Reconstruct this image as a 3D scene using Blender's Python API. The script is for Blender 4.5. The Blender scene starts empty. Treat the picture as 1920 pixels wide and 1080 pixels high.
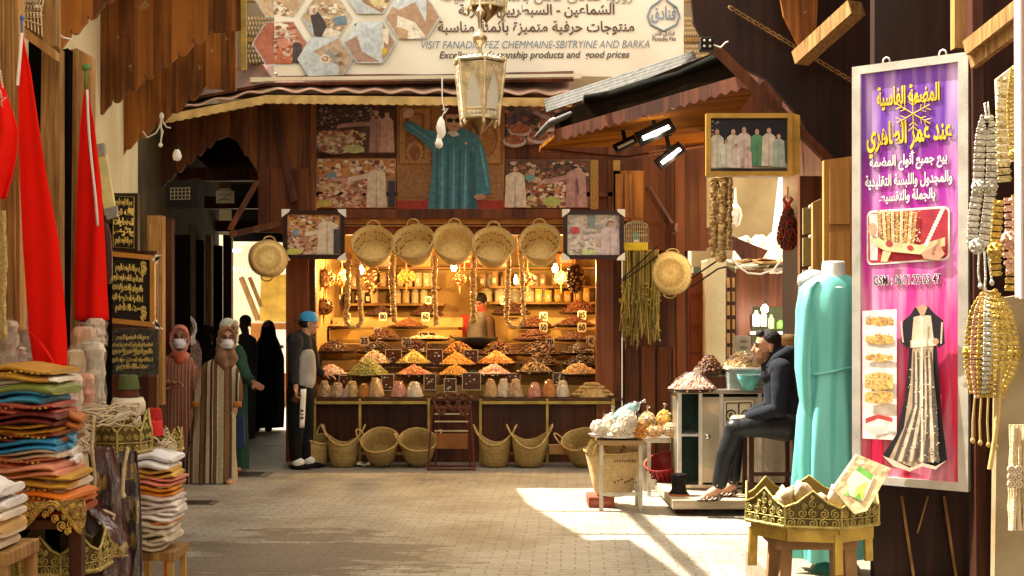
import bpy, bmesh, math, random, unicodedata
from mathutils import Vector, Matrix, Euler
R = math.radians
SC = bpy.context.scene
COL = SC.collection
# ---------------------------------------------------------------- camera, light, exposure
F, HZ, CZ = 2400.0, 600.0, 1.6
cd = bpy.data.cameras.new('camera'); cam = bpy.data.objects.new('camera', cd); COL.objects.link(cam)
cam.location = (0, 0, CZ); cam.rotation_euler = (R(90), 0, 0)
cd.sensor_width = 36; cd.lens = 45; cd.shift_y = 60/1920; cd.clip_end = 400; cd.clip_start = 0.05
SC.camera = cam
SC.view_settings.view_transform = 'Standard'; SC.view_settings.look = 'None'
SC.view_settings.exposure = 2.5; SC.view_settings.gamma = 1
LDIR = Vector((0.56, -0.26, -0.91)).normalized()          # the way the sunlight travels
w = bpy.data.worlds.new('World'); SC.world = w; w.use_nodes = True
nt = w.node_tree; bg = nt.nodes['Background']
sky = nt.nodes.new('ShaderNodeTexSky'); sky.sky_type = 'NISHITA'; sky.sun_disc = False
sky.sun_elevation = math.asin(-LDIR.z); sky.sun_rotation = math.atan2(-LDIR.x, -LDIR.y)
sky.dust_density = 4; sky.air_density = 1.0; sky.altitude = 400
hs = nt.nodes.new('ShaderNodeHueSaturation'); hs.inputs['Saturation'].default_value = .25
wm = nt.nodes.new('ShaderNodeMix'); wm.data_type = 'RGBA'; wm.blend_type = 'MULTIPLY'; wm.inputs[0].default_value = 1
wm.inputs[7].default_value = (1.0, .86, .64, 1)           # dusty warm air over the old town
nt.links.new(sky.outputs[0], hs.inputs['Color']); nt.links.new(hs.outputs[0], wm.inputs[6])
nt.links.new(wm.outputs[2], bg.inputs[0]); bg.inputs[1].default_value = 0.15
sl = bpy.data.lights.new('sun', 'SUN'); sun = bpy.data.objects.new('sun', sl); COL.objects.link(sun)
sl.energy = 3.2; sl.angle = R(.5); sl.color = (1, .93, .80)
sun.rotation_euler = LDIR.to_track_quat('-Z', 'Y').to_euler(); sun.location = (-8, 10, 14)
try:
    SC.cycles.max_bounces = 6; SC.cycles.transparent_max_bounces = 12; SC.cycles.sample_clamp_indirect = 6
    SC.cycles.use_denoising = True
except Exception: pass

def P(px, py, d): return Vector(((px-960)*d/F, d, CZ+(HZ-py)*d/F))   # a spot seen at (px, py), d metres down the street
def L2(d): return d/F
rnd = random.Random(7)
U = rnd.uniform

# ---------------------------------------------------------------- materials
MATS = {}
def nodes_of(name):
    m = bpy.data.materials.new(name); m.use_nodes = True
    n = m.node_tree; return m, n, n.nodes, n.links, n.nodes['Principled BSDF']
def M(name, col, rough=.7, metal=0, var=.25, vs=6, bump=.15, bs=40, col2=None, stretch=(1,1,1), spec=.22, emit=0, alpha=1, trans=0, sheen=0, det=5, coat=0):
    if name in MATS: return MATS[name]
    m, n, N, Lk, b = nodes_of(name)
    tc = N.new('ShaderNodeTexCoord'); mp = N.new('ShaderNodeMapping'); mp.inputs['Scale'].default_value = stretch
    Lk.new(tc.outputs['Object'], mp.inputs[0])
    nz = N.new('ShaderNodeTexNoise'); nz.inputs['Scale'].default_value = vs; nz.inputs['Detail'].default_value = det
    Lk.new(mp.outputs[0], nz.inputs['Vector'])
    rp = N.new('ShaderNodeValToRGB'); rp.color_ramp.elements[0].position = .3; rp.color_ramp.elements[1].position = .7
    c2 = col2 if col2 else tuple(min(1, c*(1+var)) for c in col)
    c1 = col if col2 else tuple(c*(1-var) for c in col)
    rp.color_ramp.elements[0].color = (*c1, 1); rp.color_ramp.elements[1].color = (*c2, 1)
    Lk.new(nz.outputs[0], rp.inputs[0]); Lk.new(rp.outputs[0], b.inputs['Base Color'])
    b.inputs['Roughness'].default_value = rough; b.inputs['Metallic'].default_value = metal
    b.inputs['Specular IOR Level'].default_value = spec
    if bump:
        n2 = N.new('ShaderNodeTexNoise'); n2.inputs['Scale'].default_value = bs; n2.inputs['Detail'].default_value = 3
        Lk.new(mp.outputs[0], n2.inputs['Vector'])
        bp = N.new('ShaderNodeBump'); bp.inputs['Strength'].default_value = bump; bp.inputs['Distance'].default_value = .02
        Lk.new(n2.outputs[0], bp.inputs['Height']); Lk.new(bp.outputs[0], b.inputs['Normal'])
    if emit:
        b.inputs['Emission Color'].default_value = (*col, 1); b.inputs['Emission Strength'].default_value = emit
    if alpha < 1: b.inputs['Alpha'].default_value = alpha
    if trans: b.inputs['Transmission Weight'].default_value = trans
    if sheen: b.inputs['Sheen Weight'].default_value = sheen
    if coat: b.inputs['Coat Weight'].default_value = coat
    MATS[name] = m; return m
def film(name, f0, rough, bs, st):
    """thin clear plastic: see-through with crinkled highlights"""
    m, n, N, Lk, b = nodes_of(name); N.remove(b); tr = N.new('ShaderNodeBsdfTransparent'); gl = N.new('ShaderNodeBsdfGlossy'); gl.inputs['Roughness'].default_value = rough; lw = N.new('ShaderNodeLayerWeight'); lw.inputs[0].default_value = .35
    nz = N.new('ShaderNodeTexNoise'); nz.inputs['Scale'].default_value = bs; nz.inputs['Detail'].default_value = 4; bp = N.new('ShaderNodeBump'); bp.inputs['Strength'].default_value = st; bp.inputs['Distance'].default_value = .03; Lk.new(nz.outputs[0], bp.inputs['Height'])
    for q in (gl, lw): Lk.new(bp.outputs[0], q.inputs['Normal'])
    f = math_node(N, Lk, 'MULTIPLY_ADD', lw.outputs['Fresnel'], .45); f.node.inputs[2].default_value = f0; mx = N.new('ShaderNodeMixShader'); Lk.new(f, mx.inputs[0]); Lk.new(tr.outputs[0], mx.inputs[1]); Lk.new(gl.outputs[0], mx.inputs[2]); Lk.new(mx.outputs[0], N['Material Output'].inputs[0]); MATS[name] = m; return m
def math_node(N, Lk, op, a, bval=None):
    x = N.new('ShaderNodeMath'); x.operation = op
    Lk.new(a, x.inputs[0])
    if bval is not None:
        if isinstance(bval, (int, float)): x.inputs[1].default_value = bval
        else: Lk.new(bval, x.inputs[1])
    return x.outputs[0]
def wood(name, c1, c2, axis='X', pw=.12, grain='Z', rough=.55, gap=.035, wear=None, spec=.25):
    """boards side by side along axis, grain along grain (object coordinates)"""
    if name in MATS: return MATS[name]
    m, n, N, Lk, b = nodes_of(name)
    tc = N.new('ShaderNodeTexCoord'); sp = N.new('ShaderNodeSeparateXYZ'); Lk.new(tc.outputs['Object'], sp.inputs[0])
    mp = N.new('ShaderNodeMapping'); s = {'X': 22, 'Y': 22, 'Z': 22}; s[grain] = 1.1
    mp.inputs['Scale'].default_value = (s['X'], s['Y'], s['Z']); Lk.new(tc.outputs['Object'], mp.inputs[0])
    q = math_node(N, Lk, 'DIVIDE', sp.outputs[axis], pw)
    fl = math_node(N, Lk, 'FLOOR', q); fr = math_node(N, Lk, 'FRACT', q)
    wn = N.new('ShaderNodeTexWhiteNoise'); wn.noise_dimensions = '1D'; Lk.new(fl, wn.inputs['W'])
    ad = N.new('ShaderNodeVectorMath'); ad.operation = 'ADD'; Lk.new(mp.outputs[0], ad.inputs[0])
    sc = N.new('ShaderNodeVectorMath'); sc.operation = 'SCALE'; Lk.new(wn.outputs['Color'], sc.inputs[0]); sc.inputs['Scale'].default_value = 30
    Lk.new(sc.outputs[0], ad.inputs[1])
    nz = N.new('ShaderNodeTexNoise'); nz.inputs['Scale'].default_value = 1; nz.inputs['Detail'].default_value = 7; nz.inputs['Distortion'].default_value = .6
    Lk.new(ad.outputs[0], nz.inputs['Vector'])
    mixv = math_node(N, Lk, 'MULTIPLY_ADD', wn.outputs['Value'], .45); 
    mixv.node.inputs[2].default_value = -.22
    tot = math_node(N, Lk, 'ADD', nz.outputs[0], mixv)
    n3 = N.new('ShaderNodeTexNoise'); n3.inputs['Scale'].default_value = 2.3; n3.inputs['Detail'].default_value = 4
    Lk.new(tc.outputs['Object'], n3.inputs['Vector'])
    st = math_node(N, Lk, 'MULTIPLY_ADD', n3.outputs[0], .5); st.node.inputs[2].default_value = -.25
    tot = math_node(N, Lk, 'ADD', tot, st)
    rp = N.new('ShaderNodeValToRGB'); e = rp.color_ramp.elements
    e[0].position = .25; e[1].position = .75; e[0].color = (*c1, 1); e[1].color = (*c2, 1)
    Lk.new(tot, rp.inputs[0])
    out = rp.outputs[0]
    if wear:
        n4 = N.new('ShaderNodeTexNoise'); n4.inputs['Scale'].default_value = 9; n4.inputs['Detail'].default_value = 8; n4.inputs['Roughness'].default_value = .7
        Lk.new(tc.outputs['Object'], n4.inputs['Vector'])
        r4 = N.new('ShaderNodeValToRGB'); r4.color_ramp.elements[0].position = .64; r4.color_ramp.elements[1].position = .70
        Lk.new(n4.outputs[0], r4.inputs[0])
        mx = N.new('ShaderNodeMix'); mx.data_type = 'RGBA'; Lk.new(r4.outputs[0], mx.inputs[0]); Lk.new(out, mx.inputs[6]); mx.inputs[7].default_value = (*wear, 1)
        out = mx.outputs[2]
    Lk.new(out, b.inputs['Base Color']); b.inputs['Roughness'].default_value = rough; b.inputs['Specular IOR Level'].default_value = spec
    g = math_node(N, Lk, 'GREATER_THAN', fr, gap)
    hh = math_node(N, Lk, 'MULTIPLY_ADD', nz.outputs[0], .25); Lk.new(g, hh.node.inputs[2])
    bp = N.new('ShaderNodeBump'); bp.inputs['Strength'].default_value = .7; bp.inputs['Distance'].default_value = .008
    Lk.new(hh, bp.inputs['Height']); Lk.new(bp.outputs[0], b.inputs['Normal'])
    MATS[name] = m; return m
def stripes(name, cols, axis='X', width=.1, rough=.85, noise=.02, sat=None):
    """woven stripes; cols = [(share, colour), ...] repeating every width metres"""
    if name in MATS: return MATS[name]
    m, n, N, Lk, b = nodes_of(name)
    tc = N.new('ShaderNodeTexCoord'); sp = N.new('ShaderNodeSeparateXYZ'); Lk.new(tc.outputs['Object'], sp.inputs[0])
    nz = N.new('ShaderNodeTexNoise'); nz.inputs['Scale'].default_value = 3; Lk.new(tc.outputs['Object'], nz.inputs[0])
    o = math_node(N, Lk, 'MULTIPLY_ADD', nz.outputs[0], noise); Lk.new(sp.outputs[axis], o.node.inputs[2])
    q = math_node(N, Lk, 'DIVIDE', o, width); fr = math_node(N, Lk, 'FRACT', q)
    rp = N.new('ShaderNodeValToRGB'); rp.color_ramp.interpolation = 'CONSTANT'
    e = rp.color_ramp.elements; pos = 0
    for i, (s, c) in enumerate(cols):
        el = e[i] if i < 2 else e.new(pos)
        el.position = pos; el.color = (*c, 1); pos += s
    Lk.new(fr, rp.inputs[0])
    n2 = N.new('ShaderNodeTexNoise'); n2.inputs['Scale'].default_value = 55; n2.inputs['Detail'].default_value = 3; Lk.new(tc.outputs['Object'], n2.inputs[0])
    mx = N.new('ShaderNodeMix'); mx.data_type = 'RGBA'; mx.blend_type = 'OVERLAY'; mx.inputs[0].default_value = .55
    Lk.new(rp.outputs[0], mx.inputs[6]); Lk.new(n2.outputs[0], mx.inputs[7])
    Lk.new(mx.outputs[2], b.inputs['Base Color']); b.inputs['Roughness'].default_value = rough; b.inputs['Specular IOR Level'].default_value = .2
    MATS[name] = m; return m
def straw(name, c1, c2, scale=60):
    """coiled palm-leaf weave: rings along the axis of the basket"""
    if name in MATS: return MATS[name]
    m, n, N, Lk, b = nodes_of(name)
    tc = N.new('ShaderNodeTexCoord')
    wv = N.new('ShaderNodeTexWave'); wv.wave_type = 'BANDS'; wv.bands_direction = 'Z'; wv.inputs['Scale'].default_value = scale/3
    wv.inputs['Distortion'].default_value = 1.5; wv.inputs['Detail'].default_value = 2; wv.inputs['Detail Scale'].default_value = 3
    Lk.new(tc.outputs['Object'], wv.inputs[0])
    nz = N.new('ShaderNodeTexNoise'); nz.inputs['Scale'].default_value = 30; nz.inputs['Detail'].default_value = 6; Lk.new(tc.outputs['Object'], nz.inputs[0])
    a = math_node(N, Lk, 'MULTIPLY', wv.outputs['Fac'], .45); a2 = math_node(N, Lk, 'MULTIPLY', nz.outputs[0], .8); t = math_node(N, Lk, 'ADD', a, a2)
    rp = N.new('ShaderNodeValToRGB'); rp.color_ramp.elements[0].position = .25; rp.color_ramp.elements[1].position = .9
    rp.color_ramp.elements[0].color = (*c1, 1); rp.color_ramp.elements[1].color = (*c2, 1)
    Lk.new(t, rp.inputs[0]); Lk.new(rp.outputs[0], b.inputs['Base Color']); b.inputs['Roughness'].default_value = .75
    bp = N.new('ShaderNodeBump'); bp.inputs['Strength'].default_value = .6; bp.inputs['Distance'].default_value = .01
    Lk.new(t, bp.inputs['Height']); Lk.new(bp.outputs[0], b.inputs['Normal'])
    MATS[name] = m; return m
def paving():
    m, n, N, Lk, b = nodes_of('paving_bricks')
    tc = N.new('ShaderNodeTexCoord')
    mp = N.new('ShaderNodeMapping'); Lk.new(tc.outputs['Object'], mp.inputs[0]); mp.inputs['Rotation'].default_value = (0, 0, R(3))
    br = N.new('ShaderNodeTexBrick'); br.inputs['Scale'].default_value = 1; br.inputs['Brick Width'].default_value = .19; br.inputs['Row Height'].default_value = .085
    br.inputs['Mortar Size'].default_value = .007; br.inputs['Mortar Smooth'].default_value = .6
    br.inputs['Color1'].default_value = (.36, .33, .275, 1); br.inputs['Color2'].default_value = (.30, .275, .225, 1); br.inputs['Mortar'].default_value = (.21, .185, .15, 1)
    nw = N.new('ShaderNodeTexNoise'); nw.inputs['Scale'].default_value = 1.2; Lk.new(mp.outputs[0], nw.inputs[0])
    vm = N.new('ShaderNodeVectorMath'); vm.operation = 'MULTIPLY_ADD'; Lk.new(nw.outputs['Color'], vm.inputs[0]); vm.inputs[1].default_value = (.05, .05, 0); Lk.new(mp.outputs[0], vm.inputs[2])
    Lk.new(vm.outputs[0], br.inputs['Vector'])
    nz = N.new('ShaderNodeTexNoise'); nz.inputs['Scale'].default_value = .9; nz.inputs['Detail'].default_value = 8; nz.inputs['Roughness'].default_value = .65; Lk.new(tc.outputs['Object'], nz.inputs[0])
    rp = N.new('ShaderNodeValToRGB'); rp.color_ramp.elements[0].position = .34; rp.color_ramp.elements[1].position = .56
    rp.color_ramp.elements[0].color = (.62, .55, .47, 1); rp.color_ramp.elements[1].color = (1, 1, 1, 1)
    Lk.new(nz.outputs[0], rp.inputs[0])
    mx = N.new('ShaderNodeMix'); mx.data_type = 'RGBA'; mx.blend_type = 'MULTIPLY'; mx.inputs[0].default_value = 1
    Lk.new(br.outputs['Color'], mx.inputs[6]); Lk.new(rp.outputs[0], mx.inputs[7])
    n2 = N.new('ShaderNodeTexNoise'); n2.inputs['Scale'].default_value = 26; n2.inputs['Detail'].default_value = 6; Lk.new(tc.outputs['Object'], n2.inputs[0])
    m2 = N.new('ShaderNodeMix'); m2.data_type = 'RGBA'; m2.blend_type = 'OVERLAY'; m2.inputs[0].default_value = .35
    Lk.new(mx.outputs[2], m2.inputs[6]); Lk.new(n2.outputs[0], m2.inputs[7])
    # wet grime stain, a real stain with its own shape on the left of the street
    sp = N.new('ShaderNodeSeparateXYZ'); Lk.new(tc.outputs['Object'], sp.inputs[0])
    dx = math_node(N, Lk, 'ADD', sp.outputs['X'], 1.55); dx = math_node(N, Lk, 'DIVIDE', dx, 1.5); dx = math_node(N, Lk, 'POWER', math_node(N, Lk, 'ABSOLUTE', dx), 2)
    dy = math_node(N, Lk, 'ADD', sp.outputs['Y'], -8.6); dy = math_node(N, Lk, 'DIVIDE', dy, 1.5); dy = math_node(N, Lk, 'POWER', math_node(N, Lk, 'ABSOLUTE', dy), 2)
    rr = math_node(N, Lk, 'ADD', dx, dy)
    n3 = N.new('ShaderNodeTexNoise'); n3.inputs['Scale'].default_value = 1.6; n3.inputs['Detail'].default_value = 9; n3.inputs['Roughness'].default_value = .7
    mp3 = N.new('ShaderNodeMapping'); mp3.inputs['Scale'].default_value = (1, 2.6, 1); Lk.new(tc.outputs['Object'], mp3.inputs[0]); Lk.new(mp3.outputs[0], n3.inputs[0])
    q = math_node(N, Lk, 'MULTIPLY_ADD', n3.outputs[0], 4.0); Lk.new(math_node(N, Lk, 'MULTIPLY', rr, -1), q.node.inputs[2])
    r3 = N.new('ShaderNodeValToRGB'); r3.color_ramp.elements[0].position = .9; r3.color_ramp.elements[1].position = 1.0
    q2 = math_node(N, Lk, 'MULTIPLY', q, .62)
    Lk.new(q2, r3.inputs[0])
    r3.color_ramp.elements[0].color = (0, 0, 0, 1); r3.color_ramp.elements[1].color = (.72, .72, .72, 1)
    m3 = N.new('ShaderNodeMix'); m3.data_type = 'RGBA'; Lk.new(r3.outputs[0], m3.inputs[0]); Lk.new(m2.outputs[2], m3.inputs[6]); m3.inputs[7].default_value = (.085, .06, .042, 1)
    Lk.new(m3.outputs[2], b.inputs['Base Color']); b.inputs['Roughness'].default_value = .62
    bp = N.new('ShaderNodeBump'); bp.inputs['Strength'].default_value = .5; bp.inputs['Distance'].default_value = .012
    h = math_node(N, Lk, 'MULTIPLY', br.outputs['Fac'], -1); h = math_node(N, Lk, 'MULTIPLY_ADD', n2.outputs[0], .5); Lk.new(math_node(N, Lk, 'MULTIPLY', br.outputs['Fac'], -1), h.node.inputs[2])
    Lk.new(h, bp.inputs['Height']); Lk.new(bp.outputs[0], b.inputs['Normal'])
    return m

# ---------------------------------------------------------------- mesh builder and scene helpers
def frame_to(d):
    d = d.normalized(); up = Vector((0, 0, 1)) if abs(d.z) < .95 else Vector((0, 1, 0))
    x = d.cross(up).normalized(); y = x.cross(d).normalized(); return x, y, d
class MB:
    def __init__(s): s.v = []; s.f = []; s.m = []; s.s = []; s.T = None
    def add(s, vs, fs, m=0, sm=False):
        o = len(s.v)
        if s.T is not None: vs = [s.T @ Vector(v) for v in vs]
        s.v += [tuple(v) for v in vs]; s.f += [tuple(i+o for i in f) for f in fs]
        s.m += [m]*len(fs); s.s += [sm]*len(fs); return s
    def box(s, x0, x1, y0, y1, z0, z1, m=0):
        return s.add([(x0,y0,z0),(x1,y0,z0),(x1,y1,z0),(x0,y1,z0),(x0,y0,z1),(x1,y0,z1),(x1,y1,z1),(x0,y1,z1)],
                     [(3,2,1,0),(4,5,6,7),(0,1,5,4),(1,2,6,5),(2,3,7,6),(3,0,4,7)], m)
    def cbox(s, c, sz, m=0, rot=None):
        hx, hy, hz = sz[0]/2, sz[1]/2, sz[2]/2; c = Vector(c)
        vs = [Vector(p) for p in [(-hx,-hy,-hz),(hx,-hy,-hz),(hx,hy,-hz),(-hx,hy,-hz),(-hx,-hy,hz),(hx,-hy,hz),(hx,hy,hz),(-hx,hy,hz)]]
        if rot is not None:
            rm = rot if isinstance(rot, Matrix) else Euler(rot).to_matrix()
            vs = [rm @ v for v in vs]
        return s.add([v+c for v in vs], [(3,2,1,0),(4,5,6,7),(0,1,5,4),(1,2,6,5),(2,3,7,6),(3,0,4,7)], m)
    def beam(s, a, b, w, h, m=0):
        a, b = Vector(a), Vector(b); x, y, d = frame_to(b-a)
        o = [x*w/2*i+y*h/2*j for i, j in ((-1,-1),(1,-1),(1,1),(-1,1))]
        return s.add([a+q for q in o]+[b+q for q in o], [(3,2,1,0),(4,5,6,7),(0,1,5,4),(1,2,6,5),(2,3,7,6),(3,0,4,7)], m)
    def tube(s, pts, r, n=8, m=0, closed=False, sq=(1,1), sm=True):
        pts = [Vector(p) for p in pts]; k = len(pts)
        rs = r if isinstance(r, (list, tuple)) else [r]*k
        vs = []; px = None
        for i, p in enumerate(pts):
            if closed: t = pts[(i+1) % k]-pts[i-1]
            else: t = pts[min(i+1, k-1)]-pts[max(i-1, 0)]
            if t.length < 1e-9: t = Vector((0,0,1))
            t.normalize()
            if px is None: px, py, _ = frame_to(t)
            else:
                px = px-t*px.dot(t)
                px = px.normalized() if px.length > 1e-6 else frame_to(t)[0]
                py = px.cross(t)
            rr = rs[i]
            for j in range(n):
                a = 2*math.pi*j/n; vs.append(p+px*math.cos(a)*rr*sq[0]+py*math.sin(a)*rr*sq[1])
        fs = []
        for i in range(k if closed else k-1):
            a, b = i*n, ((i+1) % k)*n
            for j in range(n): fs.append((a+j, a+(j+1) % n, b+(j+1) % n, b+j))
        s.add(vs, fs, m, sm)
        if not closed: s.add(vs[:n], [tuple(range(n))[::-1]], m); s.add(vs[-n:], [tuple(range(n))], m)
        return s
    def lathe(s, prof, n=20, m=0, c=(0,0,0), sx=1, sy=1, cap0=True, cap1=True, sm=True, wob=None):
        vs = []; c = Vector(c)
        for i, (r, z) in enumerate(prof):
            for j in range(n):
                a = 2*math.pi*j/n; q = r*(1+(wob(a, i) if wob else 0))
                vs.append(c+Vector((q*math.cos(a)*sx, q*math.sin(a)*sy, z)))
        fs = [(i*n+j, i*n+(j+1) % n, (i+1)*n+(j+1) % n, (i+1)*n+j) for i in range(len(prof)-1) for j in range(n)]
        s.add(vs, fs, m, sm)
        if cap0 and prof[0][0] > 1e-6: s.add(vs[:n], [tuple(range(n))[::-1]], m)
        if cap1 and prof[-1][0] > 1e-6: s.add(vs[-n:], [tuple(range(n))], m)
        return s
    def ball(s, c, r, n=10, m=0, rot=None, lump=0, seed=0, sm=True):
        if not isinstance(r, (list, tuple)): r = (r, r, r)
        c = Vector(c); k = max(4, n//2+1); vs = []; rg = random.Random(seed)
        rm = Euler(rot).to_matrix() if rot is not None else None
        for i in range(k+1):
            ph = math.pi*i/k
            for j in range(n):
                a = 2*math.pi*j/n; q = 1+(rg.uniform(-lump, lump) if lump and 0 < i < k else 0)
                v = Vector((r[0]*math.sin(ph)*math.cos(a)*q, r[1]*math.sin(ph)*math.sin(a)*q, r[2]*math.cos(ph)*q))
                if rm: v = rm @ v
                vs.append(c+v)
        fs = [(i*n+j, (i+1)*n+j, (i+1)*n+(j+1) % n, i*n+(j+1) % n) for i in range(k) for j in range(n)]
        return s.add(vs, fs, m, sm)
    def lump(s, c, r, rot, m=0):
        """small 8-sided nut-like lump (octahedron bevelled cheaply)"""
        rm = Euler(rot).to_matrix(); c = Vector(c); vs = []
        for (z, q) in ((-1, .0), (-.55, .8), (.35, .95), (1, 0.0)):
            if q == 0: vs.append(c+rm @ Vector((0, 0, z*r[2])))
            else:
                for j in range(5):
                    a = j*2*math.pi/5+z; vs.append(c+rm @ Vector((r[0]*q*math.cos(a), r[1]*q*math.sin(a), z*r[2])))
        fs = [(0, 1+(j+1) % 5, 1+j) for j in range(5)]+[(1+j, 1+(j+1) % 5, 6+(j+1) % 5, 6+j) for j in range(5)]+[(6+j, 6+(j+1) % 5, 11) for j in range(5)]
        return s.add(vs, fs, m, True)
    def prism(s, poly, fn, t, m=0, mside=None):
        """poly: 2-D outline; fn(u,v,w) -> point; w from 0 to t"""
        k = len(poly)
        a = [fn(u, v, 0) for u, v in poly]; b = [fn(u, v, t) for u, v in poly]
        s.add(a+b, [tuple(range(k)), tuple(range(2*k-1, k-1, -1))], m)
        return s.add(a+b, [(i, k+i, k+(i+1) % k, (i+1) % k) for i in range(k)], m if mside is None else mside)
    def loft(s, rings, m=0, caps=True, sm=True):
        n = len(rings[0]); vs = [p for r in rings for p in r]
        s.add(vs, [(i*n+j, i*n+(j+1) % n, (i+1)*n+(j+1) % n, (i+1)*n+j) for i in range(len(rings)-1) for j in range(n)], m, sm)
        if caps: s.add(rings[0], [tuple(range(n))[::-1]], m); s.add(rings[-1], [tuple(range(n))], m)
        return s
    def grid(s, fn, nu, nv, m=0, sm=True, thick=0):
        vs = [fn(i/nu, j/nv) for j in range(nv+1) for i in range(nu+1)]
        fs = [(j*(nu+1)+i, j*(nu+1)+i+1, (j+1)*(nu+1)+i+1, (j+1)*(nu+1)+i) for j in range(nv) for i in range(nu)]
        s.add(vs, fs, m, sm); return s
    def mesh(s, name, mats, off=None):
        me = bpy.data.meshes.new(name)
        vs = s.v if off is None else [(x-off[0], y-off[1], z-off[2]) for x, y, z in s.v]
        me.from_pydata(vs, [], s.f); me.update()
        for mt in (mats if isinstance(mats, (list, tuple)) else [mats]): me.materials.append(mt)
        me.polygons.foreach_set('material_index', s.m); me.polygons.foreach_set('use_smooth', s.s)
        bm = bmesh.new(); bm.from_mesh(me); bmesh.ops.recalc_face_normals(bm, faces=bm.faces[:]); bm.to_mesh(me); bm.free()
        return me
    def build(s, name, mats, parent=None, loc=None, world=False, bevel=0, solid=0):
        """world=True: vertices are in street coordinates and get re-based on the parent (or loc)"""
        off = None
        if world: off = wloc(parent) if parent is not None else (loc if loc is not None else None)
        o = bpy.data.objects.new(name, s.mesh(name, mats, off)); COL.objects.link(o)
        if parent is not None: o.parent = parent
        elif loc is not None: o.location = loc
        if solid:
            md = o.modifiers.new('thickness', 'SOLIDIFY'); md.thickness = solid; md.offset = 0
        if bevel:
            md = o.modifiers.new('bevel', 'BEVEL'); md.width = bevel; md.segments = 2; md.limit_method = 'ANGLE'; md.angle_limit = R(40)
        return o
def wloc(o):
    v = Vector((0, 0, 0))
    while o is not None: v += o.location; o = o.parent
    return v
def tag(o, label=None, cat=None, group=None, kind=None):
    if label: o['label'] = label
    if cat: o['category'] = cat
    if group: o['group'] = group
    if kind: o['kind'] = kind
    return o
def thing(name, label, cat, loc=(0,0,0), rz=0, group=None):
    o = bpy.data.objects.new(name, None); COL.objects.link(o); o.empty_display_size = .1
    o.location = loc; o.rotation_euler = (0, 0, rz); return tag(o, label, cat, group)
def copy_tree(o, parent=None):
    c = o.copy(); COL.objects.link(c)
    if parent is not None: c.parent = parent
    for ch in [x for x in KIDS(o)]: copy_tree(ch, c)
    return c
def KIDS(o): return [x for x in COL.objects if x.parent == o]
def blob(mb, name, mat, parent, voxel=.012, smooth=4, loc=None, world=False):
    """one continuous skin grown over the overlapping volumes of mb"""
    off = wloc(parent) if world else None
    me = mb.mesh(name, [mat], off); o = bpy.data.objects.new(name, me); COL.objects.link(o)
    md = o.modifiers.new('r', 'REMESH'); md.mode = 'VOXEL'; md.voxel_size = voxel; md.use_smooth_shade = True
    if smooth:
        ms = o.modifiers.new('s', 'SMOOTH'); ms.iterations = smooth; ms.factor = .5
    dg = bpy.context.evaluated_depsgraph_get(); dg.update()
    me2 = bpy.data.meshes.new_from_object(o.evaluated_get(dg)); o.modifiers.clear(); o.data = me2; bpy.data.meshes.remove(me)
    me2.name = name; me2.materials.clear(); me2.materials.append(mat)
    me2.polygons.foreach_set('use_smooth', [True]*len(me2.polygons))
    if parent is not None: o.parent = parent
    return o

# ---------------------------------------------------------------- lettering (the font that ships with Blender)
FORMS = {}
for cp in range(0xFE80, 0xFEFD):
    dcm = unicodedata.decomposition(chr(cp)).split()
    if len(dcm) >= 2: FORMS.setdefault(tuple(int(x, 16) for x in dcm[1:]), {})[dcm[0]] = chr(cp)
def arabic(txt):
    out = []
    for word in txt.split(' '):
        cs = []; i = 0
        while i < len(word):
            pr = tuple(ord(c) for c in word[i:i+2])
            if len(pr) == 2 and pr in FORMS: cs.append(pr); i += 2
            else: cs.append((ord(word[i]),)); i += 1
        res = []
        for k, c in enumerate(cs):
            f = FORMS.get(c)
            if not f: res.append(''.join(chr(x) for x in c)); continue
            pj = k > 0 and '<initial>' in FORMS.get(cs[k-1], {})
            nj = k+1 < len(cs) and cs[k+1] in FORMS and '<final>' in FORMS[cs[k+1]] and '<initial>' in f
            key = '<medial>' if pj and nj else '<final>' if pj else '<initial>' if nj else '<isolated>'
            res.append(f.get(key) or f.get('<isolated>') or chr(c[0]))
        out.append(''.join(reversed(res)))
    return ' '.join(reversed(out))
def lettering(txt, size, bold=0, shear=0, width=None, align='CENTER', ar=False):
    cu = bpy.data.curves.new('t', 'FONT'); cu.body = arabic(txt) if ar else txt
    cu.size = size; cu.align_x = align; cu.align_y = 'CENTER'; cu.shear = shear; cu.offset = bold; cu.resolution_u = 4
    o = bpy.data.objects.new('t', cu); COL.objects.link(o)
    dg = bpy.context.evaluated_depsgraph_get(); dg.update()
    me = bpy.data.meshes.new_from_object(o.evaluated_get(dg)); bpy.data.objects.remove(o); bpy.data.curves.remove(cu)
    vs = [v.co.copy() for v in me.vertices]; fs = [tuple(p.vertices) for p in me.polygons]; bpy.data.meshes.remove(me)
    if width and vs:
        x0 = min(v.x for v in vs); x1 = max(v.x for v in vs); k = width/max(x1-x0, 1e-6); cx = (x0+x1)/2 if align == 'CENTER' else 0
        vs = [Vector(((v.x-cx)*k, v.y, 0)) for v in vs]
    return vs, fs
def put_text(mb, m, txt, u, v, size, fn, w=.002, **kw):
    """letters laid on a surface: fn(u, v, w) -> point, (u, v) the middle of the line in metres"""
    vs, fs = lettering(txt, size, **kw)
    mb.add([fn(u+a.x, v+a.y, w) for a in vs], fs, m)
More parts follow.
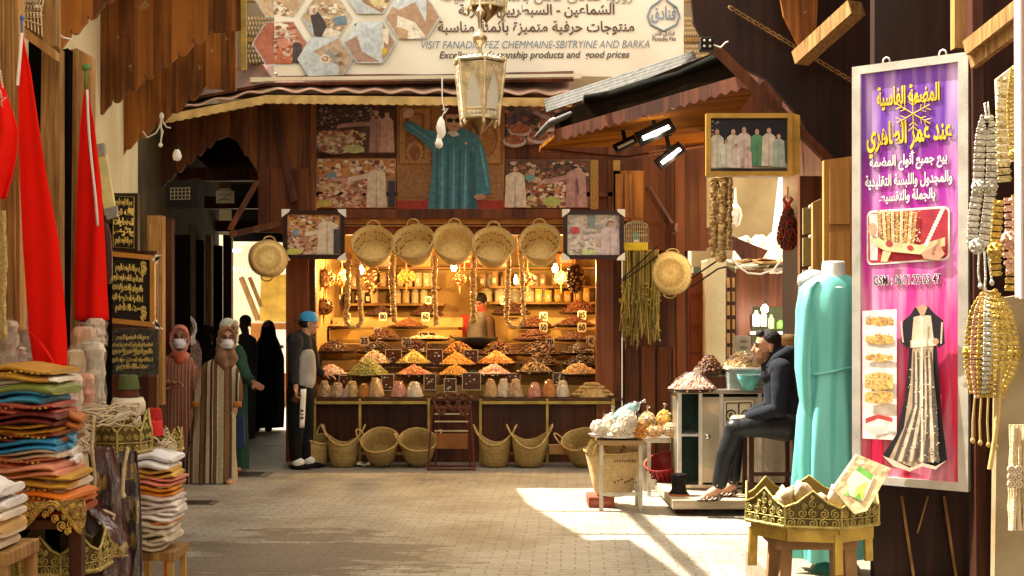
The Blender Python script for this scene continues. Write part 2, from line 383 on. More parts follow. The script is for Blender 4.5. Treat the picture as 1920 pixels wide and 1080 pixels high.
# ================================================================ the place: ground, buildings, street roofs
def face(d, y=0):                                   # outline seen straight on, standing d metres away; w goes back from the viewer
    return lambda u, v, w_: P(u, v, d)+Vector((0, w_, 0))
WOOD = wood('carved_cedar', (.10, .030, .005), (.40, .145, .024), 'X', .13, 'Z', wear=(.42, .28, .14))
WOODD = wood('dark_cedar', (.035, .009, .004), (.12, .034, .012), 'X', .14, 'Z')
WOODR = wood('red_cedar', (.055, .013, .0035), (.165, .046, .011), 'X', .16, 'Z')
WOODY = wood('honey_pine', (.12, .034, .0015), (.25, .085, .006), 'Y', .11, 'X', rough=.9, spec=.03)
WOODS = wood('stall_board', (.10, .024, .007), (.24, .068, .018), 'X', .30, 'Z', rough=.4)
WOODL = M('pale_timber', (.40, .21, .065), .6, vs=4, stretch=(9, 9, .8), var=.35, bump=.3, bs=12)
WOODB = M('old_shutter_timber', (.15, .07, .02), .7, vs=5, stretch=(10, 10, .7), col2=(.42, .24, .08), bump=.4, bs=12)
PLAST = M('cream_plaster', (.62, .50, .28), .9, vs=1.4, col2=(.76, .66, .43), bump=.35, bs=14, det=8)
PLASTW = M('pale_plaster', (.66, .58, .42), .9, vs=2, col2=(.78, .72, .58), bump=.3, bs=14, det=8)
PLASTD = M('shaded_alley_plaster', (.045, .032, .014), .9, vs=2, col2=(.10, .075, .034), bump=.4, bs=9, det=8)  # far darker copy of the plaster: the alley's shade is in the colour
DARK = M('painted_shade_black', (.006, .0045, .0035), 1, bump=0, spec=0); SHADE_BLACK = M('shade_black_boards', (.008, .005, .003), 1, spec=0)  # near-blacks that put deep shade into the colour of openings and boards
IRON = M('black_iron', (.008, .006, .005), .7, .0, bump=.2)
STEEL = M('brushed_steel', (.45, .40, .32), .33, .85, var=.3, vs=9, bump=.05)
TIN = M('weathered_tin', (.075, .072, .065), .7, .1, var=.4, vs=5, stretch=(1, 6, 1), bump=.2)
WHITE = M('white_paint', (.80, .78, .72), .5, var=.05, bump=.05)
GOLD = M('gold_thread', (.56, .36, .08), .42, .75, var=.4, vs=40, bump=.5, bs=90)
BRASS = M('aged_brass', (.72, .60, .38), .42, .5, var=.35, vs=14, bump=.15)
YEL = M('mustard_paint', (.40, .29, .07), .55, .1, var=.3, vs=8)

g = MB(); g.grid(lambda u, v: (-60+120*u, -25+145*v, 0), 4, 4, 0, sm=False)
tag(g.build('ground', paving()), kind='structure')

def wall_x(d):
    pts = [(-8, .35), (3, -1.55), (8, -2.68), (13, -3.80), (20, -4.47), (40, -6.5)]
    for (a, x0), (b, x1) in zip(pts, pts[1:]):
        if d <= b: return x0+(x1-x0)*(d-a)/(b-a)
    return -6.5
def scallop(a, b, n, depth, flip=1):
    """points from a to b along a carved eave edge with ogee teeth and little notches, in pixel units"""
    a, b = Vector(a), Vector(b); t = b-a; nn = Vector((0, -1))*flip
    out = []
    for i in range(n):
        for s_, o in ((0, 0), (.05, .08), (.08, .62), (.11, .66), (.13, 1.05), (.16, 1.05), (.18, .66), (.21, .62), (.25, .16), (.36, .12), (.52, -.02), (.66, -.26), (.80, -.34), (.92, -.16)):
            q = a+t*((i+s_)/n)+nn*o*depth*.6; out.append((q.x, q.y))
    out.append((b.x, b.y)); return out

# ---- left row of shops
lb = thing('shop_building', 'long cream plastered shop row with carved cedar canopies down the left side', 'building', (wall_x(8), 8, 0))
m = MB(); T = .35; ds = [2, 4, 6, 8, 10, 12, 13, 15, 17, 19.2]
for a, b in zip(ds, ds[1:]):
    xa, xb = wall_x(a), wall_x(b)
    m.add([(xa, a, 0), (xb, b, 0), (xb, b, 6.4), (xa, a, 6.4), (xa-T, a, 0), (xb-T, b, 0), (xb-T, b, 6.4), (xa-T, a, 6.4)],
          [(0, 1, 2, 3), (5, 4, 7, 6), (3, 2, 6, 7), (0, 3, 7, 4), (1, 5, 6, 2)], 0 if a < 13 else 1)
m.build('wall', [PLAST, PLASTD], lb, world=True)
# roof over the shops
ev = [(4.2, -1.25), (6.6, -1.62), (9.0, -1.66), (10.6, -1.9)]
m = MB()
for (a, xa), (b, xb) in zip(ev, ev[1:]):
    za = 4.42
    va = [(wall_x(a), a, za+.5), (xa, a, za), (xb, b, za), (wall_x(b), b, za+.5)]
    m.add(va+[(x, y, z+.07) for x, y, z in va], [(0, 1, 2, 3), (7, 6, 5, 4), (1, 5, 6, 2), (0, 4, 5, 1), (3, 2, 6, 7), (0, 3, 7, 4)], 0)
m.build('canopy_roof', WOODD, lb, world=True)
def panel(d, outline, mat=WOOD, t=.035, name='canopy_board', parent=lb):
    m = MB(); m.prism(outline, face(d), t); return m.build(name, mat, parent, world=True)
panel(6.6, [(60, -120), (262, -120), (262, -40)]+scallop((232, -22), (106, 92), 4, 20)[0:]+[(100, 110), (60, 110)])
b_ = panel(9.1, [(150, -120), (455, -120), (455, 56), (400, 60)]+scallop((400, 60), (184, 214), 7, 22)+[(176, 262), (150, 262)])
panel(11.2, [(196, 40), (442, 40), (442, 170), (388, 166)]+scallop((388, 166), (236, 280), 5, 19)+[(228, 294), (196, 294)])
m = MB(); m.beam(P(456, -100, 9.07), P(458, 132, 9.07), .035, .03); m.build('edge_strip', YEL, lb, world=True)
m = MB()
for (px, y0, y1, d) in ((181, 20, 222, 9.07), (229, 160, 292, 11.16)):
    m = MB(); m.beam(P(px, y0, d), P(px, y1, d), .022, .03); m.build('corner_batten', WOODL, lb, world=True)
# carved window with iron lattice, top left
wn = MB(); wn.prism([(36, -60), (86, -60), (86, 88), (36, 50)], face(5.2), .05); wn.prism([(80, -60), (104, -60), (104, 86), (80, 86)], face(5.15), .06)
wo = wn.build('window', WOODB, lb, world=True)
m = MB()
for i in range(7):
    x = 40+i*6.5; m.tube([P(x, -40, 5.14), P(x+2.5, 0, 5.14), P(x-2, 22, 5.14), P(x, 44+i*4, 5.14)], .0035, 5)
for j in range(4): m.tube([P(38, -20+j*18, 5.135), P(80, -12+j*18+6, 5.135)], .0035, 5)
for i in range(6):
    for j in range(3): m.tube([P(43+i*6+4*math.cos(k), 0+j*14+5*math.sin(k), 5.13) for k in [q*.9 for q in range(7)]], .0022, 4, closed=True)
m.build('lattice', BRASS, wo, world=True)
# timber posts and folded shutters on the shop front
for pts, d, mt, nm in (([(-40, -60), (34, -60), (38, 620), (-40, 620)], 4.75, WOODL, 'post'),
                   ([(78, 92), (112, 90), (112, 700), (70, 700)], 5.4, WOODB, 'shutter'), ([(112, 94), (128, 90), (122, 700), (106, 700)], 5.46, DARK, 'gap'),  # last one: black strip painting the shade between the shutters
                   ([(128, 94), (146, 90), (138, 700), (122, 700)], 5.7, WOODB, 'shutter'), ([(146, 92), (172, 106), (166, 700), (138, 700)], 5.72, WOODL, 'shutter')):
    m = MB(); m.prism(pts, face(d), .06); m.build(nm, mt, lb, world=True, bevel=.006)
m = MB(); m.prism([(44, 72), (84, 92), (84, 700), (44, 700)], face(5.75), .04); m.build('doorway_shade', DARK, lb, world=True)  # flat black panel painted as the shade inside the opening
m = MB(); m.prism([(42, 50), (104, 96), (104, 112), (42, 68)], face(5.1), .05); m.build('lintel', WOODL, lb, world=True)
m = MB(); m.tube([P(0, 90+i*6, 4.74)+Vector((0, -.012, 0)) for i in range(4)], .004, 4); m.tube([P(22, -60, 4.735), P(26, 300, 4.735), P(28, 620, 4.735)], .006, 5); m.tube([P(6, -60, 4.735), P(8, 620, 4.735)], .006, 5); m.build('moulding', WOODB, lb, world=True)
# black panels painting in the shade of the shop recess behind the goods
m = MB(); m.prism([(168, 420), (205, 420), (205, 800), (168, 800)], face(7.2), .05); m.build('doorway_shade', DARK, lb, world=True)
m = MB(); m.prism([(-60, 560), (170, 560), (170, 800), (-60, 800)], face(5.9), .05); m.build('doorway_shade', DARK, lb, world=True)
# door panel, pilasters and black panels for shaded doorways down the alley
for x0, x1, y0, y1, d, mt, nm in ((276, 304, 404, 760, 12.2, WOODL, 'shutter'), (306, 322, 410, 780, 13.2, WOODD, 'post'), (322, 352, 440, 800, 14.0, DARK, 'doorway_shade'),
                                  (352, 362, 420, 800, 15.0, PLASTD, 'pilaster'), (362, 378, 450, 800, 15.6, DARK, 'doorway_shade'), (384, 396, 440, 800, 17.2, WOODB, 'post'),
                                  (398, 414, 460, 800, 17.6, DARK, 'doorway_shade'), (418, 434, 440, 805, 18.8, WOODD, 'post')):
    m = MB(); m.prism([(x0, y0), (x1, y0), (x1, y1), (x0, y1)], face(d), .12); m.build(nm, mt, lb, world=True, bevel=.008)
m = MB()
for i in range(3): m.prism([(279, 420+i*112), (301, 420+i*112), (301, 520+i*112), (279, 520+i*112)], face(12.18), .015)
m.build('shutter_panel', WOODL, lb, world=True, bevel=.01)
# covered alley: timber ceiling coloured black for its shade, with cross beams
al = thing('alley_roof', 'dark timber roof with cross beams over the narrow alley on the left', 'roof', (-3.2, 16.5, 3.3))
m = MB(); m.box(-4.8, -2.35, 14.5, 21.3, 3.75, 3.9); m.build('ceiling', SHADE_BLACK, al, world=True)
m = MB(); m.prism([(330, 250), (545, 250), (545, 455), (500, 452), (436, 452), (432, 330), (330, 330)], face(20.2), .15); m.build('alley_shade_board', DARK, al, world=True)  # near-black board painting in the darkness above the alley's far end
for k, d in enumerate((15.6, 17.2, 18.8)):
    m = MB(); m.box(-4.7, -2.4, d, d+.14, 3.3-.2*k, 3.46-.2*k); m.build('cross_beam', WOODR, al, world=True)
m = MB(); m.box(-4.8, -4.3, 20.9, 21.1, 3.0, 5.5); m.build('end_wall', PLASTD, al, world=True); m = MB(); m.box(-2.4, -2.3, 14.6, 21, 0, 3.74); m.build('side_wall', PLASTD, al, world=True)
# sunlit court at the end of the alley
ct = thing('house_wall', 'sunlit cream house wall at the end of the left alley', 'wall', (-4.2, 24.4, 0))
m = MB(); m.box(-6.8, -2.9, 24.4, 24.7, 0, 3.6); m.build('wall', PLASTW, ct, world=True)
m = MB(); m.prism([(436, 470), (540, 420), (540, 505), (436, 505)], face(22.8), 1.2); m.build('awning', PLASTW, ct, world=True)
m = MB()
for i in range(14): m.ball(P(440+i*7.4, 506, 22.79), (.035, .02, .05), 8)
m.build('awning_fringe', WHITE, ct, world=True)
m = MB(); m.prism([(490, 515), (540, 515), (540, 603), (486, 603)], face(23.6), .1); m.build('hoarding', M('ochre_board', (.55, .34, .06), .7), ct, world=True)
m = MB(); m.prism([(470, 606), (540, 606), (540, 800), (470, 800)], face(23.9), .1); m.build('door', M('orange_door', (.34, .13, .03), .6), ct, world=True)
m = MB(); m.prism([(500, 618), (540, 618), (540, 700), (500, 700)], face(23.7), .05); m.build('poster', WHITE, ct, world=True)
m = MB()
for i in range(7): m.cbox(P(505+(i % 3)*11, 632+i*9, 23.68), (.08, .02, .05))
m.build('poster_print', IRON, ct, world=True)
m = MB(); m.beam(P(452, 520, 23.3), P(484, 600, 23.3), .12, .08); m.beam(P(468, 520, 23.4), P(490, 575, 23.4), .09, .06); m.build('brace', WOODB, ct, world=True)

# ---- the stall house in the middle
SD = 14.4
sh = thing('stall_house', 'cedar boarded stall house with poster wall and fringed awning facing down the street', 'building', (-.6, SD, 0))
m = MB(); m.prism([(578, 200), (1145, 200), (1145, 400), (578, 400)], face(14.55), .12); m.build('poster_wall', WOODR, sh, world=True)
# left arch board over the alley
arch = [(300, 205), (592, 175), (592, 400), (528, 400), (506, 352)]+scallop((506, 352), (440, 262), 3, 12, -.6)+[(424, 256), (408, 262)]+scallop((408, 262), (316, 338), 5, 15)+[(304, 352)]
m = MB(); m.prism(arch, face(14.3), .05); m.build('arch_board', wood('arch_cedar', (.07, .02, .006), (.22, .075, .02), 'X', .15, 'Z'), sh, world=True)
m = MB(); m.prism([(484, 316), (578, 316), (578, 436), (484, 436)], face(14.22), .05); m.build('side_board', WOODR, sh, world=True)
m = MB(); m.beam(P(516, 206, 14.15), P(552, 378, 14.15), .075, .06); m.build('brace', WOODD, sh, world=True)
for a, b in (((430, 432), (482, 340)), ((430, 440), (530, 418))):
    m = MB(); m.beam(P(*a, 14.0), P(*b, 14.1), .06, .06); m.build('brace', WOODR, sh, world=True)
m = MB(); m.prism([(1140, 200), (1325, 200), (1325, 470), (1140, 470)], face(14.5), .1); m.build('wing_board', WOODR, sh, world=True)
m = MB(); m.prism([(1168, 470), (1290, 470), (1290, 866), (1168, 866)], face(14.6), .1); m.build('wing_board', WOODD, sh, world=True)
m = MB()
for i in range(4): m.prism([(1172+i*30, 650), (1198+i*30, 650), (1198+i*30, 850), (1172+i*30, 850)], face(14.57), .025)
m.build('wing_panel', WOODR, sh, world=True, bevel=.012)
m = MB(); m.prism([(1150, 320), (1208, 320), (1208, 414), (1150, 414)], face(14.42), .05); m.build('shutter', WOOD, sh, world=True, bevel=.008)
m = MB()
for i in range(3): m.prism([(1154+i*17.5, 326), (1168+i*17.5, 326), (1168+i*17.5, 408), (1154+i*17.5, 408)], face(14.4), .015)
m.build('shutter_panel', WOOD, sh, world=True, bevel=.008)
for a, b in (((1215, 352), (1266, 436)), ((1212, 420), (1268, 424))):
    m = MB(); m.beam(P(*a, 14.2), P(*b, 14.0), .07, .06); m.build('brace', WOODD if a[1] < 400 else WOODR, sh, world=True)
m = MB(); m.beam(P(1272, 200, 14.35), P(1278, 866, 14.35), .10, .1); m.build('post', WOODR, sh, world=True)
# awning: fabric valance, wavy dark gap, fringed cream trim
A0, A1, A2 = (306, 222), (500, 184), (1062, 190)
m = MB()
def awn(u, v):
    x = 300+770*u; y = (222-38*min(1, (x-306)/194)) if x < 500 else 184+6*(x-500)/562
    top = y-(18+22*min(1, max(0, (x-306)/194)))
    wv = 3.2*math.sin(x*.105)
    return P(x, top+(y-14+wv-top)*v, 13.35+.55*(1-v))
m.grid(awn, 150, 6); m.build('awning', M('dusty_awning_cloth', (.36, .21, .15), .9, vs=3, col2=(.52, .35, .27), bump=.3, bs=20), sh, world=True, solid=.01)
m = MB(); pts = [(300+i*3.9, 0) for i in range(199)]; up = []; lo = []
for x, _ in pts:
    y = (222-38*min(1, (x-306)/194)) if x < 500 else 184+6*(x-500)/562
    up.append((x, y-6)); lo.append((x, y+8+2.4*abs(math.sin(x*.19))))
m.prism(up+lo[::-1], face(13.3), .025); m.build('awning_trim', M('cream_fringe', (.52, .36, .14), .8, vs=8, var=.3), sh, world=True)
m = MB(); a, b, c, d_ = P(300, 196, 13.4), P(1075, 150, 13.4), P(1075, 150, 14.6)+Vector((0, 0, .25)), P(300, 180, 14.6)+Vector((0, 0, .1))
m.add([a, P(500, 158, 13.4), b, c, P(500, 158, 14.6)+Vector((0, 0, .25)), d_], [(0, 1, 4, 5), (1, 2, 3, 4)]); m.build('awning_roof', WOODD, sh, world=True, solid=.03)
m = MB(); m.beam(P(470, 150, 13.5), P(1090, 143, 13.5), .03, .05); m.build('ledge', PLASTW, sh, world=True)
# upper storey with turned wooden screens
m = MB(); m.box(-3.4, 2.8, 14.75, 15.05, 4.2, 7.2); m.build('upper_wall', M('sooty_plaster', (.26, .19, .12), .9, vs=3, col2=(.38, .30, .20)), sh, world=True)
for (x0, x1) in ((455, 522), (1278, 1330)):
    fo = MB()
    for y in (0, 75, 132): fo.beam(P(x0, y, 14.6), P(x1, y, 14.6), .05, .05)
    fo.beam(P(x0, -60, 14.6), P(x0, 140, 14.6), .05, .05); fo.beam(P(x1, -60, 14.6), P(x1, 140, 14.6), .05, .05)
    scn = fo.build('window', WOODB, sh, world=True)
    m = MB()
    for j in range(2):
        for i in range(10):
            x = x0+5+i*(x1-x0-8)/9.5; yy = 36+j*52
            for k in range(4): m.ball(P(x+(k % 2)*2, yy+k*9, 14.58), (.017, .017, .03), 6)
    m.build('turned_screen', M('turned_wood', (.40, .29, .16), .6), scn, world=True)
m = MB(); m.box(-2.4, 1.3, 14.7, 17.3, 4.05, 4.2); m.build('roof', WOODD, sh, world=True)

# ---- right hand plank awning with tin sheet
ra = thing('wooden_awning', 'honey coloured plank awning with tin sheets on top reaching out on the right', 'awning', P(1240, 230, 12.4))
a, b, c, d_ = P(1012, 280, 13.0), P(1040, 258, 12.2), P(1432, 146, 10.4), P(1345, 268, 13.9)
n_ = Vector((.0, .0, .035))
m = MB(); m.add([a, b, c, d_, a+n_, b+n_, c+n_, d_+n_], [(0, 1, 2, 3), (7, 6, 5, 4), (0, 4, 5, 1), (1, 5, 6, 2), (2, 6, 7, 3), (3, 7, 4, 0)]); m.build('soffit', WOODY, ra, world=True)
m = MB(); q = []; N_ = 44
top = [b.lerp(c, i/N_)+Vector((0, -.02, .075)) for i in range(N_+1)]
bot = [b.lerp(c, i/N_)+Vector((0, -.02, -.025-.03*abs(math.sin(i*1.57)))) for i in range(N_+1)]
vs = top+bot; vs2 = [v+Vector((.0, .03, 0)) for v in vs]; k = N_+1
m.add(vs+vs2, [(i, i+1, k+i+1, k+i) for i in range(N_)]+[(2*k+i, 2*k+k+i, 2*k+k+i+1, 2*k+i+1) for i in range(N_)]+[(i, 2*k+i, 2*k+i+1, i+1) for i in range(N_)]+[(k+i, k+i+1, 3*k+i+1, 3*k+i) for i in range(N_)])
m.build('fascia', WOODD, ra, world=True); m = MB(); u_ = V0 = Vector((0, .05, .07)); m.add([b+u_, c+u_, c+u_+Vector((0, 0, .30)), b+u_+Vector((0, 0, .16)), b+u_+Vector((0, .03, 0)), c+u_+Vector((0, .03, 0)), c+u_+Vector((0, .03, .30)), b+u_+Vector((0, .03, .16))], [(0, 1, 2, 3), (7, 6, 5, 4), (3, 2, 6, 7), (0, 3, 7, 4), (1, 5, 6, 2)]); m.build('shadow_gap_board', SHADE_BLACK, ra, world=True)  # black board added as the shadow gap between tin and fascia
m = MB(); m.prism([(1322, 120), (1548, 120), (1548, 332), (1322, 332)], face(12.9), .05); m.build('back_board', WOODD, ra, world=True)
m = MB(); m.tube([a+(b-a)*0, a+Vector((.4, .15, -.03)), a+Vector((.9, .4, -.04)), d_], .025, 6); m.build('edge_rail', WOODR, ra, world=True)
def tin(px0, py0, d0, px1, py1, d1, wid, lift, mat, nm):
    m = MB(); p0, p1 = P(px0, py0, d0), P(px1, py1, d1); up = Vector((.02, -wid*.8, -wid*.55))
    m.grid(lambda u, v: p0.lerp(p1, u)+up*v+Vector((0, 0, .012*math.sin(v*28)+lift)), 10, 36); m.build(nm, mat, ra, world=True, solid=.006)
tin(1020, 188, 12.9, 1300, 96, 11.9, .30, 0, TIN, 'tin_sheet'); tin(1030, 226, 12.5, 1102, 200, 12.2, .05, 0, WHITE, 'flashing')
m = MB(); m.tube([P(1004, 258, 12.3), P(1030, 232, 12.2), P(1075, 212, 12.1), P(1110, 205, 12)], [.02, .035, .03, .02], 8); m.build('gutter', TIN, ra, world=True)
m = MB(); m.loft([[P(x, y+hh*math.sin(t_)*.5, d)+Vector((0, .12*math.cos(t_), 0)) for t_ in [q_*.628 for q_ in range(10)]] for x, y, d, hh in ((1094, 186, 12, 14), (1140, 181, 11.8, 20), (1200, 163, 11.5, 24), (1268, 143, 11.2, 18), (1330, 116, 10.9, 22), (1400, 95, 10.6, 12))])
m.build('shadow_band', M('shadow_band_black', (.008, .008, .006), 1, var=.4, vs=6, bump=.5, bs=10, spec=.05), ra, world=True)  # black roll standing in for the shadow band below the tin

# ---- right hand buildings
rb = thing('shop_building', 'dark cedar shop front with a deep shaded gable on the right side of the street', 'building', (2.4, 8, 0))
m = MB()
gable = [(1288, -80), (1760, -80), (1760, 420), (1600, 420), (1560, 330), (1500, 222), (1440, 150), (1330, 96), (1300, 40)]
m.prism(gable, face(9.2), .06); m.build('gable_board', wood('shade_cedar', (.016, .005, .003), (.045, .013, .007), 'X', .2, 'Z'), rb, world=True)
m = MB(); m.beam(P(1340, 90, 9.12), P(1600, 345, 9.12), .07, .06); m.build('barge_board', WOODR, rb, world=True)
m = MB(); 
for i in range(22):
    c_ = P(1372+i*11, 18+i*6.6, 9.1); m.tube([c_+Vector((.026*math.cos(t_)-.006*math.sin(t_), -.02, .016*math.sin(t_)-.012*math.cos(t_))) for t_ in [q_*.785 for q_ in range(8)]], .006, 5, closed=True)
m.build('chain_moulding', WOODB, rb, world=True)
m = MB(); m.box(1.9, 4.2, 5.1, 12.2, 4.5, 4.6); m.build('canopy_roof', WOODD, rb, world=True)
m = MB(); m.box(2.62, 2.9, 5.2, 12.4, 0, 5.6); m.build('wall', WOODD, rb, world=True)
m = MB(); m.prism([(1545, 300), (1604, 292), (1604, 560), (1545, 560)], face(8.3), .05); dr = m.build('shutter', wood('honey_shutter', (.42, .20, .05), (.60, .33, .10), 'X', .3, 'Z'), rb, world=True, bevel=.008)
m = MB()
for y0, y1 in ((316, 420), (436, 540)): m.prism([(1556, y0), (1594, y0-4), (1594, y1), (1556, y1)], face(8.28), .012)
m.build('panel', MATS['honey_shutter'], dr, world=True, bevel=.006)
m = MB(); m.prism([(1500, 330), (1548, 330), (1548, 660), (1500, 660)], face(9.6), .08); m.build('post', WOODR, rb, world=True)
m = MB(); m.prism([(1524, 380), (1540, 372), (1540, 640), (1524, 640)], face(9.3), .05); m.build('shutter', WOODL, rb, world=True)
# front wall behind the sign: dark lacquered boards
m = MB(); m.prism([(1640, -80), (1990, -80), (1990, 1300), (1640, 1300)], face(6.5), .08); m.build('front_board', wood('lacquered_board', (.018, .006, .004), (.055, .018, .010), 'X', .22, 'Z', rough=.5), rb, world=True)
m = MB(); m.beam(P(1826, -80, 6.0), P(1836, 1300, 6.0), .05, .09); m.build('post', WOODD, rb, world=True)
for a_, b_2, wd in (((1690, 930), (1716, 1100), .012), ((1770, 930), (1795, 1100), .012), ((1740, 930), (1720, 1000), .006)):
    m = MB(); m.beam(P(*a_, 6.47), P(*b_2, 6.47), wd, .01); m.build('batten', WOODB, rb, world=True)
m = MB(); m.beam(P(1822, 92, 5.9), P(1990, -40, 5.4), .09, .07); m.beam(P(1822, 116, 5.9), P(1990, -10, 5.4), .03, .07); m.build('roof_beam', WOODB, rb, world=True)
m = MB(); m.beam(P(1500, 110, 8.9), P(1606, 14, 8.4), .12, .1); m.build('roof_beam', WOODB, rb, world=True)
m = MB(); m.prism([(1790, -80), (1818, -80), (1818, 90), (1790, 90)], face(6.2), .06); m.build('post', WOODL, rb, world=True)
m = MB(); m.prism([(1450, -80), (1540, -80), (1530, 60), (1500, 90), (1470, 30)], face(8.95), .04); m.build('patch_board', WOOD, rb, world=True)
m = MB(); m.prism([(1872, 560), (1990, 540), (1990, 1300), (1862, 1300)], face(5.6), .05); m.build('pilaster', M('worn_beige_plaster', (.20, .145, .075), .85, vs=4, col2=(.34, .27, .16)), rb, world=True)
m = MB(); m.box(1.35, 2.62, 6.2, 7.4, 0, .27); m.build('doorstep', M('step_stone', (.26, .21, .15), .8), rb, world=True)

# ---- what shows through the gap on the right
bg_ = thing('house', 'sunlit cream house with a patched tin roof in the gap on the right', 'building', (4.3, 18, 0))
m = MB(); m.prism([(1326, 486), (1362, 476), (1362, 690), (1326, 700)], face(16.0), .5); m.build('pillar', PLAST, bg_, world=True)
m = MB(); m.prism([(1290, 512), (1328, 512), (1328, 720), (1290, 720)], face(16.4), .06); dd = m.build('door', wood('red_door', (.17, .035, .012), (.30, .07, .02), 'X', .4, 'Z'), bg_, world=True)
m = MB()
for y0, y1 in ((518, 552), (560, 610), (618, 660), (666, 710)): m.prism([(1295, y0), (1323, y0), (1323, y1), (1295, y1)], face(16.38), .015)
m.build('panel', MATS['red_door'], dd, world=True, bevel=.012)
m = MB(); m.prism([(1362, 500), (1380, 512), (1380, 690), (1362, 690)], face(15.6), .06); m.build('carved_shutter', WOODD, bg_, world=True)
m = MB()
for i in range(6):
    for j in range(2): m.cbox(P(1366+j*9, 530+i*26, 15.58), (.035, .02, .12))
m.build('carving', WOODL, bg_, world=True)
m = MB(); m.prism([(1380, 500), (1560, 500), (1560, 700), (1500, 700), (1500, 575), (1410, 575), (1410, 700), (1380, 700)], face(18.0), .1); m.build('shop_front', WOODD, bg_, world=True)
m = MB(); m.prism([(1296, 330), (1460, 330), (1440, 500), (1296, 500)], face(19.2), .3); m.build('upper_wall', M('ochre_plaster', (.30, .20, .09), .9, vs=2, col2=(.46, .35, .19), bump=.3, bs=14), bg_, world=True)
m = MB(); m.prism([(1300, 500), (1600, 500), (1600, 720), (1300, 720)], face(19.0), .2); m.build('back_wall', M('dull_green_wall', (.10, .11, .055), .6), bg_, world=True)  # plain dull green back wall
m = MB(); m.grid(lambda u, v: P(1375+135*u, 448+52*v-14*u*(1-v)+3*math.sin(u*31)+2*math.sin(u*57+v*9), 17.8-1.3*v), 40, 8); m.build('tin_roof', M('rusty_tin', (.16, .10, .06), .7, var=.5, vs=7, col2=(.52, .44, .34)), bg_, world=True, solid=.02)
m = MB(); 
for i in range(26): m.cbox(P(U(1376, 1500), U(488, 508), U(16.2, 16.6)), (U(.12, .4), U(.1, .3), U(.01, .04)), i % 2, rot=(U(-.2, .2), U(-.25, .25), U(-.5, .5)))
m.build('roof_rubble', [M('pale_rubble', (.5, .44, .34), .9), WOODB], bg_, world=True)
m = MB(); m.prism([(1300, 440), (1330, 425), (1440, 470), (1410, 512), (1380, 470), (1300, 462)], face(16.6), .08); m.build('eave', WOODD, bg_, world=True)
# the lit little shop at the back: shelf with bottles
for i, (x, y, wd, hh, c_) in enumerate(((1418, 612, 14, 30, (.75, .72, .62)), (1432, 612, 12, 30, (.75, .72, .62)), (1446, 616, 12, 26, (.35, .45, .20)), (1464, 616, 16, 16, (.12, .42, .05)), (1482, 616, 14, 16, (.08, .18, .5)), (1496, 612, 10, 28, (.7, .6, .3)))):
    m = MB(); p = P(x, y, 17.9); s_ = wd*17.9/F/2; hz_ = hh*17.9/F
    m.lathe([(s_*.9, 0), (s_, .02), (s_, hz_*.7), (s_*.45, hz_*.85), (s_*.45, hz_)], 10, 0, p)
    tag(m.build('bottle', M('bottle%d' % i, c_, .3)), ('first ', 'second ', 'third olive ', 'squat green ', 'squat blue ', 'last ochre ')[i]+'bottle from the left on the lit shelf of the far right shop', 'bottle', 'bottles on the shelf of the far shop')
m = MB(); m.prism([(1410, 622), (1506, 622), (1506, 627), (1410, 627)], face(17.8), .25); m.build('shelf', WHITE, bg_, world=True)

# ---- overhead poles that cross the street
pf = thing('pole_frame', 'lashed timber poles crossing above the street out of the sunshine gap', 'pole frame', (-1, 11.5, 5.0))
for a_, b_2, r_ in (((-3.3, 12.15, 5.0), (3.2, 12.05, 5.0), .03), ((-3.2, 11.0, 5.0), (3.2, 10.95, 5.0), .03), ((-2.16, 12.6, 5.08), (-1.68, 5.5, 5.08), .06)):
    m = MB(); m.tube([a_, b_2], r_, 8); m.build('pole', WOODB, pf, world=True)
# unseen house walls added behind the viewer to cut frontal fill light
for bx_, lab in (((-1.9, -1.6, -7, 2.4, 0, 4.2), 'unseen cedar wall added behind the viewer on the left to cut front light'), ((2.3, 2.6, -7, 4.4, 0, 4.2), 'unseen cedar wall added behind the viewer on the right to cut front light')):
    m = MB(); m.box(*bx_); t = thing('house', lab, 'building', ((bx_[0]+bx_[1])/2, (bx_[2]+bx_[3])/2, 0)); m.build('wall', WOODR, t, world=True); m = MB()
    for q in range(3): f_ = (q+.5)/3; x, y = bx_[0]+(bx_[1]-bx_[0])*f_, bx_[2]+(bx_[3]-bx_[2])*f_; m.cbox((x, y, 1.1), (.8 if bx_[1]-bx_[0] > 1 else .36, .5 if bx_[1]-bx_[0] > 1 else .9, 2.2)); m.build('door', WOODD, t, world=True); m = MB()
m = MB()
for a, b in zip((8.4, 10, 11.6), (10, 11.6, 13)): xa, xb = wall_x(a)+.04, wall_x(b)+.04; m.add([(xa, a, 0), (xb, b, 0), (xb, b, 2.05), (xa, a, 2.05)], [(0, 1, 2, 3)])
m.build('dado_boards', WOODD, lb, world=True, solid=.03)
m = MB(); m.prism([(150, 362), (258, 362), (258, 470), (294, 470), (294, 800), (150, 800)], face(8.45), .05); m.build('partition_board', WOODD, lb, world=True)

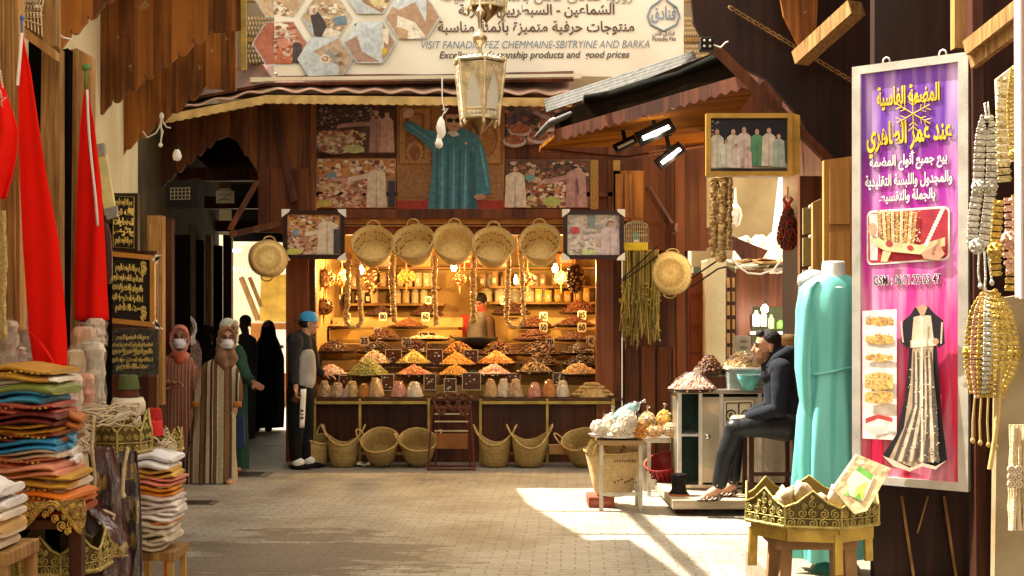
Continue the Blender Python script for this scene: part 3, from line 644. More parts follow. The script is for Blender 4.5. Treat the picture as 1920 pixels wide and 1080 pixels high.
for px, py, d_, rx, ry, lab, sq in ((1330, 893, 13.1, .26, .26, 'round iron manhole cover in the paving before the right counter', 0), (452, 890, 13.2, .30, .22, 'square iron cover in the paving beside the front woman', 1), (372, 943, 11.2, .16, .12, 'small iron drain grate in the paving by the cloth stack', 1)):
    p = Vector(((px-960)*d_/F, 3840/(py-600), .0)); t = thing('manhole_cover', lab, 'manhole cover', p, 0, 'iron covers in the paving'); m = MB()
    if sq: m.box(-rx, rx, -ry, ry, .0, .006)
    else: m.lathe([(rx, 0), (rx, .006), (.01, .006)], 28)
    m.build('plate', M('worn_iron', (.13, .105, .075), .6, var=.4, vs=14, bump=.4), t); m = MB()
    for i in range(7): m.box(-rx*.7, rx*.7, ry*(-.72+.24*i)-.008, ry*(-.72+.24*i)+.008, .0065, .011)
    tag(m.build('ribs', M('dark_ribs', (.06, .048, .035), .6), t), kind='stuff')
# ================================================================ the sweet and nut stall
ZC = .735
st = thing('market_stall', 'lit cedar sweet and nut stall with a stepped counter in the middle of the street', 'market stall', (-.65, 14.3, 0))
def stall(nm, mb, mt, **k): return mb.build(nm, mt, st, world=True, **k)
for x0, x1 in ((536, 578), (1118, 1150)):
    m = MB(); m.prism([(x0, 470), (x1, 470), (x1, 866), (x0, 866)], face(14.25), .14); stall('post', m, WOODS, bevel=.01)
for x0, x1 in ((578, 591), (1150, 1166)):
    m = MB(); m.prism([(x0, 470), (x1, 470), (x1, 866), (x0, 866)], face(14.32), .10); stall('post_strip', m, WOODR, bevel=.006)
m = MB(); m.prism([(640, 392), (1060, 392), (1060, 409), (640, 409)], face(14.2), .2); stall('lintel', m, WOODR, bevel=.008)
m = MB(); m.prism([(528, 410), (1168, 410), (1168, 424), (528, 424)], face(14.3), .12); stall('lintel', m, M('pale_rail', (.34, .18, .06), .6))
m = MB(); m.prism([(528, 425), (1168, 425), (1168, 440), (528, 440)], face(14.36), .12); stall('lintel', m, WOODR)
m = MB(); m.prism([(528, 441), (1168, 441), (1168, 470), (528, 470)], face(14.5), .03); 
STALLW = M('stall_plaster', (.26, .14, .04), .8, vs=2, col2=(.42, .26, .08), bump=.1)  # warm plaster for the inner stall walls
for x in (-2.36, 1.14): m = MB(); m.box(x, x+.08, 14.42, 17.2, 0, 3.4); stall('side_wall', m, STALLW)
m = MB(); m.box(-2.36, 1.22, 17.2, 17.3, 0, 3.4); stall('back_wall', m, STALLW)
m = MB(); m.box(-2.36, 1.22, 14.5, 17.3, 3.0, 3.05); stall('ceiling', m, WOODR)
m = MB(); m.box(-2.36, 1.22, 14.4, 14.62, 0, ZC-.03); stall('counter', m, wood('counter_front', (.05, .013, .005), (.13, .036, .012), 'X', .6, 'Z', rough=.4))
m = MB()
for i, x in enumerate((592, 634, 684, 730, 770, 905, 946, 988, 1036, 1080)): m.prism([(x, 764), (x+36, 764), (x+36, 850), (x, 850)], face(14.375), .02)
stall('counter_panel', m, MATS['counter_front'], bevel=.012)
m = MB(); m.box(-2.36, 1.22, 14.15, 14.75, ZC-.028, ZC); stall('counter_top', m, M('dark_counter', (.08, .035, .015), .35))
# olive painted rails in front of the counter
for x in (590, 675, 804, 901, 1026, 1150):
    m = MB(); p = P(x, 750, 14.12); m.cbox((p.x, 14.12, .37), (.028, .028, .72)); stall('rail_upright', m, YEL)
for x0, x1 in ((590, 800), (901, 1152)):
    for z in (.13, ZC-.045):
        m = MB(); a, b = P(x0, 0, 14.12), P(x1, 0, 14.12); m.cbox(((a.x+b.x)/2, 14.1, z), (b.x-a.x, .026, .03)); stall('rail', m, YEL)
# stepped display
STEP = M('step_cloth', (.30, .19, .07), .7, vs=4, var=.4); 
steps = [(14.55, 14.85, .86), (14.85, 15.15, .985), (15.15, 15.45, 1.12), (15.45, 15.75, 1.31), (15.75, 16.05, 1.475), (16.05, 16.4, 1.63)]
for i, (y0, y1, z) in enumerate(steps):
    for x0, x1 in (((-2.25, 1.12),) if i < 3 else ((-2.25, -.62), (-.05, 1.12))):
        m = MB(); m.box(x0, x1, y0, y1, z-.12 if i else ZC+.001, z); stall('display_step', m, STEP if i % 2 else M('step_board', (.30, .19, .05), .6))
for z, x0, x1 in ((2.04, -2.2, -.95), (2.05, -.3, 1.1), (1.84, -.3, 1.1), (1.82, -2.2, -.9), (2.3, -2.2, 1.1)):
    m = MB(); m.box(x0, x1, 16.9, 17.19, z-.03, z); stall('shelf', m, M('shelf_board', (.30, .16, .05), .6))
# hanging rods for the baskets
m = MB(); m.tube([P(640, 421, 14.15), P(1060, 421, 14.15)], .007, 6); stall('hanging_rod', m, IRON)

# bulbs
def bulb(px, py, d, lab, power=20, r=.035, col=(1, .60, .20)):
    t = thing('light_bulb', lab, 'light bulb', P(px, py, d))
    m = MB(); m.lathe([(.0, -.055), (r*.6, -.05), (r, -.02), (r*.9, .01), (r*.5, .035), (r*.42, .05)], 12)
    m.build('glass', M('bulb_glow', (1, .72, .36), emit=22, bump=0), t)
    m = MB(); m.lathe([(r*.45, .05), (r*.45, .085), (r*.3, .095)], 10); m.tube([(0, 0, .09), (.003, 0, .5)], .004, 5); m.build('socket', IRON, t)
    l = bpy.data.lights.new('bulb_light', 'POINT'); l.energy = power; l.color = col; l.shadow_soft_size = .05
    lo = bpy.data.objects.new('bulb_light', l); COL.objects.link(lo); lo.parent = t; lo.location = (0, -.09, -.06)
bulb(677, 506, 15.6, 'glowing bare bulb hanging by the left fig string in the stall')
bulb(851, 500, 15.6, 'glowing bare bulb hanging below the middle basket in the stall')
bulb(1041, 503, 15.6, 'glowing bare bulb hanging on the right beside the dark net of dates')
bulb(967, 524, 15.5, 'small glowing bulb hanging inside the big looped fig string', 8, .02)

# ---- woven palm baskets
ST1 = straw('palm_weave', (.50, .30, .08), (.88, .64, .25)); ST2 = straw('dry_palm_weave', (.20, .125, .035), (.50, .34, .11)); BIND = M('palm_cord', (.56, .38, .14), .7, vs=30, bump=.5, bs=80)
RED_ = M('dyed_palm', (.22, .07, .03), .7)
def basket(lab, group, rr, depth, rb_, mat=ST1, wave=.0, handles='Y', hh=.09, dots=False, stitch=False):
    t = thing('woven_basket', lab, 'basket', group=group)
    m = MB(); n = 36; rg = random.Random(len(COL.objects))
    prof = [(.0, .012), (rb_*.7, .0), (rb_, .012), (rb_+(rr-rb_)*.35, depth*.3), (rb_+(rr-rb_)*.72, depth*.65), (rr, depth)]
    inner = [(r-.009, z+(.0 if i else .0)) for i, (r, z) in enumerate(prof[::-1])][:-2]+[(rb_*.9, .02), (.001, .022)]
    full = prof+inner; vs = []; ph = rg.uniform(0, 6)
    for i, (r, z) in enumerate(full):
        for j in range(n):
            a = 2*math.pi*j/n; k = 1+.025*math.sin(2*a+ph)*(z/depth)+.012*math.sin(5*a+ph*2)*(z/depth)
            vs.append((r*k*math.cos(a), r*k*math.sin(a), z+wave*math.cos(2*a)*(z/depth)**2))
    m.add(vs, [(i*n+j, i*n+(j+1) % n, (i+1)*n+(j+1) % n, (i+1)*n+j) for i in range(len(full)-1) for j in range(n)], 0, True)
    m.build('body', mat, t)
    rim = [Vector(vs[5*n+j]) for j in range(n)]
    m = MB(); m.tube(rim, .0095, 6, closed=True); ro = m.build('rim', BIND, t)
    if stitch:
        m = MB()
        for q in rim+[(rim[i]+rim[i-1])/2 for i in range(n)]: m.ball(q*1.0+Vector((0, 0, .004)), (.007, .007, .011), 5)
        m.build('stitching', M('cream_stitch', (.62, .52, .36)), ro)
    if dots:
        m = MB()
        for zf in (.32, .72):
            for j in range(30):
                if rg.random() < .25: continue
                a = 2*math.pi*j/30; r = (rb_+(rr-rb_)*zf)-.013; m.cbox((r*math.cos(a), r*math.sin(a), depth*zf+.012*((j % 3)-1)), (.014, .014, .008))
        m.build('dyed_pattern', RED_, t)
    for sg in (1, -1):
        wv = rr*.30; base = rr*.985; pts = []
        for k in range(11):
            a = math.pi*k/10; u = wv*math.cos(a); v = base+hh*math.sin(a)*.45; z = depth+(wave if handles == 'X' else -wave)+hh*math.sin(a)*(.9 if handles == 'X' else .55)-.01
            pts.append((u, sg*v, z) if handles == 'Y' else (sg*v, u, z))
        m = MB(); m.tube(pts, .009, 6); m.build('handle', BIND, t)
    return t
hangs = [(698, 455, 0, 57, 'with red dots hanging first from the left on the stall rod', 1, 0), (773, 451, -8, 54, 'with a faint red band hanging second, tilted to its left', 1, 0), (851, 452, 3, 58, 'plain and pale hanging in the centre of the stall rod', 0, 0),
         (925, 457, 4, 56, 'with cream stitched rim hanging fourth, between centre and right end', 1, 1), (1012, 452, -3, 56, 'with cream stitched rim hanging last beside the right photo frame', 1, 1)]
for px, py, rz, rx, lab, dt, sc_ in hangs:
    t = basket('palm basket '+lab, 'palm baskets hanging over the stall counter', .232, .25, .165, ST1, 0, 'Y', .10, dt, sc_)
    t.rotation_euler = (R(rx), R(rz*.8), R(rz)); c_ = P(px, py, 14.0)
    nrm = Euler(t.rotation_euler).to_matrix() @ Vector((0, 0, .25)); t.location = c_-nrm
floor_b = [(590, 13.98, .185, .30, .135, .05, 'X', -8, -4, 60, ST2, 'dry palm basket half hidden behind the boy in the blue cap'), (644, 13.97, .185, .30, .14, .055, 'X', 0, 0, 5, ST2, 'upright palm basket standing on the floor under the left end of the counter'),
           (716, 13.99, .205, .27, .15, .0, 'X', 34, 6, -12, ST2, 'tipped palm basket with a plastic bag inside under the left counter'), (783, 14.0, .20, .27, .15, .0, 'X', 33, -4, 12, ST2, 'tipped empty palm basket beside the bead rack under the counter'),
           (928, 13.97, .185, .30, .14, .055, 'X', 0, 0, -5, ST2, 'upright palm basket on the floor just right of the bead rack'), (992, 13.95, .20, .29, .15, .06, 'X', 8, 0, 4, ST2, 'wide upright palm basket with long ears under the right counter'),
           (1098, 13.95, .20, .29, .15, .01, 'X', 30, -10, -14, ST2, 'tipped palm basket behind the small table of snack bags')]
for px, d, rr, dep, rbt, wv, hd, rx, ry, rz, mt, lab in floor_b:
    t = basket(lab, 'palm baskets on the floor under the counter', rr, dep, rbt, mt, wv, hd, .12)
    x = (px-960)*d/F; t.rotation_euler = (R(rx), R(ry), R(rz)); lift = rbt*math.sin(R(rx)); t.location = (x, d, lift*.95+.002)
# flat bread baskets hung bottom-out on both sides
for px, py, d, rr, lab in ((503, 484, 13.7, .2, 'shallow round palm basket hung bottom outwards left of the photo frame'), (1256, 512, 13.9, .228, 'shallow round palm basket hung bottom outwards on the dark wing boards')):
    t = basket(lab, 'shallow palm baskets hung at the stall sides', rr, .09, rr*.86, ST1, 0, 'Y', .1); t.rotation_euler = (R(-90), R(4), R(12 if px < 900 else -14)); t.location = P(px, py, d)

# ---- goods
NUTC = {'almond': ((.10, .035, .009), (.19, .07, .018)), 'date': ((.026, .008, .004), (.07, .022, .008)), 'fig': ((.46, .28, .10), (.72, .52, .24)), 'raisin': ((.018, .007, .005), (.05, .018, .009)),
        'apricot': ((.52, .18, .02), (.72, .33, .05)), 'mango': ((.62, .33, .03), (.80, .52, .10)), 'pistachio': ((.30, .28, .06), (.52, .48, .16)), 'pink': ((.62, .20, .13), (.80, .46, .36)),
        'peanut': ((.56, .32, .12), (.78, .54, .27)), 'coconut': ((.70, .58, .42), (.88, .80, .66)), 'walnut': ((.22, .12, .05), (.40, .24, .10)), 'chickpea': ((.50, .32, .12), (.72, .52, .26)), 'cranberry': ((.055, .014, .006), (.12, .038, .013)), 'mix': ((.42, .22, .08), (.85, .66, .44))}
def nut(k):
    a, b = NUTC[k]; return M('food_'+k, a, .42, vs=28, col2=b, bump=.2, bs=60, det=2)
DISH = M('dark_tray', (.045, .02, .012), .35); CARD = M('price_card', (.72, .64, .46), .7, var=.06); INK = M('black_ink', (.03, .02, .015), .7, bump=0)
CELLO = film('cellophane', .035, .12, 26, .9)
def heap_mesh(m, c, r, h, kinds, n, size, rg, flat=1.0, mats=1):
    prof = [(r, 0), (r*.86, h*.22), (r*.6, h*.56), (r*.3, h*.86), (.02, h)]
    m.lathe([(r*.97, 0), (r*.8, h*.18), (r*.55, h*.5), (r*.25, h*.8), (.01, h*.93)], 18, 0, c, sy=flat, wob=lambda a, i: .05*math.sin(3*a+i))
    pw_ = rg.uniform(.95, 1.7); lx_ = rg.uniform(-.18, .18)
    for i in range(n):
        t = math.sqrt(rg.random()); a = rg.uniform(0, 2*math.pi)
        if math.sin(a) > .55: a = -a
        q = r*t*(1+rg.uniform(-.04, .04)); z = h*max(0, (1-t**pw_))*.93
        s_ = size*rg.uniform(.8, 1.2); sh_ = (s_, s_*.75, s_*.6)
        m.lump(Vector(c)+Vector((q*math.cos(a)+lx_*z, q*math.sin(a)*flat, z+s_*.35)), sh_, (rg.uniform(0, 3), rg.uniform(0, 3), rg.uniform(0, 6)), rg.randrange(mats))
def tray(px, py, d, r, h, kind, lab, n=170, size=.017, kind2=None, dish='tray'):
    p = P(px, py, d); t = thing('heaped_tray', lab, 'food tray', p, group='heaped trays on the stall'); rg = random.Random(int(px*7+py))
    m = MB(); m.lathe([(r*.7, 0), (r*1.02, .012), (r*1.12, .035), (r*1.10, .04), (r*.98, .02), (.01, .016)], 22); m.build('tray', DISH, t)
    m = MB(); ms = [nut(kind)]+([nut(kind2)] if kind2 else [])
    heap_mesh(m, (0, 0, .018), r*1.02, h, kind, n, size, rg, 1, len(ms)); tag(m.build('heap', ms, t), kind='stuff')
    return t
T_ = [(621, 707, 14.7, .15, .10, 'pink', 'tray of pink red candied fruit behind the boy\'s hand', 'coconut'), (690, 708, 14.68, .20, .17, 'pistachio', 'tall heap of green olive coloured nuts behind the yellow bags', None), (776, 707, 14.7, .17, .10, 'pink', 'tray of pink sweets between two framed date boxes', 'apricot'),
      (852, 708, 14.7, .15, .11, 'mango', 'low tray of orange mango slices in the front middle', 'apricot'), (925, 706, 14.7, .17, .11, 'pink', 'tray of pale pink sweets behind the first bags right of the middle', 'coconut'), (1003, 702, 14.66, .17, .10, 'chickpea', 'raised white plate of cream and brown sweets', 'almond'), (1088, 706, 14.7, .19, .11, 'peanut', 'tray of tan nuts behind the pile of knobbly roots', None),
      (703, 686, 15.0, .16, .14, 'mix', 'tray of brown and cream mixed nuts above the green heap', 'coconut'), (776, 686, 15.0, .18, .14, 'mango', 'pointed heap of yellow dried mango', 'pistachio'), (858, 688, 15.0, .19, .13, 'apricot', 'orange and yellow fruit heap in the centre', 'mango'), (931, 686, 15.0, .19, .14, 'apricot', 'glossy bright orange apricot heap right of centre', None), (1012, 688, 15.0, .19, .13, 'almond', 'tray of brown almonds in the third row right of centre', 'date'), (1092, 688, 15.0, .19, .11, 'raisin', 'tray of almost black raisins in the third row by the right post', None),
      (624, 662, 15.3, .20, .12, 'date', 'tray of dark brown dates at the left wall', 'almond'), (706, 664, 15.3, .19, .12, 'date', 'tray of dark dates under the 35 price card', None), (783, 664, 15.3, .19, .13, 'cranberry', 'tray of red brown dates under the 20 price card', 'date'), (862, 668, 15.3, .18, .13, 'almond', 'orange brown nut heap in front of the black pan', 'apricot'), (936, 668, 15.3, .21, .14, 'almond', 'broad brown almond heap right of the black pan', 'cranberry'), (1010, 668, 15.3, .23, .14, 'cranberry', 'large dark red heap beside the 70 card', 'date'), (1088, 666, 15.3, .20, .13, 'raisin', 'dark raisin heap at the right post under the last card', 'date'),
      (720, 641, 15.6, .18, .12, 'cranberry', 'red brown heap under the 60 card on the fourth step left', 'date'), (802, 640, 15.6, .21, .05, 'coconut', 'flat tray of pale wrapped sweets under the wide card', 'apricot'), (1000, 641, 15.6, .20, .11, 'cranberry', 'red heap on the fourth step right of the vendor', None), (1076, 641, 15.6, .20, .10, 'date', 'dark date heap on the fourth step by the right post', 'cranberry'),
      (765, 617, 15.9, .20, .10, 'almond', 'brown heap on the fifth step between two fig strings', 'cranberry'), (1000, 617, 15.9, .21, .12, 'cranberry', 'dark red heap on the fifth step behind the yellow card', 'date'), (1078, 614, 15.9, .20, .12, 'date', 'dark heap on the fifth step behind the right yellow cards', 'cranberry'), (645, 617, 15.9, .16, .09, 'walnut', 'brown walnut heap on the fifth step at the left', None),
      (800, 594, 16.2, .17, .12, 'date', 'dark heap on the top step beside the middle fig string', None), (715, 594, 16.2, .17, .1, 'raisin', 'black raisin heap on the top step beside the left fig string', None), (958, 592, 16.2, .2, .14, 'raisin', 'pointed dark heap on the top step right of the vendor', 'date'), (1085, 590, 16.2, .2, .14, 'cranberry', 'pointed red brown heap on the top step at the right', None)]
for a in T_: tray(*a[:3], a[3]*1.17, a[4]*1.22, *a[5:7], kind2=a[7], n=210)
# cellophane bags on plates along the counter edge
def bag(p, r, h, kind, lab, top=.45):
    t = thing('snack_bag', lab, 'bag', p, group='cellophane bags along the counter edge'); rg = random.Random(int(p.x*991)); m = MB()
    m.lathe([(r*.95, 0), (r, h*.15), (r*.78, h*.6), (r*top, h*.92), (.01, h)], 14)
    for i in range(90):
        u = rg.random(); a = rg.uniform(-math.pi, .4); q = r*(1-u*(1-top))*1.0; m.lump((q*math.cos(a), q*math.sin(a), h*u*.95), (.014, .012, .009), (rg.uniform(0, 3), rg.uniform(0, 3), 0))
    for i in range(16): a = rg.uniform(0, 6.28); q = r*top*rg.random(); m.lump((q*math.cos(a), q*math.sin(a), h), (.014, .012, .009), (rg.uniform(0, 3), 0, 0))
    tag(m.build('filling', nut(kind), t), kind='stuff'); m = MB()
    m.lathe([(r*1.08, 0), (r*1.13, h*.15), (r*.92, h*.62), (r*(top+.12), h*.98), (r*.2, h*1.08), (r*.12, h*1.1)], 16, wob=lambda a, i: .06*math.sin(5*a+i*2)); m.build('wrapper', CELLO, t)
bags = [(608, 'mix', .068, .17, 'bag of mixed nuts partly behind the boy\'s arm'), (633, 'mix', .08, .15, 'second bag of mixed nuts from the boy'), (655, 'coconut', .07, .12, 'short bag of pale nuts at the right of the boy\'s plate'), (660, 'chickpea', .08, .165, 'bag of yellow chickpeas left on the green heap\'s plate'), (683, 'apricot', .07, .14, 'bag of orange fruit in the middle of the yellow plate'), (705, 'peanut', .09, .20, 'tall bag of tan nuts right on the yellow plate'),
        (748, 'pink', .088, .165, 'left bag of sugared pink almonds'), (777, 'coconut', .095, .16, 'right bag of sugared white almonds'), (920, 'peanut', .075, .19, 'bag of peanuts first on the right half'), (944, 'coconut', .075, .19, 'bag of white sugared nuts second on the right half'), (967, 'mix', .08, .19, 'bag of cream and brown nuts third on the right half'),
        (1003, 'pink', .075, .15, 'bag of rosy brown nuts in the middle of the right half'), (1029, 'apricot', .08, .18, 'bag of orange snacks in the right half'), (1055, 'coconut', .08, .17, 'bag of pale sweets left of the root pile')]
for px, k, r, h, lab in bags: bag(P(px, 746, 14.3)+Vector((0, rnd.uniform(-.02, .03), .012)), r, h, k, lab)
for px, r, lab in ((632, .2, 'dark plate under the mixed nut bags'), (684, .21, 'dark plate under the yellow bags'), (766, .21, 'dark plate under the sugared almond bags'), (944, .24, 'dark plate under the first three bags of the right half'), (1030, .22, 'dark plate under the orange and pale bags'), (1110, .23, 'dark plate under the pile of roots')):
    t = thing('plate', lab, 'plate', P(px, 746, 14.3)+Vector((0, 0, -.006)), group='plates along the counter edge')
    m = MB(); m.lathe([(r*.7, .0), (r, .010), (r*1.05, .02), (r*.98, .016), (.01, .012)], 24, sy=.6); m.build('dish', DISH, t)
# knobbly root pile
rt = thing('root_pile', 'pile of knobbly tan ginger roots at the right end of the counter', 'food pile', P(1110, 746, 14.3)+Vector((0, 0, .01)))
m = MB(); rg = random.Random(3)
m.lathe([(.2, 0), (.15, .08), (.02, .14)], 14, sy=.6)
for lvl, nn_, rr_ in ((.02, 11, .19), (.06, 9, .15), (.1, 7, .10), (.135, 4, .05)):
    for i in range(nn_):
        x = -rr_+2*rr_*i/(nn_-1); y = -.09+rr_*.1+lvl*.3; a = rg.uniform(-.5, .5)
        pts = [Vector((x+math.cos(a)*q*.045, y+rg.uniform(-.01, .01), lvl+math.sin(a)*q*.03+.012*(1-q*q))) for q in (-1, -.5, 0, .5, 1)]
        m.tube(pts, [.010, .017, .020, .017, .009], 7)
tag(m.build('roots', M('ginger_root', (.40, .22, .06), .6, vs=30, col2=(.62, .42, .18), bump=.6, bs=60), rt), kind='stuff')
# date boxes with white edges
bx = [(738, 672, 15.02, 'date box with shiny lid below the 20 card', 30, 33), (815, 672, 15.02, 'date box in the third row left of the orange heap', 30, 34), (883, 670, 15.0, 'date box right of the orange heap', 26, 28), (647, 717, 14.55, 'date box left of the green heap', 22, 26), (727, 717, 14.5, 'date box between the green heap and the almond bags', 22, 30), (806, 716, 14.5, 'date box above the bead rack, left one', 22, 30), (844, 722, 14.4, 'dark box with a white printed card above the bead rack', 22, 24), (884, 715, 14.4, 'wrapped date box above the bead rack, right one', 34, 32), (962, 710, 14.6, 'dark date box left of the raised plate', 26, 20), (1047, 710, 14.6, 'dark date box right of the raised plate', 20, 22)]
for px, py, d, lab, w_, h_ in bx:
    k = d/F; t = thing('date_box', lab, 'box', P(px, py+h_/2, d), group='boxes of dates on the stall'); m = MB(); a, b = w_*k, h_*k
    m.cbox((0, .02, b/2), (a, .04, b)); m.build('carton', M('date_brown', (.05, .018, .01), .2, vs=30, col2=(.14, .05, .02)), t)
    m = MB()
    for sx in (-1, 1): m.cbox((sx*a/2, -.003, b/2), (.006, .008, b+.006))
    m.cbox((0, -.003, b), (a-.006, .008, .006)); m.cbox((0, -.003, 0), (a-.006, .008, .006)); m.build('white_edge', CARD, t)
    m = MB()
    for i in range(5): m.cbox((U(-a*.3, a*.3), -.002, U(b*.15, b*.85)), (U(.01, .03), .004, U(.006, .016)), rot=(0, U(-.7, .7), 0))
    m.build('painted_highlight', M('highlight_paint', (.75, .70, .60), .25, .3), t)  # pale flecks painted as highlights on the box fronts
# price cards
cards = [(683, 640, 15.25, 17, 18, '35'), (708, 622, 15.55, 15, 17, '60'), (762, 641, 15.25, 18, 18, '20'), (801, 628, 15.5, 36, 11, '120-80'), (718, 594, 15.85, 15, 15, '80'), (798, 594, 15.85, 15, 17, '60'), (803, 563, 16.1, 11, 14, '50'), (945, 563, 16.1, 14, 16, '100'), (1019, 594, 15.85, 15, 18, '60'), (1019, 614, 15.6, 15, 18, '50'), (1091, 591, 15.85, 16, 17, '85'), (1091, 614, 15.6, 16, 18, '60'), (1031, 642, 15.3, 17, 15, '70'), (1107, 640, 15.3, 15, 22, '140'), (1105, 663, 15.1, 18, 17, '35'), (653, 595, 15.85, 8, 15, '1')]
for i, (px, py, d, w_, h_, tx) in enumerate(cards):
    k = d/F; a, b = w_*k, h_*k; nearby = {35: ''}
    t = thing('price_card', '%s %s price card, %s of the stall' % ('cream' if i % 3 else 'yellowish', tx, 'upper left' if px < 720 and py < 630 else 'lower left' if px < 780 and py >= 630 else 'upper middle' if px < 960 else 'lower right end' if py > 635 and px > 1060 else 'lower right' if py > 635 else 'far right, upper' if px > 1060 and py < 600 else 'far right, under another card' if px > 1060 else 'right, upper' if py < 600 else 'right, under another card'), 'price card', P(px, py+h_/2, d), group='price cards in the heaps')
    r_ = .2*min(a, b); o = [(-a/2+r_*(1-math.cos(q)) if s_ < 0 else a/2-r_*(1-math.cos(q)), 0) for s_ in (1,) for q in (0,)]
    ol = []
    for cx_, cz_, a0 in ((a/2-r_, r_, -90), (a/2-r_, b-r_, 0), (-a/2+r_, b-r_, 90), (-a/2+r_, r_, 180)):
        for q in range(0, 91, 30): ol.append((cx_+r_*math.cos(R(a0+q)), cz_+r_*math.sin(R(a0+q))))
    m = MB(); m.prism(ol, lambda u, v, w2: Vector((u, w2, v)), .004); m.build('card', CARD, t)
    m = MB(); put_text(m, 0, tx, 0, b/2, b*.85, lambda u, v, w2: Vector((u, -w2, v)), .003, bold=.004, width=a*.78); m.build('number', INK, t)
    m = MB(); m.tube([(0, .007, b*.5), (0, .02, -.09)], .003, 5); m.build('stick', WOODL, t)
# nets of nuts hanging like balls, and long nets
NET = M('net_cord', (.40, .16, .05), .6)
def netball(px, py, d, rx, rz_, kind, lab, cord=True):
    p = P(px, py, d); t = thing('net_bag', lab, 'net bag', p, group='nets of nuts hanging in the stall'); k = d/F; a, b = rx*k, rz_*k; rg = random.Random(int(px))
    m = MB(); m.ball((0, 0, 0), (a*.9, a*.9, b*.92), 14)
    for i in range(int(60+a*b*9000)):
        z = rg.uniform(-1, 1); q = rg.uniform(0, 6.28); s_ = math.sqrt(1-z*z); m.lump((a*s_*math.cos(q), a*s_*math.sin(q), b*z), (.019, .016, .013), (rg.uniform(0, 3), rg.uniform(0, 3), 0), rg.randrange(2))
    tag(m.build('nuts', [nut(kind), nut('walnut' if kind != 'walnut' else 'almond')], t), kind='stuff')
    m = MB(); m.tube([(0, 0, b), (0, 0, b+.04), (.004, 0, b+.22)], [.02, .008, .004], 6); 
    m.tube([(0, 0, -b), (0, 0, -b-.03), (0, 0, -b-.12)], [.014, .012, .004], 6); m.build('knot', NET, t)
for a in ((610, 522, 15.3, 16, 17, 'chickpea', 'pale net ball of nuts at the top of the left wall'), (607, 575, 15.2, 17, 14, 'walnut', 'dark net ball lower on the left wall above the boy'), (641, 520, 15.7, 15, 15, 'peanut', 'second pale net ball beside the left fig string'), (697, 523, 16, 14, 28, 'date', 'long dark net hanging beside the left bulb'), (762, 518, 15.9, 15, 12, 'apricot', 'orange brown net ball in the middle of the left half'), (862, 523, 16, 12, 11, 'cranberry', 'dark red net ball under the centre basket'), (989, 522, 15.8, 15, 12, 'raisin', 'nearly black net ball left of the right bulb'), (1052, 521, 15.9, 12, 11, 'peanut', 'pale net ball just right of the right bulb'), (1079, 522, 15.2, 16, 27, 'date', 'long brown net of dates near the right post'), (871, 480, 15.9, 10, 10, 'walnut', 'small net ball behind the centre basket')): netball(*a)
# strings of dried figs
FIGM = nut('fig')
def figs(pts_px, d, r, lab, group='strings of dried figs', per=.014):
    pts = [P(x, y, d) for x, y in pts_px]; out = []; L = 0
    for a, b in zip(pts, pts[1:]):
        n_ = max(1, int((b-a).length/per))
        for i in range(n_): out.append(a.lerp(b, i/n_))
    rg = random.Random(int(pts_px[0][0])); path = []; rad = []
    for i, p in enumerate(out):
        if i: path.append(p.lerp(out[i-1], .15)); rad.append(r*.5)
        j = Vector((rg.uniform(-1, 1), rg.uniform(-1, 1), 0))*r*.18; q = r*rg.uniform(.85, 1.12)
        for s_ in (.3, .7):
            if i+1 < len(out): path.append(p.lerp(out[i+1], s_)+j); rad.append(q)
    t = thing('fig_string', lab, 'fig string', pts[0], group=group); m = MB(); m.tube(path, rad, 9, sq=(1, .8)); o = m.build('figs', FIGM, t, world=True)
    m = MB(); m.tube([pts[0], pts[0]+Vector((.003, 0, .25))], .004, 5); m.build('cord', NET, t, world=True); return t
def uloop(x0, x1, y0, y1):
    cx, rr_ = (x0+x1)/2, (x1-x0)/2; return [(x0+4, y0), (x0, y1-40), (x0-2, y1-rr_)]+[(cx-rr_*math.cos(a), y1-rr_+rr_*math.sin(a)) for a in [k*math.pi/8 for k in range(1, 8)]]+[(x1+2, y1-rr_), (x1, y1-40), (x1-6, y0)]
figs(uloop(650, 676, 486, 614), 14.75, .033, 'looped string of pale figs at the left end of the stall'); figs([(737, 478), (735, 520), (739, 606)], 14.8, .04, 'single thick fig string hanging under the second basket')
figs([(816, 480), (814, 530), (818, 612)], 14.8, .034, 'single fig string hanging under the centre basket'); figs([(890, 462), (887, 520), (888, 608)], 14.7, .040, 'long fig string hanging right in front of the vendor'); figs(uloop(951, 981, 440, 614), 14.75, .033, 'big looped fig string with a bulb inside, right half of the stall')
figs([(1338, 333), (1337, 400), (1336, 484)], 11.9, .036, 'thin fig string on the left under the framed group photo', 'fig strings under the group photo'); figs([(1356, 333), (1354, 400), (1352, 490)], 11.9, .054, 'thick fig string in the middle under the framed group photo', 'fig strings under the group photo'); figs([(1369, 330), (1369, 400), (1367, 470)], 12.1, .03, 'short fig string on the right under the framed group photo', 'fig strings under the group photo')
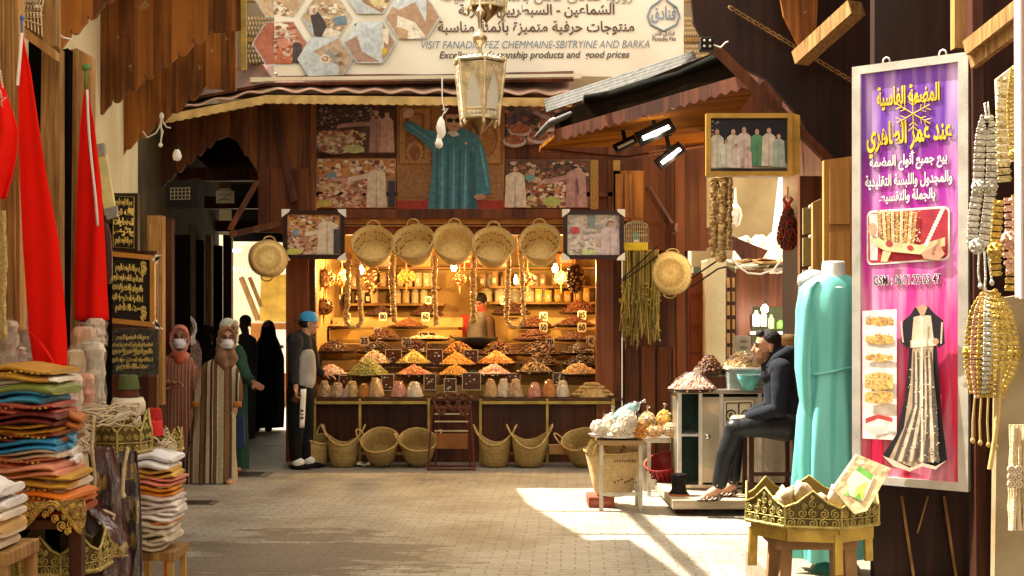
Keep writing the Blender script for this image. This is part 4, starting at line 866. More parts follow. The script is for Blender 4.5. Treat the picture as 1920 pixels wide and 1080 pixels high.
# jars on the back shelves
GL = M('jar_glass', (.75, .70, .55), .08, var=.05, alpha=.3, bump=0, spec=.8); 
def jar(px, z, d, r, h, kind, lab):
    t = thing('glass_jar', lab, 'jar', ((px-960)*d/F, d, z), group='jars on the back shelves of the stall')
    m = MB(); m.lathe([(r*.93, .005), (r*.93, h*.72), (.01, h*.74)], 12); m.build('contents', nut(kind), t)
    m = MB(); m.lathe([(r, 0), (r*1.02, h*.1), (r*1.02, h*.78), (r*.8, h*.86)], 14, cap1=False); m.build('glass', GL, t)
    m = MB(); m.lathe([(r*.85, h*.86), (r*.85, h), (.01, h)], 12); m.build('lid', M('gold_lid', (.5, .33, .1), .4, .6), t)
kk = list(NUTC); 
for i, x in enumerate((912, 938, 965, 993, 1021, 1050)): jar(x, 1.842, 17.02, .075, .19, kk[(i*5+6) % 13], ('first', 'second', 'third', 'fourth', 'fifth', 'last')[i]+' glass jar on the middle shelf at the right back, counted from the vendor')
for i, x in enumerate((920, 948, 976, 1004)): jar(x, 2.052, 17.02, .07, .16, kk[(i*4+1) % 13], ('first', 'second', 'third', 'last')[i]+' glass jar on the upper shelf at the right back, counted from the vendor')
for i, x in enumerate((745, 761, 778, 795)): jar(x, 1.822, 17.0, .05, .2, 'mango' if i % 2 else 'chickpea', ('first', 'second', 'third', 'last')[i]+' tall amber jar on the left back shelf from the left')
for i, x in enumerate((665, 684, 702, 720)): jar(x, 2.042, 17.0, .06, .16, kk[(i*3+2) % 13], ('first', 'second', 'third', 'last')[i]+' dark jar on the upper left back shelf from the left')
for i, (x, z, c_) in enumerate(((640, 2.3, (.10, .03, .02)), (720, 2.3, (.55, .48, .34)), (790, 2.3, (.5, .36, .12)), (870, 2.3, (.32, .05, .03)), (940, 2.3, (.6, .55, .42)), (1010, 2.3, (.12, .18, .06)), (1060, 2.3, (.55, .22, .05)), (800, 2.045, (.6, .52, .36)), (690, 1.822, (.6, .5, .3)), (770, 2.045, (.15, .06, .03)))):
    t = thing('carton', ('dark', 'cream', 'ochre', 'red', 'white', 'green', 'orange', 'pale', 'sand', 'brown')[i]+' carton on the back shelves of the stall', 'box', ((x-960)*17.05/F, 17.05, z), group='cartons on the back shelves'); m = MB(); m.cbox((0, 0, .09), (.26, .14, .18)); m.build('carton', M('carton_%d' % i, c_, .6), t, bevel=.008); m = MB(); m.cbox((0, -.0715, .1), (.16, .003, .08)); m.build('paper_label', CARD, t)
# black pan in front of the vendor
t = thing('pan', 'wide black pan in front of the vendor', 'pan', P(893, 656, 15.55)); m = MB(); m.lathe([(.12, 0), (.24, .05), (.27, .15), (.265, .155), (.23, .06), (.01, .02)], 24); m.build('bowl', M('black_pan', (.012, .010, .009), .4), t); m = MB(); m.tube([(-.27, 0, .14), (-.32, 0, .17), (-.3, .05, .15)], .01, 6); m.build('handle', IRON, t)
# bead rack in the middle
rk = thing('display_stand', 'dark red metal stand in front of the counter draped with brown wooden beads', 'stand', (P(847, 0, 13.7).x, 13.75, 0))
DR = M('dark_red_metal', (.12, .03, .018), .45, .3)
for sx in (-1, 1):
    for sy, xx in ((-1, .25), (1, .19)):
        m = MB(); m.beam((sx*xx, sy*.16, 0), (sx*(xx-.05), sy*.14, .70), .02, .02); m.build('leg', DR, rk)
for z, w2 in ((.012, .25), (.66, .2)):
    m = MB()
    for sy in (-.15, .15): m.beam((-w2, sy, z), (w2, sy, z), .018, .018)
    m.build('crossbar', DR, rk)
for z in (.42, .52, .6):
    m = MB(); m.cbox((0, -.13, z), (.36, .012, .014)); m.build('slat', M('tin_slat', (.5, .4, .28), .4, .5), rk)
m = MB(); m.cbox((0, -.02, .3), (.34, .02, .16)); m.build('box', M('orange_board', (.26, .10, .03), .6), rk)
for i, (x0, x1, dep, lab) in enumerate(((-.19, -.02, .16, 'left brown bead string on the red stand'), (-.06, .10, .12, 'middle brown bead string on the red stand'), (.05, .21, .17, 'right brown bead string on the red stand'))):
    t = thing('bead_string', lab, 'bead string', wloc(rk)+Vector(((x0+x1)/2, -.18, .74)), group='brown bead strings on the stand'); m = MB()
    for k in range(15):
        u = k/14; m.ball(((u-.5)*(x1-x0), .05*math.sin(3.14*u)-.0, -dep*math.sin(3.14*u)**.8+.02+.03*abs(u-.5)), (.017, .017, .02), 8)
    m.build('beads', M('dark_wood_bead', (.12, .045, .02), .4), t)
    m = MB()
    for k in range(10):
        u = k/9; m.ball(((u-.5)*(x1-x0)*.8, .02, .03+.05*math.sin(3.14*u)), (.016, .016, .018), 8)
    m.build('upper_beads', MATS['dark_wood_bead'], t)
t = thing('cardboard_box', 'flat brown cardboard box lying under the right counter', 'box', P(1051, 0, 14.0)*Vector((1, 1, 0)) if False else Vector(((1051-960)*14/F, 14.0, .145))); m = MB(); m.cbox((0, 0, .045), (.26, .2, .09)); m.build('carton', M('cardboard', (.40, .20, .08), .8), t, bevel=.004); m = MB(); m.cbox((0, 0, .0915), (.26, .03, .002)); m.build('tape', PLASTW, t)
for px, py, lab in ((682, 864, 'crumpled white paper scrap on the paving by the tipped basket'), (716, 866, 'smaller white paper scrap lying under the counter rail')):
    m = MB(); p = Vector(((px-960)*13.9/F, 13.9, .01)); m.grid(lambda u, v: p+Vector(((u-.5)*.14, (v-.5)*.1, .03*math.sin(u*7+v*4)*math.sin(v*5)+.025)), 6, 5); tag(m.build('paper_scrap', WHITE, None, loc=p, world=True, solid=.002), lab, 'paper')

for gi, (x0, x1, n_, z, kd, lab) in enumerate(((700, 800, 7, 2.06, 'chickpea', 'small amber packet in the row on the left back shelf'), (905, 1085, 9, 2.06, 'walnut', 'small brown packet in the row on the right back shelf'), (600, 690, 6, 1.84, 'raisin', 'small dark packet in the row low on the left back shelf'), (1010, 1100, 6, 1.86, 'mango', 'small golden packet low on the right back shelf'))):
    for i in range(n_):
        px = x0+(x1-x0)*i/(n_-1); h_ = U(.14, .20); t = thing('packet', lab, 'packet', ((px-960)*16.93/F, 16.93, z-.017), U(-.2, .2), lab.replace('small ', '').replace('packet', 'packets')); m = MB()
        m.loft([[Vector((a_*math.copysign(abs(math.cos(q))**.6, math.cos(q)), b_3*math.sin(q), zz_)) for q in [w_*.628 for w_ in range(10)]] for zz_, a_, b_3 in ((0, .042, .028), (h_*.3, .05, .034), (h_*.75, .044, .022), (h_*.95, .045, .006), (h_, .05, .004))]); m.build('packet', nut(kd), t)
        m = MB(); m.cbox((0, -.031, h_*.42), (.045, .004, .06)); m.build('paper_label', CARD, t)
# ================================================================ banner, posters, photographs, sign, lamps
class Art:
    """flat print built from coloured pieces, each laid a hair in front of the one below"""
    def __init__(s, fn, step=.0012): s.fn = fn; s.k = 0; s.mb = MB(); s.mats = []; s.ix = {}; s.step = step
    def c(s, col):
        key = tuple(round(c, 3) for c in col)
        if key not in s.ix: s.ix[key] = len(s.mats); s.mats.append(M('print_%d_%d_%d' % tuple(int(c*255) for c in key), key, .55, var=.22, vs=22, bump=0, spec=.3))
        return s.ix[key]
    def poly(s, pts, col):
        s.k += 1; w_ = .003+s.k*s.step; vs = [s.fn(u, v, w_) for u, v in pts]
        s.mb.add(vs, [tuple(range(len(vs)))], s.c(col)); return s
    def rect(s, x0, y0, x1, y1, col): return s.poly([(x0, y0), (x1, y0), (x1, y1), (x0, y1)], col)
    def ell(s, cx, cy, rx, ry, col, n=14, rot=0):
        return s.poly([(cx+rx*math.cos(a)*math.cos(rot)-ry*math.sin(a)*math.sin(rot), cy+rx*math.cos(a)*math.sin(rot)+ry*math.sin(a)*math.cos(rot)) for a in [2*math.pi*i/n for i in range(n)]], col)
    def dots(s, x0, y0, x1, y1, cols, n, r, seed=1, clip=None):
        rg = random.Random(seed); n = int(n*1.8)
        for i in range(n):
            x, y = rg.uniform(x0, x1), rg.uniform(y0, y1); q = r*.62*rg.uniform(.4, 1.3)
            if clip and not clip(x, y): continue
            w_ = .003+(s.k+1+i/n*1.5)*s.step; k = rg.choice((5, 6, 7)); a0 = rg.uniform(0, 6)
            s.mb.add([s.fn(x+q*1.3*math.cos(a0+6.283*j/k), y+q*.8*math.sin(a0+6.283*j/k), w_) for j in range(k)], [tuple(range(k))], s.c(rg.choice(cols)))
        s.k += 3; return s
    def line(s, a, b, w_, col):
        d = Vector((b[0]-a[0], b[1]-a[1])); q = Vector((-d.y, d.x)).normalized()*w_/2
        return s.poly([(a[0]+q.x, a[1]+q.y), (b[0]+q.x, b[1]+q.y), (b[0]-q.x, b[1]-q.y), (a[0]-q.x, a[1]-q.y)], col)
    def man(s, x, y, h, robe, skin=(.50, .30, .20), hat=None, hair=(.03, .02, .015), lean=0, wd=.30):
        """a standing figure in a long robe, head at the top; h = height in print units"""
        w2 = h*wd; s.poly([(x-w2*.55, y), (x-w2*.5, y-h*.45), (x-w2*.48, y-h*.74), (x-w2*.2, y-h*.82), (x+w2*.2, y-h*.82), (x+w2*.48, y-h*.74), (x+w2*.52, y-h*.4), (x+w2*.58, y)], robe)
        s.poly([(x-w2*.05, y), (x-w2*.02, y-h*.75), (x+w2*.02, y-h*.75), (x+w2*.05, y)], tuple(c*.7 for c in robe))
        s.ell(x+lean, y-h*.90, h*.062, h*.085, hair); s.ell(x+lean, y-h*.885, h*.055, h*.075, skin)
        if hat: s.poly([(x+lean-h*.06, y-h*.93), (x+lean-h*.05, y-h*1.02), (x+lean+h*.05, y-h*1.02), (x+lean+h*.06, y-h*.93)], hat)
        return s
    def build(s, name, parent): return s.mb.build(name, s.mats, parent, world=True)
def flat(d): return lambda u, v, w_: P(u, v, d)+Vector((0, -w_, 0))
def base_sheet(nm, x0, y0, x1, y1, d, mat, parent, t=.006):
    m = MB(); m.prism([(x0, y0), (x1, y0), (x1, y1), (x0, y1)], face(d), t); return m.build(nm, mat, parent, world=True)
CREAM = M('banner_cream', (.78, .74, .62), .6, vs=1.5, col2=(.85, .81, .70), bump=.25, bs=3)
# ---- the big banner
DB = 13.75; bn = thing('banner', 'big cream vinyl banner with hexagon photos and Arabic and English lines above the stall', 'banner', P(897, 142, DB))
bfn = lambda u, v, w_: P(u, v-(u-900)*.004, DB-.035*math.sin(u*.016+v*.004)-.012*math.sin(u*.055-v*.03))+Vector((0, -w_, 0))
m = MB(); m.grid(lambda u, v: bfn(514+768*u, -150+292*v+3*math.sin(u*9)*v, 0), 60, 12); m.build('cloth', CREAM, bn, world=True)
a = Art(bfn, .0008)
def hexa(cx, cy, r, fn2, rim=(.50, .56, .60)):
    o = lambda q: [(cx+q*math.cos(k*math.pi/3), max(-140, cy+q*.9*math.sin(k*math.pi/3))) for k in range(6)]
    a.poly(o(r+2.5), rim); a.poly(o(r), fn2)
    return lambda x, y: abs(y-cy) < r*.76 and abs(x-cx) < r*.9-abs(y-cy)*.5
BR_, TN, DKp, WHp = (.30, .17, .09), (.52, .38, .24), (.07, .055, .06), (.72, .66, .56)
cl = hexa(525, -10, 50, TN); a.dots(516, -20, 560, 26, [WHp, BR_, (.35, .1, .06)], 40, 5, 2, cl)
cl = hexa(525, 80, 50, (.45, .16, .10)); a.dots(516, 50, 560, 112, [(.55, .3, .2), (.3, .08, .05), (.6, .45, .35)], 50, 6, 3, cl); a.rect(519, 88, 546, 118, (.5, .15, .08)); a.ell(532, 80, 12, 10, (.55, .25, .15)); a.line((516, 68), (556, 66), 2, WHp); a.man(558, 118, 48, DKp, hat=None, wd=.36)
cl = hexa(613, 33, 46, TN); a.dots(580, 6, 650, 66, [WHp, BR_, (.4, .3, .2)], 60, 5, 4, cl); a.poly([(583, 30), (596, 20), (606, 34), (616, 56), (606, 72), (590, 66)], DKp); a.ell(588, 18, 8, 9, WHp); a.ell(590, 20, 4, 6, (.45, .28, .18)); a.poly([(612, 52), (640, 60), (632, 72), (604, 68)], WHp); a.poly([(624, 34), (648, 28), (652, 44), (630, 48)], (.14, .22, .30))
cl = hexa(694, -12, 46, BR_); a.dots(664, -10, 724, 26, [(.6, .5, .2), TN, WHp], 50, 5, 5, cl); a.ell(704, 4, 18, 10, (.62, .52, .28))
cl = hexa(774, 33, 50, (.40, .26, .17)); a.poly([(746, 30), (800, 34), (798, 70), (768, 74), (744, 56)], WHp); a.poly([(752, 4), (800, 2), (798, 36), (750, 30)], BR_); a.poly([(738, 48), (766, 58), (764, 74), (748, 72)], (.45, .3, .18)); a.dots(772, 44, 788, 62, [DKp], 8, 1.6, 6)
cl = hexa(694, 80, 47, (.36, .23, .17)); a.poly([(664, 96), (660, 74), (672, 64), (686, 66), (694, 84), (700, 104), (672, 108)], (.30, .27, .24)); a.ell(672, 54, 7, 9, (.28, .16, .10)); a.ell(672, 48, 7, 4, DKp); a.poly([(706, 56), (730, 54), (728, 92), (710, 90)], WHp); a.ell(691, 87, 4, 7, (.60, .42, .03)); a.ell(722, 97, 5, 7, (.60, .42, .03))
hexa(611, 111, 50, (.46, .36, .26)); BLp = (.22, .28, .36)
for k in range(8): ang = k*math.pi/4; a.poly([(611+32*math.cos(ang+.2), 111+24*math.sin(ang+.2)), (611+18*math.cos(ang+.39), 111+14*math.sin(ang+.39)), (611+32*math.cos(ang+.58), 111+24*math.sin(ang+.58)), (611+38*math.cos(ang+.39), min(138, 111+28*math.sin(ang+.39)))], BR_)
for k in range(16): ang = k*math.pi/8; a.poly([(611, 111), (611+22*math.cos(ang-.1), 111+17*math.sin(ang-.1)), (611+(27 if k % 2 else 16)*math.cos(ang), 111+(21 if k % 2 else 12)*math.sin(ang)), (611+22*math.cos(ang+.1), 111+17*math.sin(ang+.1))], BLp)
a.ell(611, 111, 10, 8, WHp); a.ell(611, 111, 7, 5.5, (.45, .22, .12)); a.ell(611, 111, 3, 2.4, WHp)
a.build('hexagon_photos', bn)
tm = MB()
def bt(txt, cx, cy, wpx, size, mi, **k):
    sc_ = DB/F; vs, fs = lettering(txt, size, width=wpx*sc_, **k); tm.add([bfn(cx+v.x/sc_, cy-v.y/sc_, .012) for v in vs], fs, mi)
bt('زوروا فنادق فاس بالمدينة العتيقة', 1005, -6, 362, .16, 1, ar=True, bold=.002); bt('الشماعين - السبطريين والبركة', 1006, 20, 292, .15, 0, ar=True, bold=.003)
bt('منتوجات حرفية متميزة بأثمنة مناسبة', 1005, 52, 368, .155, 0, ar=True, bold=.003); bt('VISIT FANADIQ FEZ CHEMMAINE-SBITRYINE AND BARKA', 1004, 85, 428, .115, 2, shear=.22)
bt('Excellent craftsmanship products and  good prices', 1002, 104, 356, .105, 3, shear=.22, bold=.0015); bt('فنادق', 1244, 28, 46, .19, 2, ar=True, bold=.004); bt('فنادق فاس', 1244, 64, 42, .07, 0, ar=True, bold=.001); bt('Fanadiq Fès', 1245, 75, 44, .06, 3, bold=.001)
drop = [(1244, -8), (1252, 4), (1268, 16), (1274, 32), (1268, 48), (1250, 57), (1244, 60), (1238, 57), (1220, 48), (1214, 32), (1220, 16), (1236, 4)]
tm.tube([bfn(x, y, .012) for x, y in drop], .011, 6, 2, closed=True, sq=(1, 1))
tm.build('lettering', [M('ink_brown', (.10, .065, .05), .6, bump=0), M('ink_grey', (.30, .27, .24), .6, bump=0), M('ink_blue', (.18, .25, .33), .6, bump=0), M('ink_charcoal', (.07, .055, .05), .6, bump=0)], bn, world=True)
m = MB()
for x, y in ((518, 137), (1278, 132), (900, 139)): m.ball(bfn(x, y, .01), .014, 8)
tag(m.build('eyelet', STEEL, bn, world=True), None)

# ---- poster wall over the stall
pw = thing('poster', 'large poster of a man in a teal robe with raised arm before carved panels', 'poster', P(842, 392, 14.45)); d = 14.5
base_sheet('sheet', 744, 197, 946, 392, d, M('poster_tan', (.36, .17, .05), .5), pw); a = Art(flat(d))
OR1, OR2 = (.40, .20, .06), (.24, .09, .03)
a.rect(746, 200, 810, 310, OR2); a.rect(750, 204, 806, 306, OR1); a.rect(760, 212, 796, 298, OR2); a.ell(778, 232, 14, 16, OR1); a.rect(746, 314, 944, 372, (.30, .14, .05)); a.rect(880, 200, 944, 310, OR2); a.rect(886, 204, 938, 306, OR1); a.ell(912, 260, 22, 34, OR2); a.ell(912, 262, 17, 28, (.33, .14, .04)); a.ell(778, 285, 16, 20, OR1); a.ell(778, 287, 11, 15, OR2)
a.dots(748, 318, 942, 370, [(.44, .23, .09), (.20, .09, .03)], 150, 2.2, 11); a.dots(750, 204, 808, 308, [(.44, .24, .09), (.22, .09, .03)], 60, 2.2, 12); a.dots(884, 204, 942, 308, [(.44, .24, .09), (.22, .09, .03)], 60, 2.2, 13)
a.rect(744, 376, 946, 392, (.32, .03, .015)); TE, TEd, TEl = (.055, .19, .25), (.03, .11, .15), (.12, .32, .39)
a.poly([(802, 392), (810, 330), (812, 286), (790, 262), (760, 244), (757, 234), (768, 226), (800, 244), (828, 250), (838, 242), (872, 242), (898, 256), (912, 292), (921, 362), (892, 370), (897, 392)], TE)
for i, x in enumerate((818, 828, 838, 849, 860, 871, 881)): a.poly([(x-2, 392), (x+1, 290), (x+3, 270), (x+4, 290), (x+4, 392)], TEl if i % 2 else TEd)
a.poly([(884, 392), (886, 300), (890, 280), (893, 370), (894, 392)], TEd); a.line((764, 234), (806, 262), 3, TEl); a.line((900, 270), (914, 350), 4, TEl); a.ell(766, 214, 11, 8, (.58, .36, .25), rot=-.5)
for k in range(4): a.line((760+k*4, 212), (756+k*5, 202+abs(k-1)), 2.6, (.58, .36, .25))
a.ell(900, 370, 11, 6, (.42, .24, .15)); a.poly([(838, 250), (852, 242), (862, 254), (850, 258)], (.6, .56, .5)); a.ell(851, 228, 15, 20, (.52, .30, .19)); a.poly([(836, 216), (838, 200), (866, 200), (868, 216)], (.10, .02, .02)); a.ell(844, 227, 6, 4.5, (.02, .015, .015)); a.ell(859, 227, 6, 4.5, (.02, .015, .015)); a.line((838, 225), (866, 225), 1.4, (.02, .015, .015)); a.line((846, 239), (856, 239), 1.6, (.26, .09, .07)); a.rect(872, 268, 876, 272, (.6, .45, .1))
a.build('print', pw)
def photo(nm, lab, x0, y0, x1, y1, d, draw, bg_c, group='photographs on the poster wall', cat='photograph'):
    t = thing(nm, lab, cat, P((x0+x1)/2, y1, d), group=group); base_sheet('sheet', x0, y0, x1, y1, d, M('photo_%d_%d' % (x0, y0), bg_c, .4, var=.4, vs=5, bump=0), t); a = Art(flat(d)); draw(a); a.build('print', t); return t
PK, WHr, MV = (.50, .30, .24), (.66, .54, .42), (.38, .21, .19)
FOOD = [(.52, .22, .12), (.62, .38, .26), (.34, .10, .05), (.66, .52, .40), (.50, .42, .18), (.22, .08, .05)]
def dr1(a):
    a.rect(592, 199, 740, 240, (.05, .03, .03)); a.dots(596, 202, 700, 240, [(.12, .06, .05), (.35, .26, .22), (.03, .02, .03), (.2, .1, .08)], 60, 5, 21); a.man(706, 286, 84, MV, hat=(.12, .03, .03)); a.man(726, 286, 80, PK, hat=(.10, .03, .03)); a.line((700, 232), (640, 236), 8, MV); a.line((642, 236), (632, 240), 5, (.42, .26, .18))
    a.ell(630, 268, 40, 22, (.30, .22, .18)); a.dots(596, 246, 684, 286, FOOD, 130, 5, 22); a.ell(664, 280, 20, 8, (.44, .44, .20)); a.ell(706, 222, 3, 2, (.02, .02, .02))
def dr2(a):
    a.rect(592, 299, 740, 330, (.48, .22, .06)); a.dots(600, 300, 738, 330, [(.08, .05, .04), (.6, .4, .3), (.35, .12, .06), (.7, .6, .5)], 50, 6, 23); a.dots(594, 332, 690, 388, FOOD+[(.62, .32, .24)], 170, 6, 24); a.man(706, 389, 86, WHr, hat=(.20, .04, .03), wd=.40); a.line((690, 330), (652, 338), 9, WHr); a.ell(622, 330, 8, 8, (.14, .26, .36)); a.line((622, 336), (650, 338), 6, (.5, .3, .22)); a.ell(608, 382, 15, 7, (.5, .42, .1)); a.rect(728, 340, 741, 388, (.04, .03, .05))
def dr3(a):
    a.dots(950, 200, 1048, 268, [(.06, .04, .05), (.2, .08, .05), (.36, .16, .10), (.10, .07, .08)], 120, 8, 25)
    for x, y in ((975, 245), (1010, 258), (965, 265), (1030, 236)): a.ell(x, y, 22, 12, (.48, .38, .34)); a.ell(x, y-3, 19, 9, (.30, .09, .05)); a.dots(x-16, y-10, x+16, y+3, [(.42, .16, .09), (.22, .06, .04)], 24, 3, int(x))
    a.line((1000, 210), (1040, 228), 8, (.28, .18, .18))
def dr4(a):
    a.rect(949, 301, 1104, 340, (.10, .05, .03)); a.dots(952, 302, 1102, 338, [(.3, .14, .07), (.04, .03, .03), (.5, .36, .26), (.2, .06, .04)], 70, 6, 26); a.dots(985, 336, 1060, 388, FOOD, 130, 6, 27); a.man(966, 389, 80, WHr, wd=.46); a.man(1080, 389, 86, MV, hat=(.14, .03, .03), wd=.42); a.line((1064, 332), (1022, 342), 8, MV); a.line((1000, 340), (1022, 342), 6, (.45, .28, .2)); a.ell(996, 326, 7, 9, (.42, .25, .17)); a.ell(994, 334, 9, 6, (.15, .3, .3)); a.ell(1034, 378, 18, 9, (.42, .44, .14)); a.line((1082, 335), (1084, 365), 3, (.16, .07, .07)); a.ell(1078, 314, 5, 2.4, (.02, .02, .02))
photo('photograph', 'photo of a pink robed man reaching over food, top left of poster wall', 590, 197, 742, 288, 14.5, dr1, (.10, .05, .04)); photo('photograph', 'photo of a white robed man seen from behind, lower left of poster wall', 590, 297, 742, 390, 14.5, dr2, (.40, .20, .10))
photo('photograph', 'dark photo of bowls of spices, top right of the poster wall', 948, 197, 1050, 272, 14.5, dr3, (.08, .05, .05)); photo('photograph', 'photo of two men shaking hands over food, lower right of the poster wall', 948, 299, 1106, 390, 14.5, dr4, (.16, .08, .05))
m = MB(); m.prism([(578, 197), (589, 197), (589, 392), (578, 392)], face(14.49), .03); m.prism([(1107, 300), (1122, 300), (1122, 392), (1107, 392)], face(14.49), .03)
t = thing('carved_strip', 'narrow gilded carved strips edging the poster wall', 'moulding', P(583, 392, 14.49)); m.build('strip', M('gilt_carving', (.26, .12, .03), .5, vs=60, col2=(.46, .27, .08), bump=1, bs=70), t, world=True)
# ---- framed photographs with white corner guards
def framed(lab, x0, y0, x1, y1, d, draw, bgc, fmat, fw=8, corners=True, group=None, tilt=0):
    t = thing('framed_photo', lab, 'framed photo', P((x0+x1)/2, y1, d), group=group); m = MB()
    for o in ([(x0, y0), (x1, y0), (x1-fw, y0+fw), (x0+fw, y0+fw)], [(x0, y1), (x0+fw, y1-fw), (x1-fw, y1-fw), (x1, y1)], [(x0, y0), (x0+fw, y0+fw), (x0+fw, y1-fw), (x0, y1)], [(x1, y0), (x1, y1), (x1-fw, y1-fw), (x1-fw, y0+fw)]): m.prism(o, face(d-.03), .045)
    m.build('frame', fmat, t, world=True, bevel=.004)
    base_sheet('picture', x0+fw-1, y0+fw-1, x1-fw+1, y1-fw+1, d, M('photo_%d_%d' % (x0, y0), bgc, .3, var=.4, vs=5, bump=0), t); a = Art(flat(d)); draw(a); a.build('print', t)
    if corners:
        q = fw*1.9
        for cx, cy, sx, sy in ((x0-2, y0-2, 1, 1), (x1+2, y0-2, -1, 1), (x0-2, y1+2, 1, -1), (x1+2, y1+2, -1, -1)):
            m = MB(); m.prism([(cx, cy), (cx+q*sx, cy), (cx+q*.9*sx, cy+q*.35*sy), (cx+q*.3*sx, cy+q*.8*sy), (cx, cy+q*sy)], face(d-.036), .05); m.build('corner_guard', WHITE, t, world=True)
    return t
def df1(a):
    a.rect(540, 402, 636, 432, (.55, .26, .07)); a.dots(545, 402, 634, 432, [(.08, .06, .05), (.62, .44, .34), (.4, .14, .07), (.7, .62, .5)], 46, 5, 31); a.dots(540, 434, 606, 476, FOOD+[(.66, .40, .32)], 130, 5, 32); a.man(614, 477, 76, WHr, hat=(.34, .07, .04), wd=.46); a.line((600, 434), (572, 440), 8, WHr); a.ell(555, 436, 6, 7, (.2, .3, .42)); a.ell(552, 472, 16, 6, (.56, .54, .12)); a.rect(626, 430, 637, 476, (.06, .05, .06))
def df2(a):
    a.dots(1064, 402, 1160, 440, [(.62, .54, .48), (.4, .3, .28), (.55, .48, .46), (.35, .36, .38)], 90, 6, 33); a.rect(1102, 402, 1116, 428, (.22, .26, .28)); a.ell(1078, 432, 9, 7, (.5, .08, .08)); a.dots(1064, 440, 1130, 480, [(.64, .50, .50), (.6, .6, .42), (.66, .6, .58), (.52, .36, .36)], 120, 5, 34); a.man(1144, 481, 68, (.56, .46, .50), wd=.5); a.line((1130, 440), (1092, 446), 8, (.56, .46, .50)); a.ell(1104, 474, 14, 6, (.54, .60, .30))
DKF = M('dark_frame', (.03, .012, .01), .3)
framed('dark framed photo of a white robed man at a stall hung left of the baskets', 530, 394, 646, 486, 13.95, df1, (.45, .28, .18), DKF); framed('dark framed pale photo of a man in lilac robe hung right of the baskets', 1056, 394, 1170, 486, 13.95, df2, (.55, .46, .42), DKF)
def df3(a):
    a.rect(1332, 222, 1476, 262, (.015, .012, .02)); a.dots(1334, 222, 1346, 300, [(.3, .26, .2), (.1, .1, .06)], 24, 3, 35); a.rect(1330, 306, 1476, 316, (.4, .36, .32))
    for x, y, h, c_ in ((1344, 314, 74, (.62, .56, .46)), (1374, 312, 72, (.60, .52, .42)), (1394, 312, 76, (.56, .44, .42)), (1418, 312, 72, (.10, .26, .14)), (1440, 312, 74, (.62, .54, .44)), (1458, 314, 64, (.36, .42, .38)), (1360, 315, 54, (.58, .56, .48)), (1378, 316, 46, (.64, .54, .48)), (1400, 317, 40, (.60, .42, .38))): a.man(x, y, h, c_, wd=.34)
gf = framed('gilt framed group photo of a family in robes hung under the right gable', 1324, 212, 1486, 330, 8.9, df3, (.10, .08, .08), M('gilt_frame', (.46, .26, .05), .45, .3), 9, False); m = MB(); m.prism([(1486, 212), (1500, 216), (1500, 324), (1486, 330)], face(8.9), .04); m.build('frame_side', MATS['gilt_frame'], gf, world=True)
t = thing('paper_notice', 'small white paper notice with a scribbled line in the dark alley', 'notice', P(422, 382, 15.5)); base_sheet('sheet', 405, 358, 439, 381, 15.5, CARD, t); a = Art(flat(15.5)); a.line((410, 378), (434, 362), 1.4, (.2, .18, .14)); a.line((410, 366), (434, 365), 1.6, (.25, .22, .18)); a.line((411, 374), (432, 374), 1.6, (.25, .22, .18)); a.build('scribble', t)

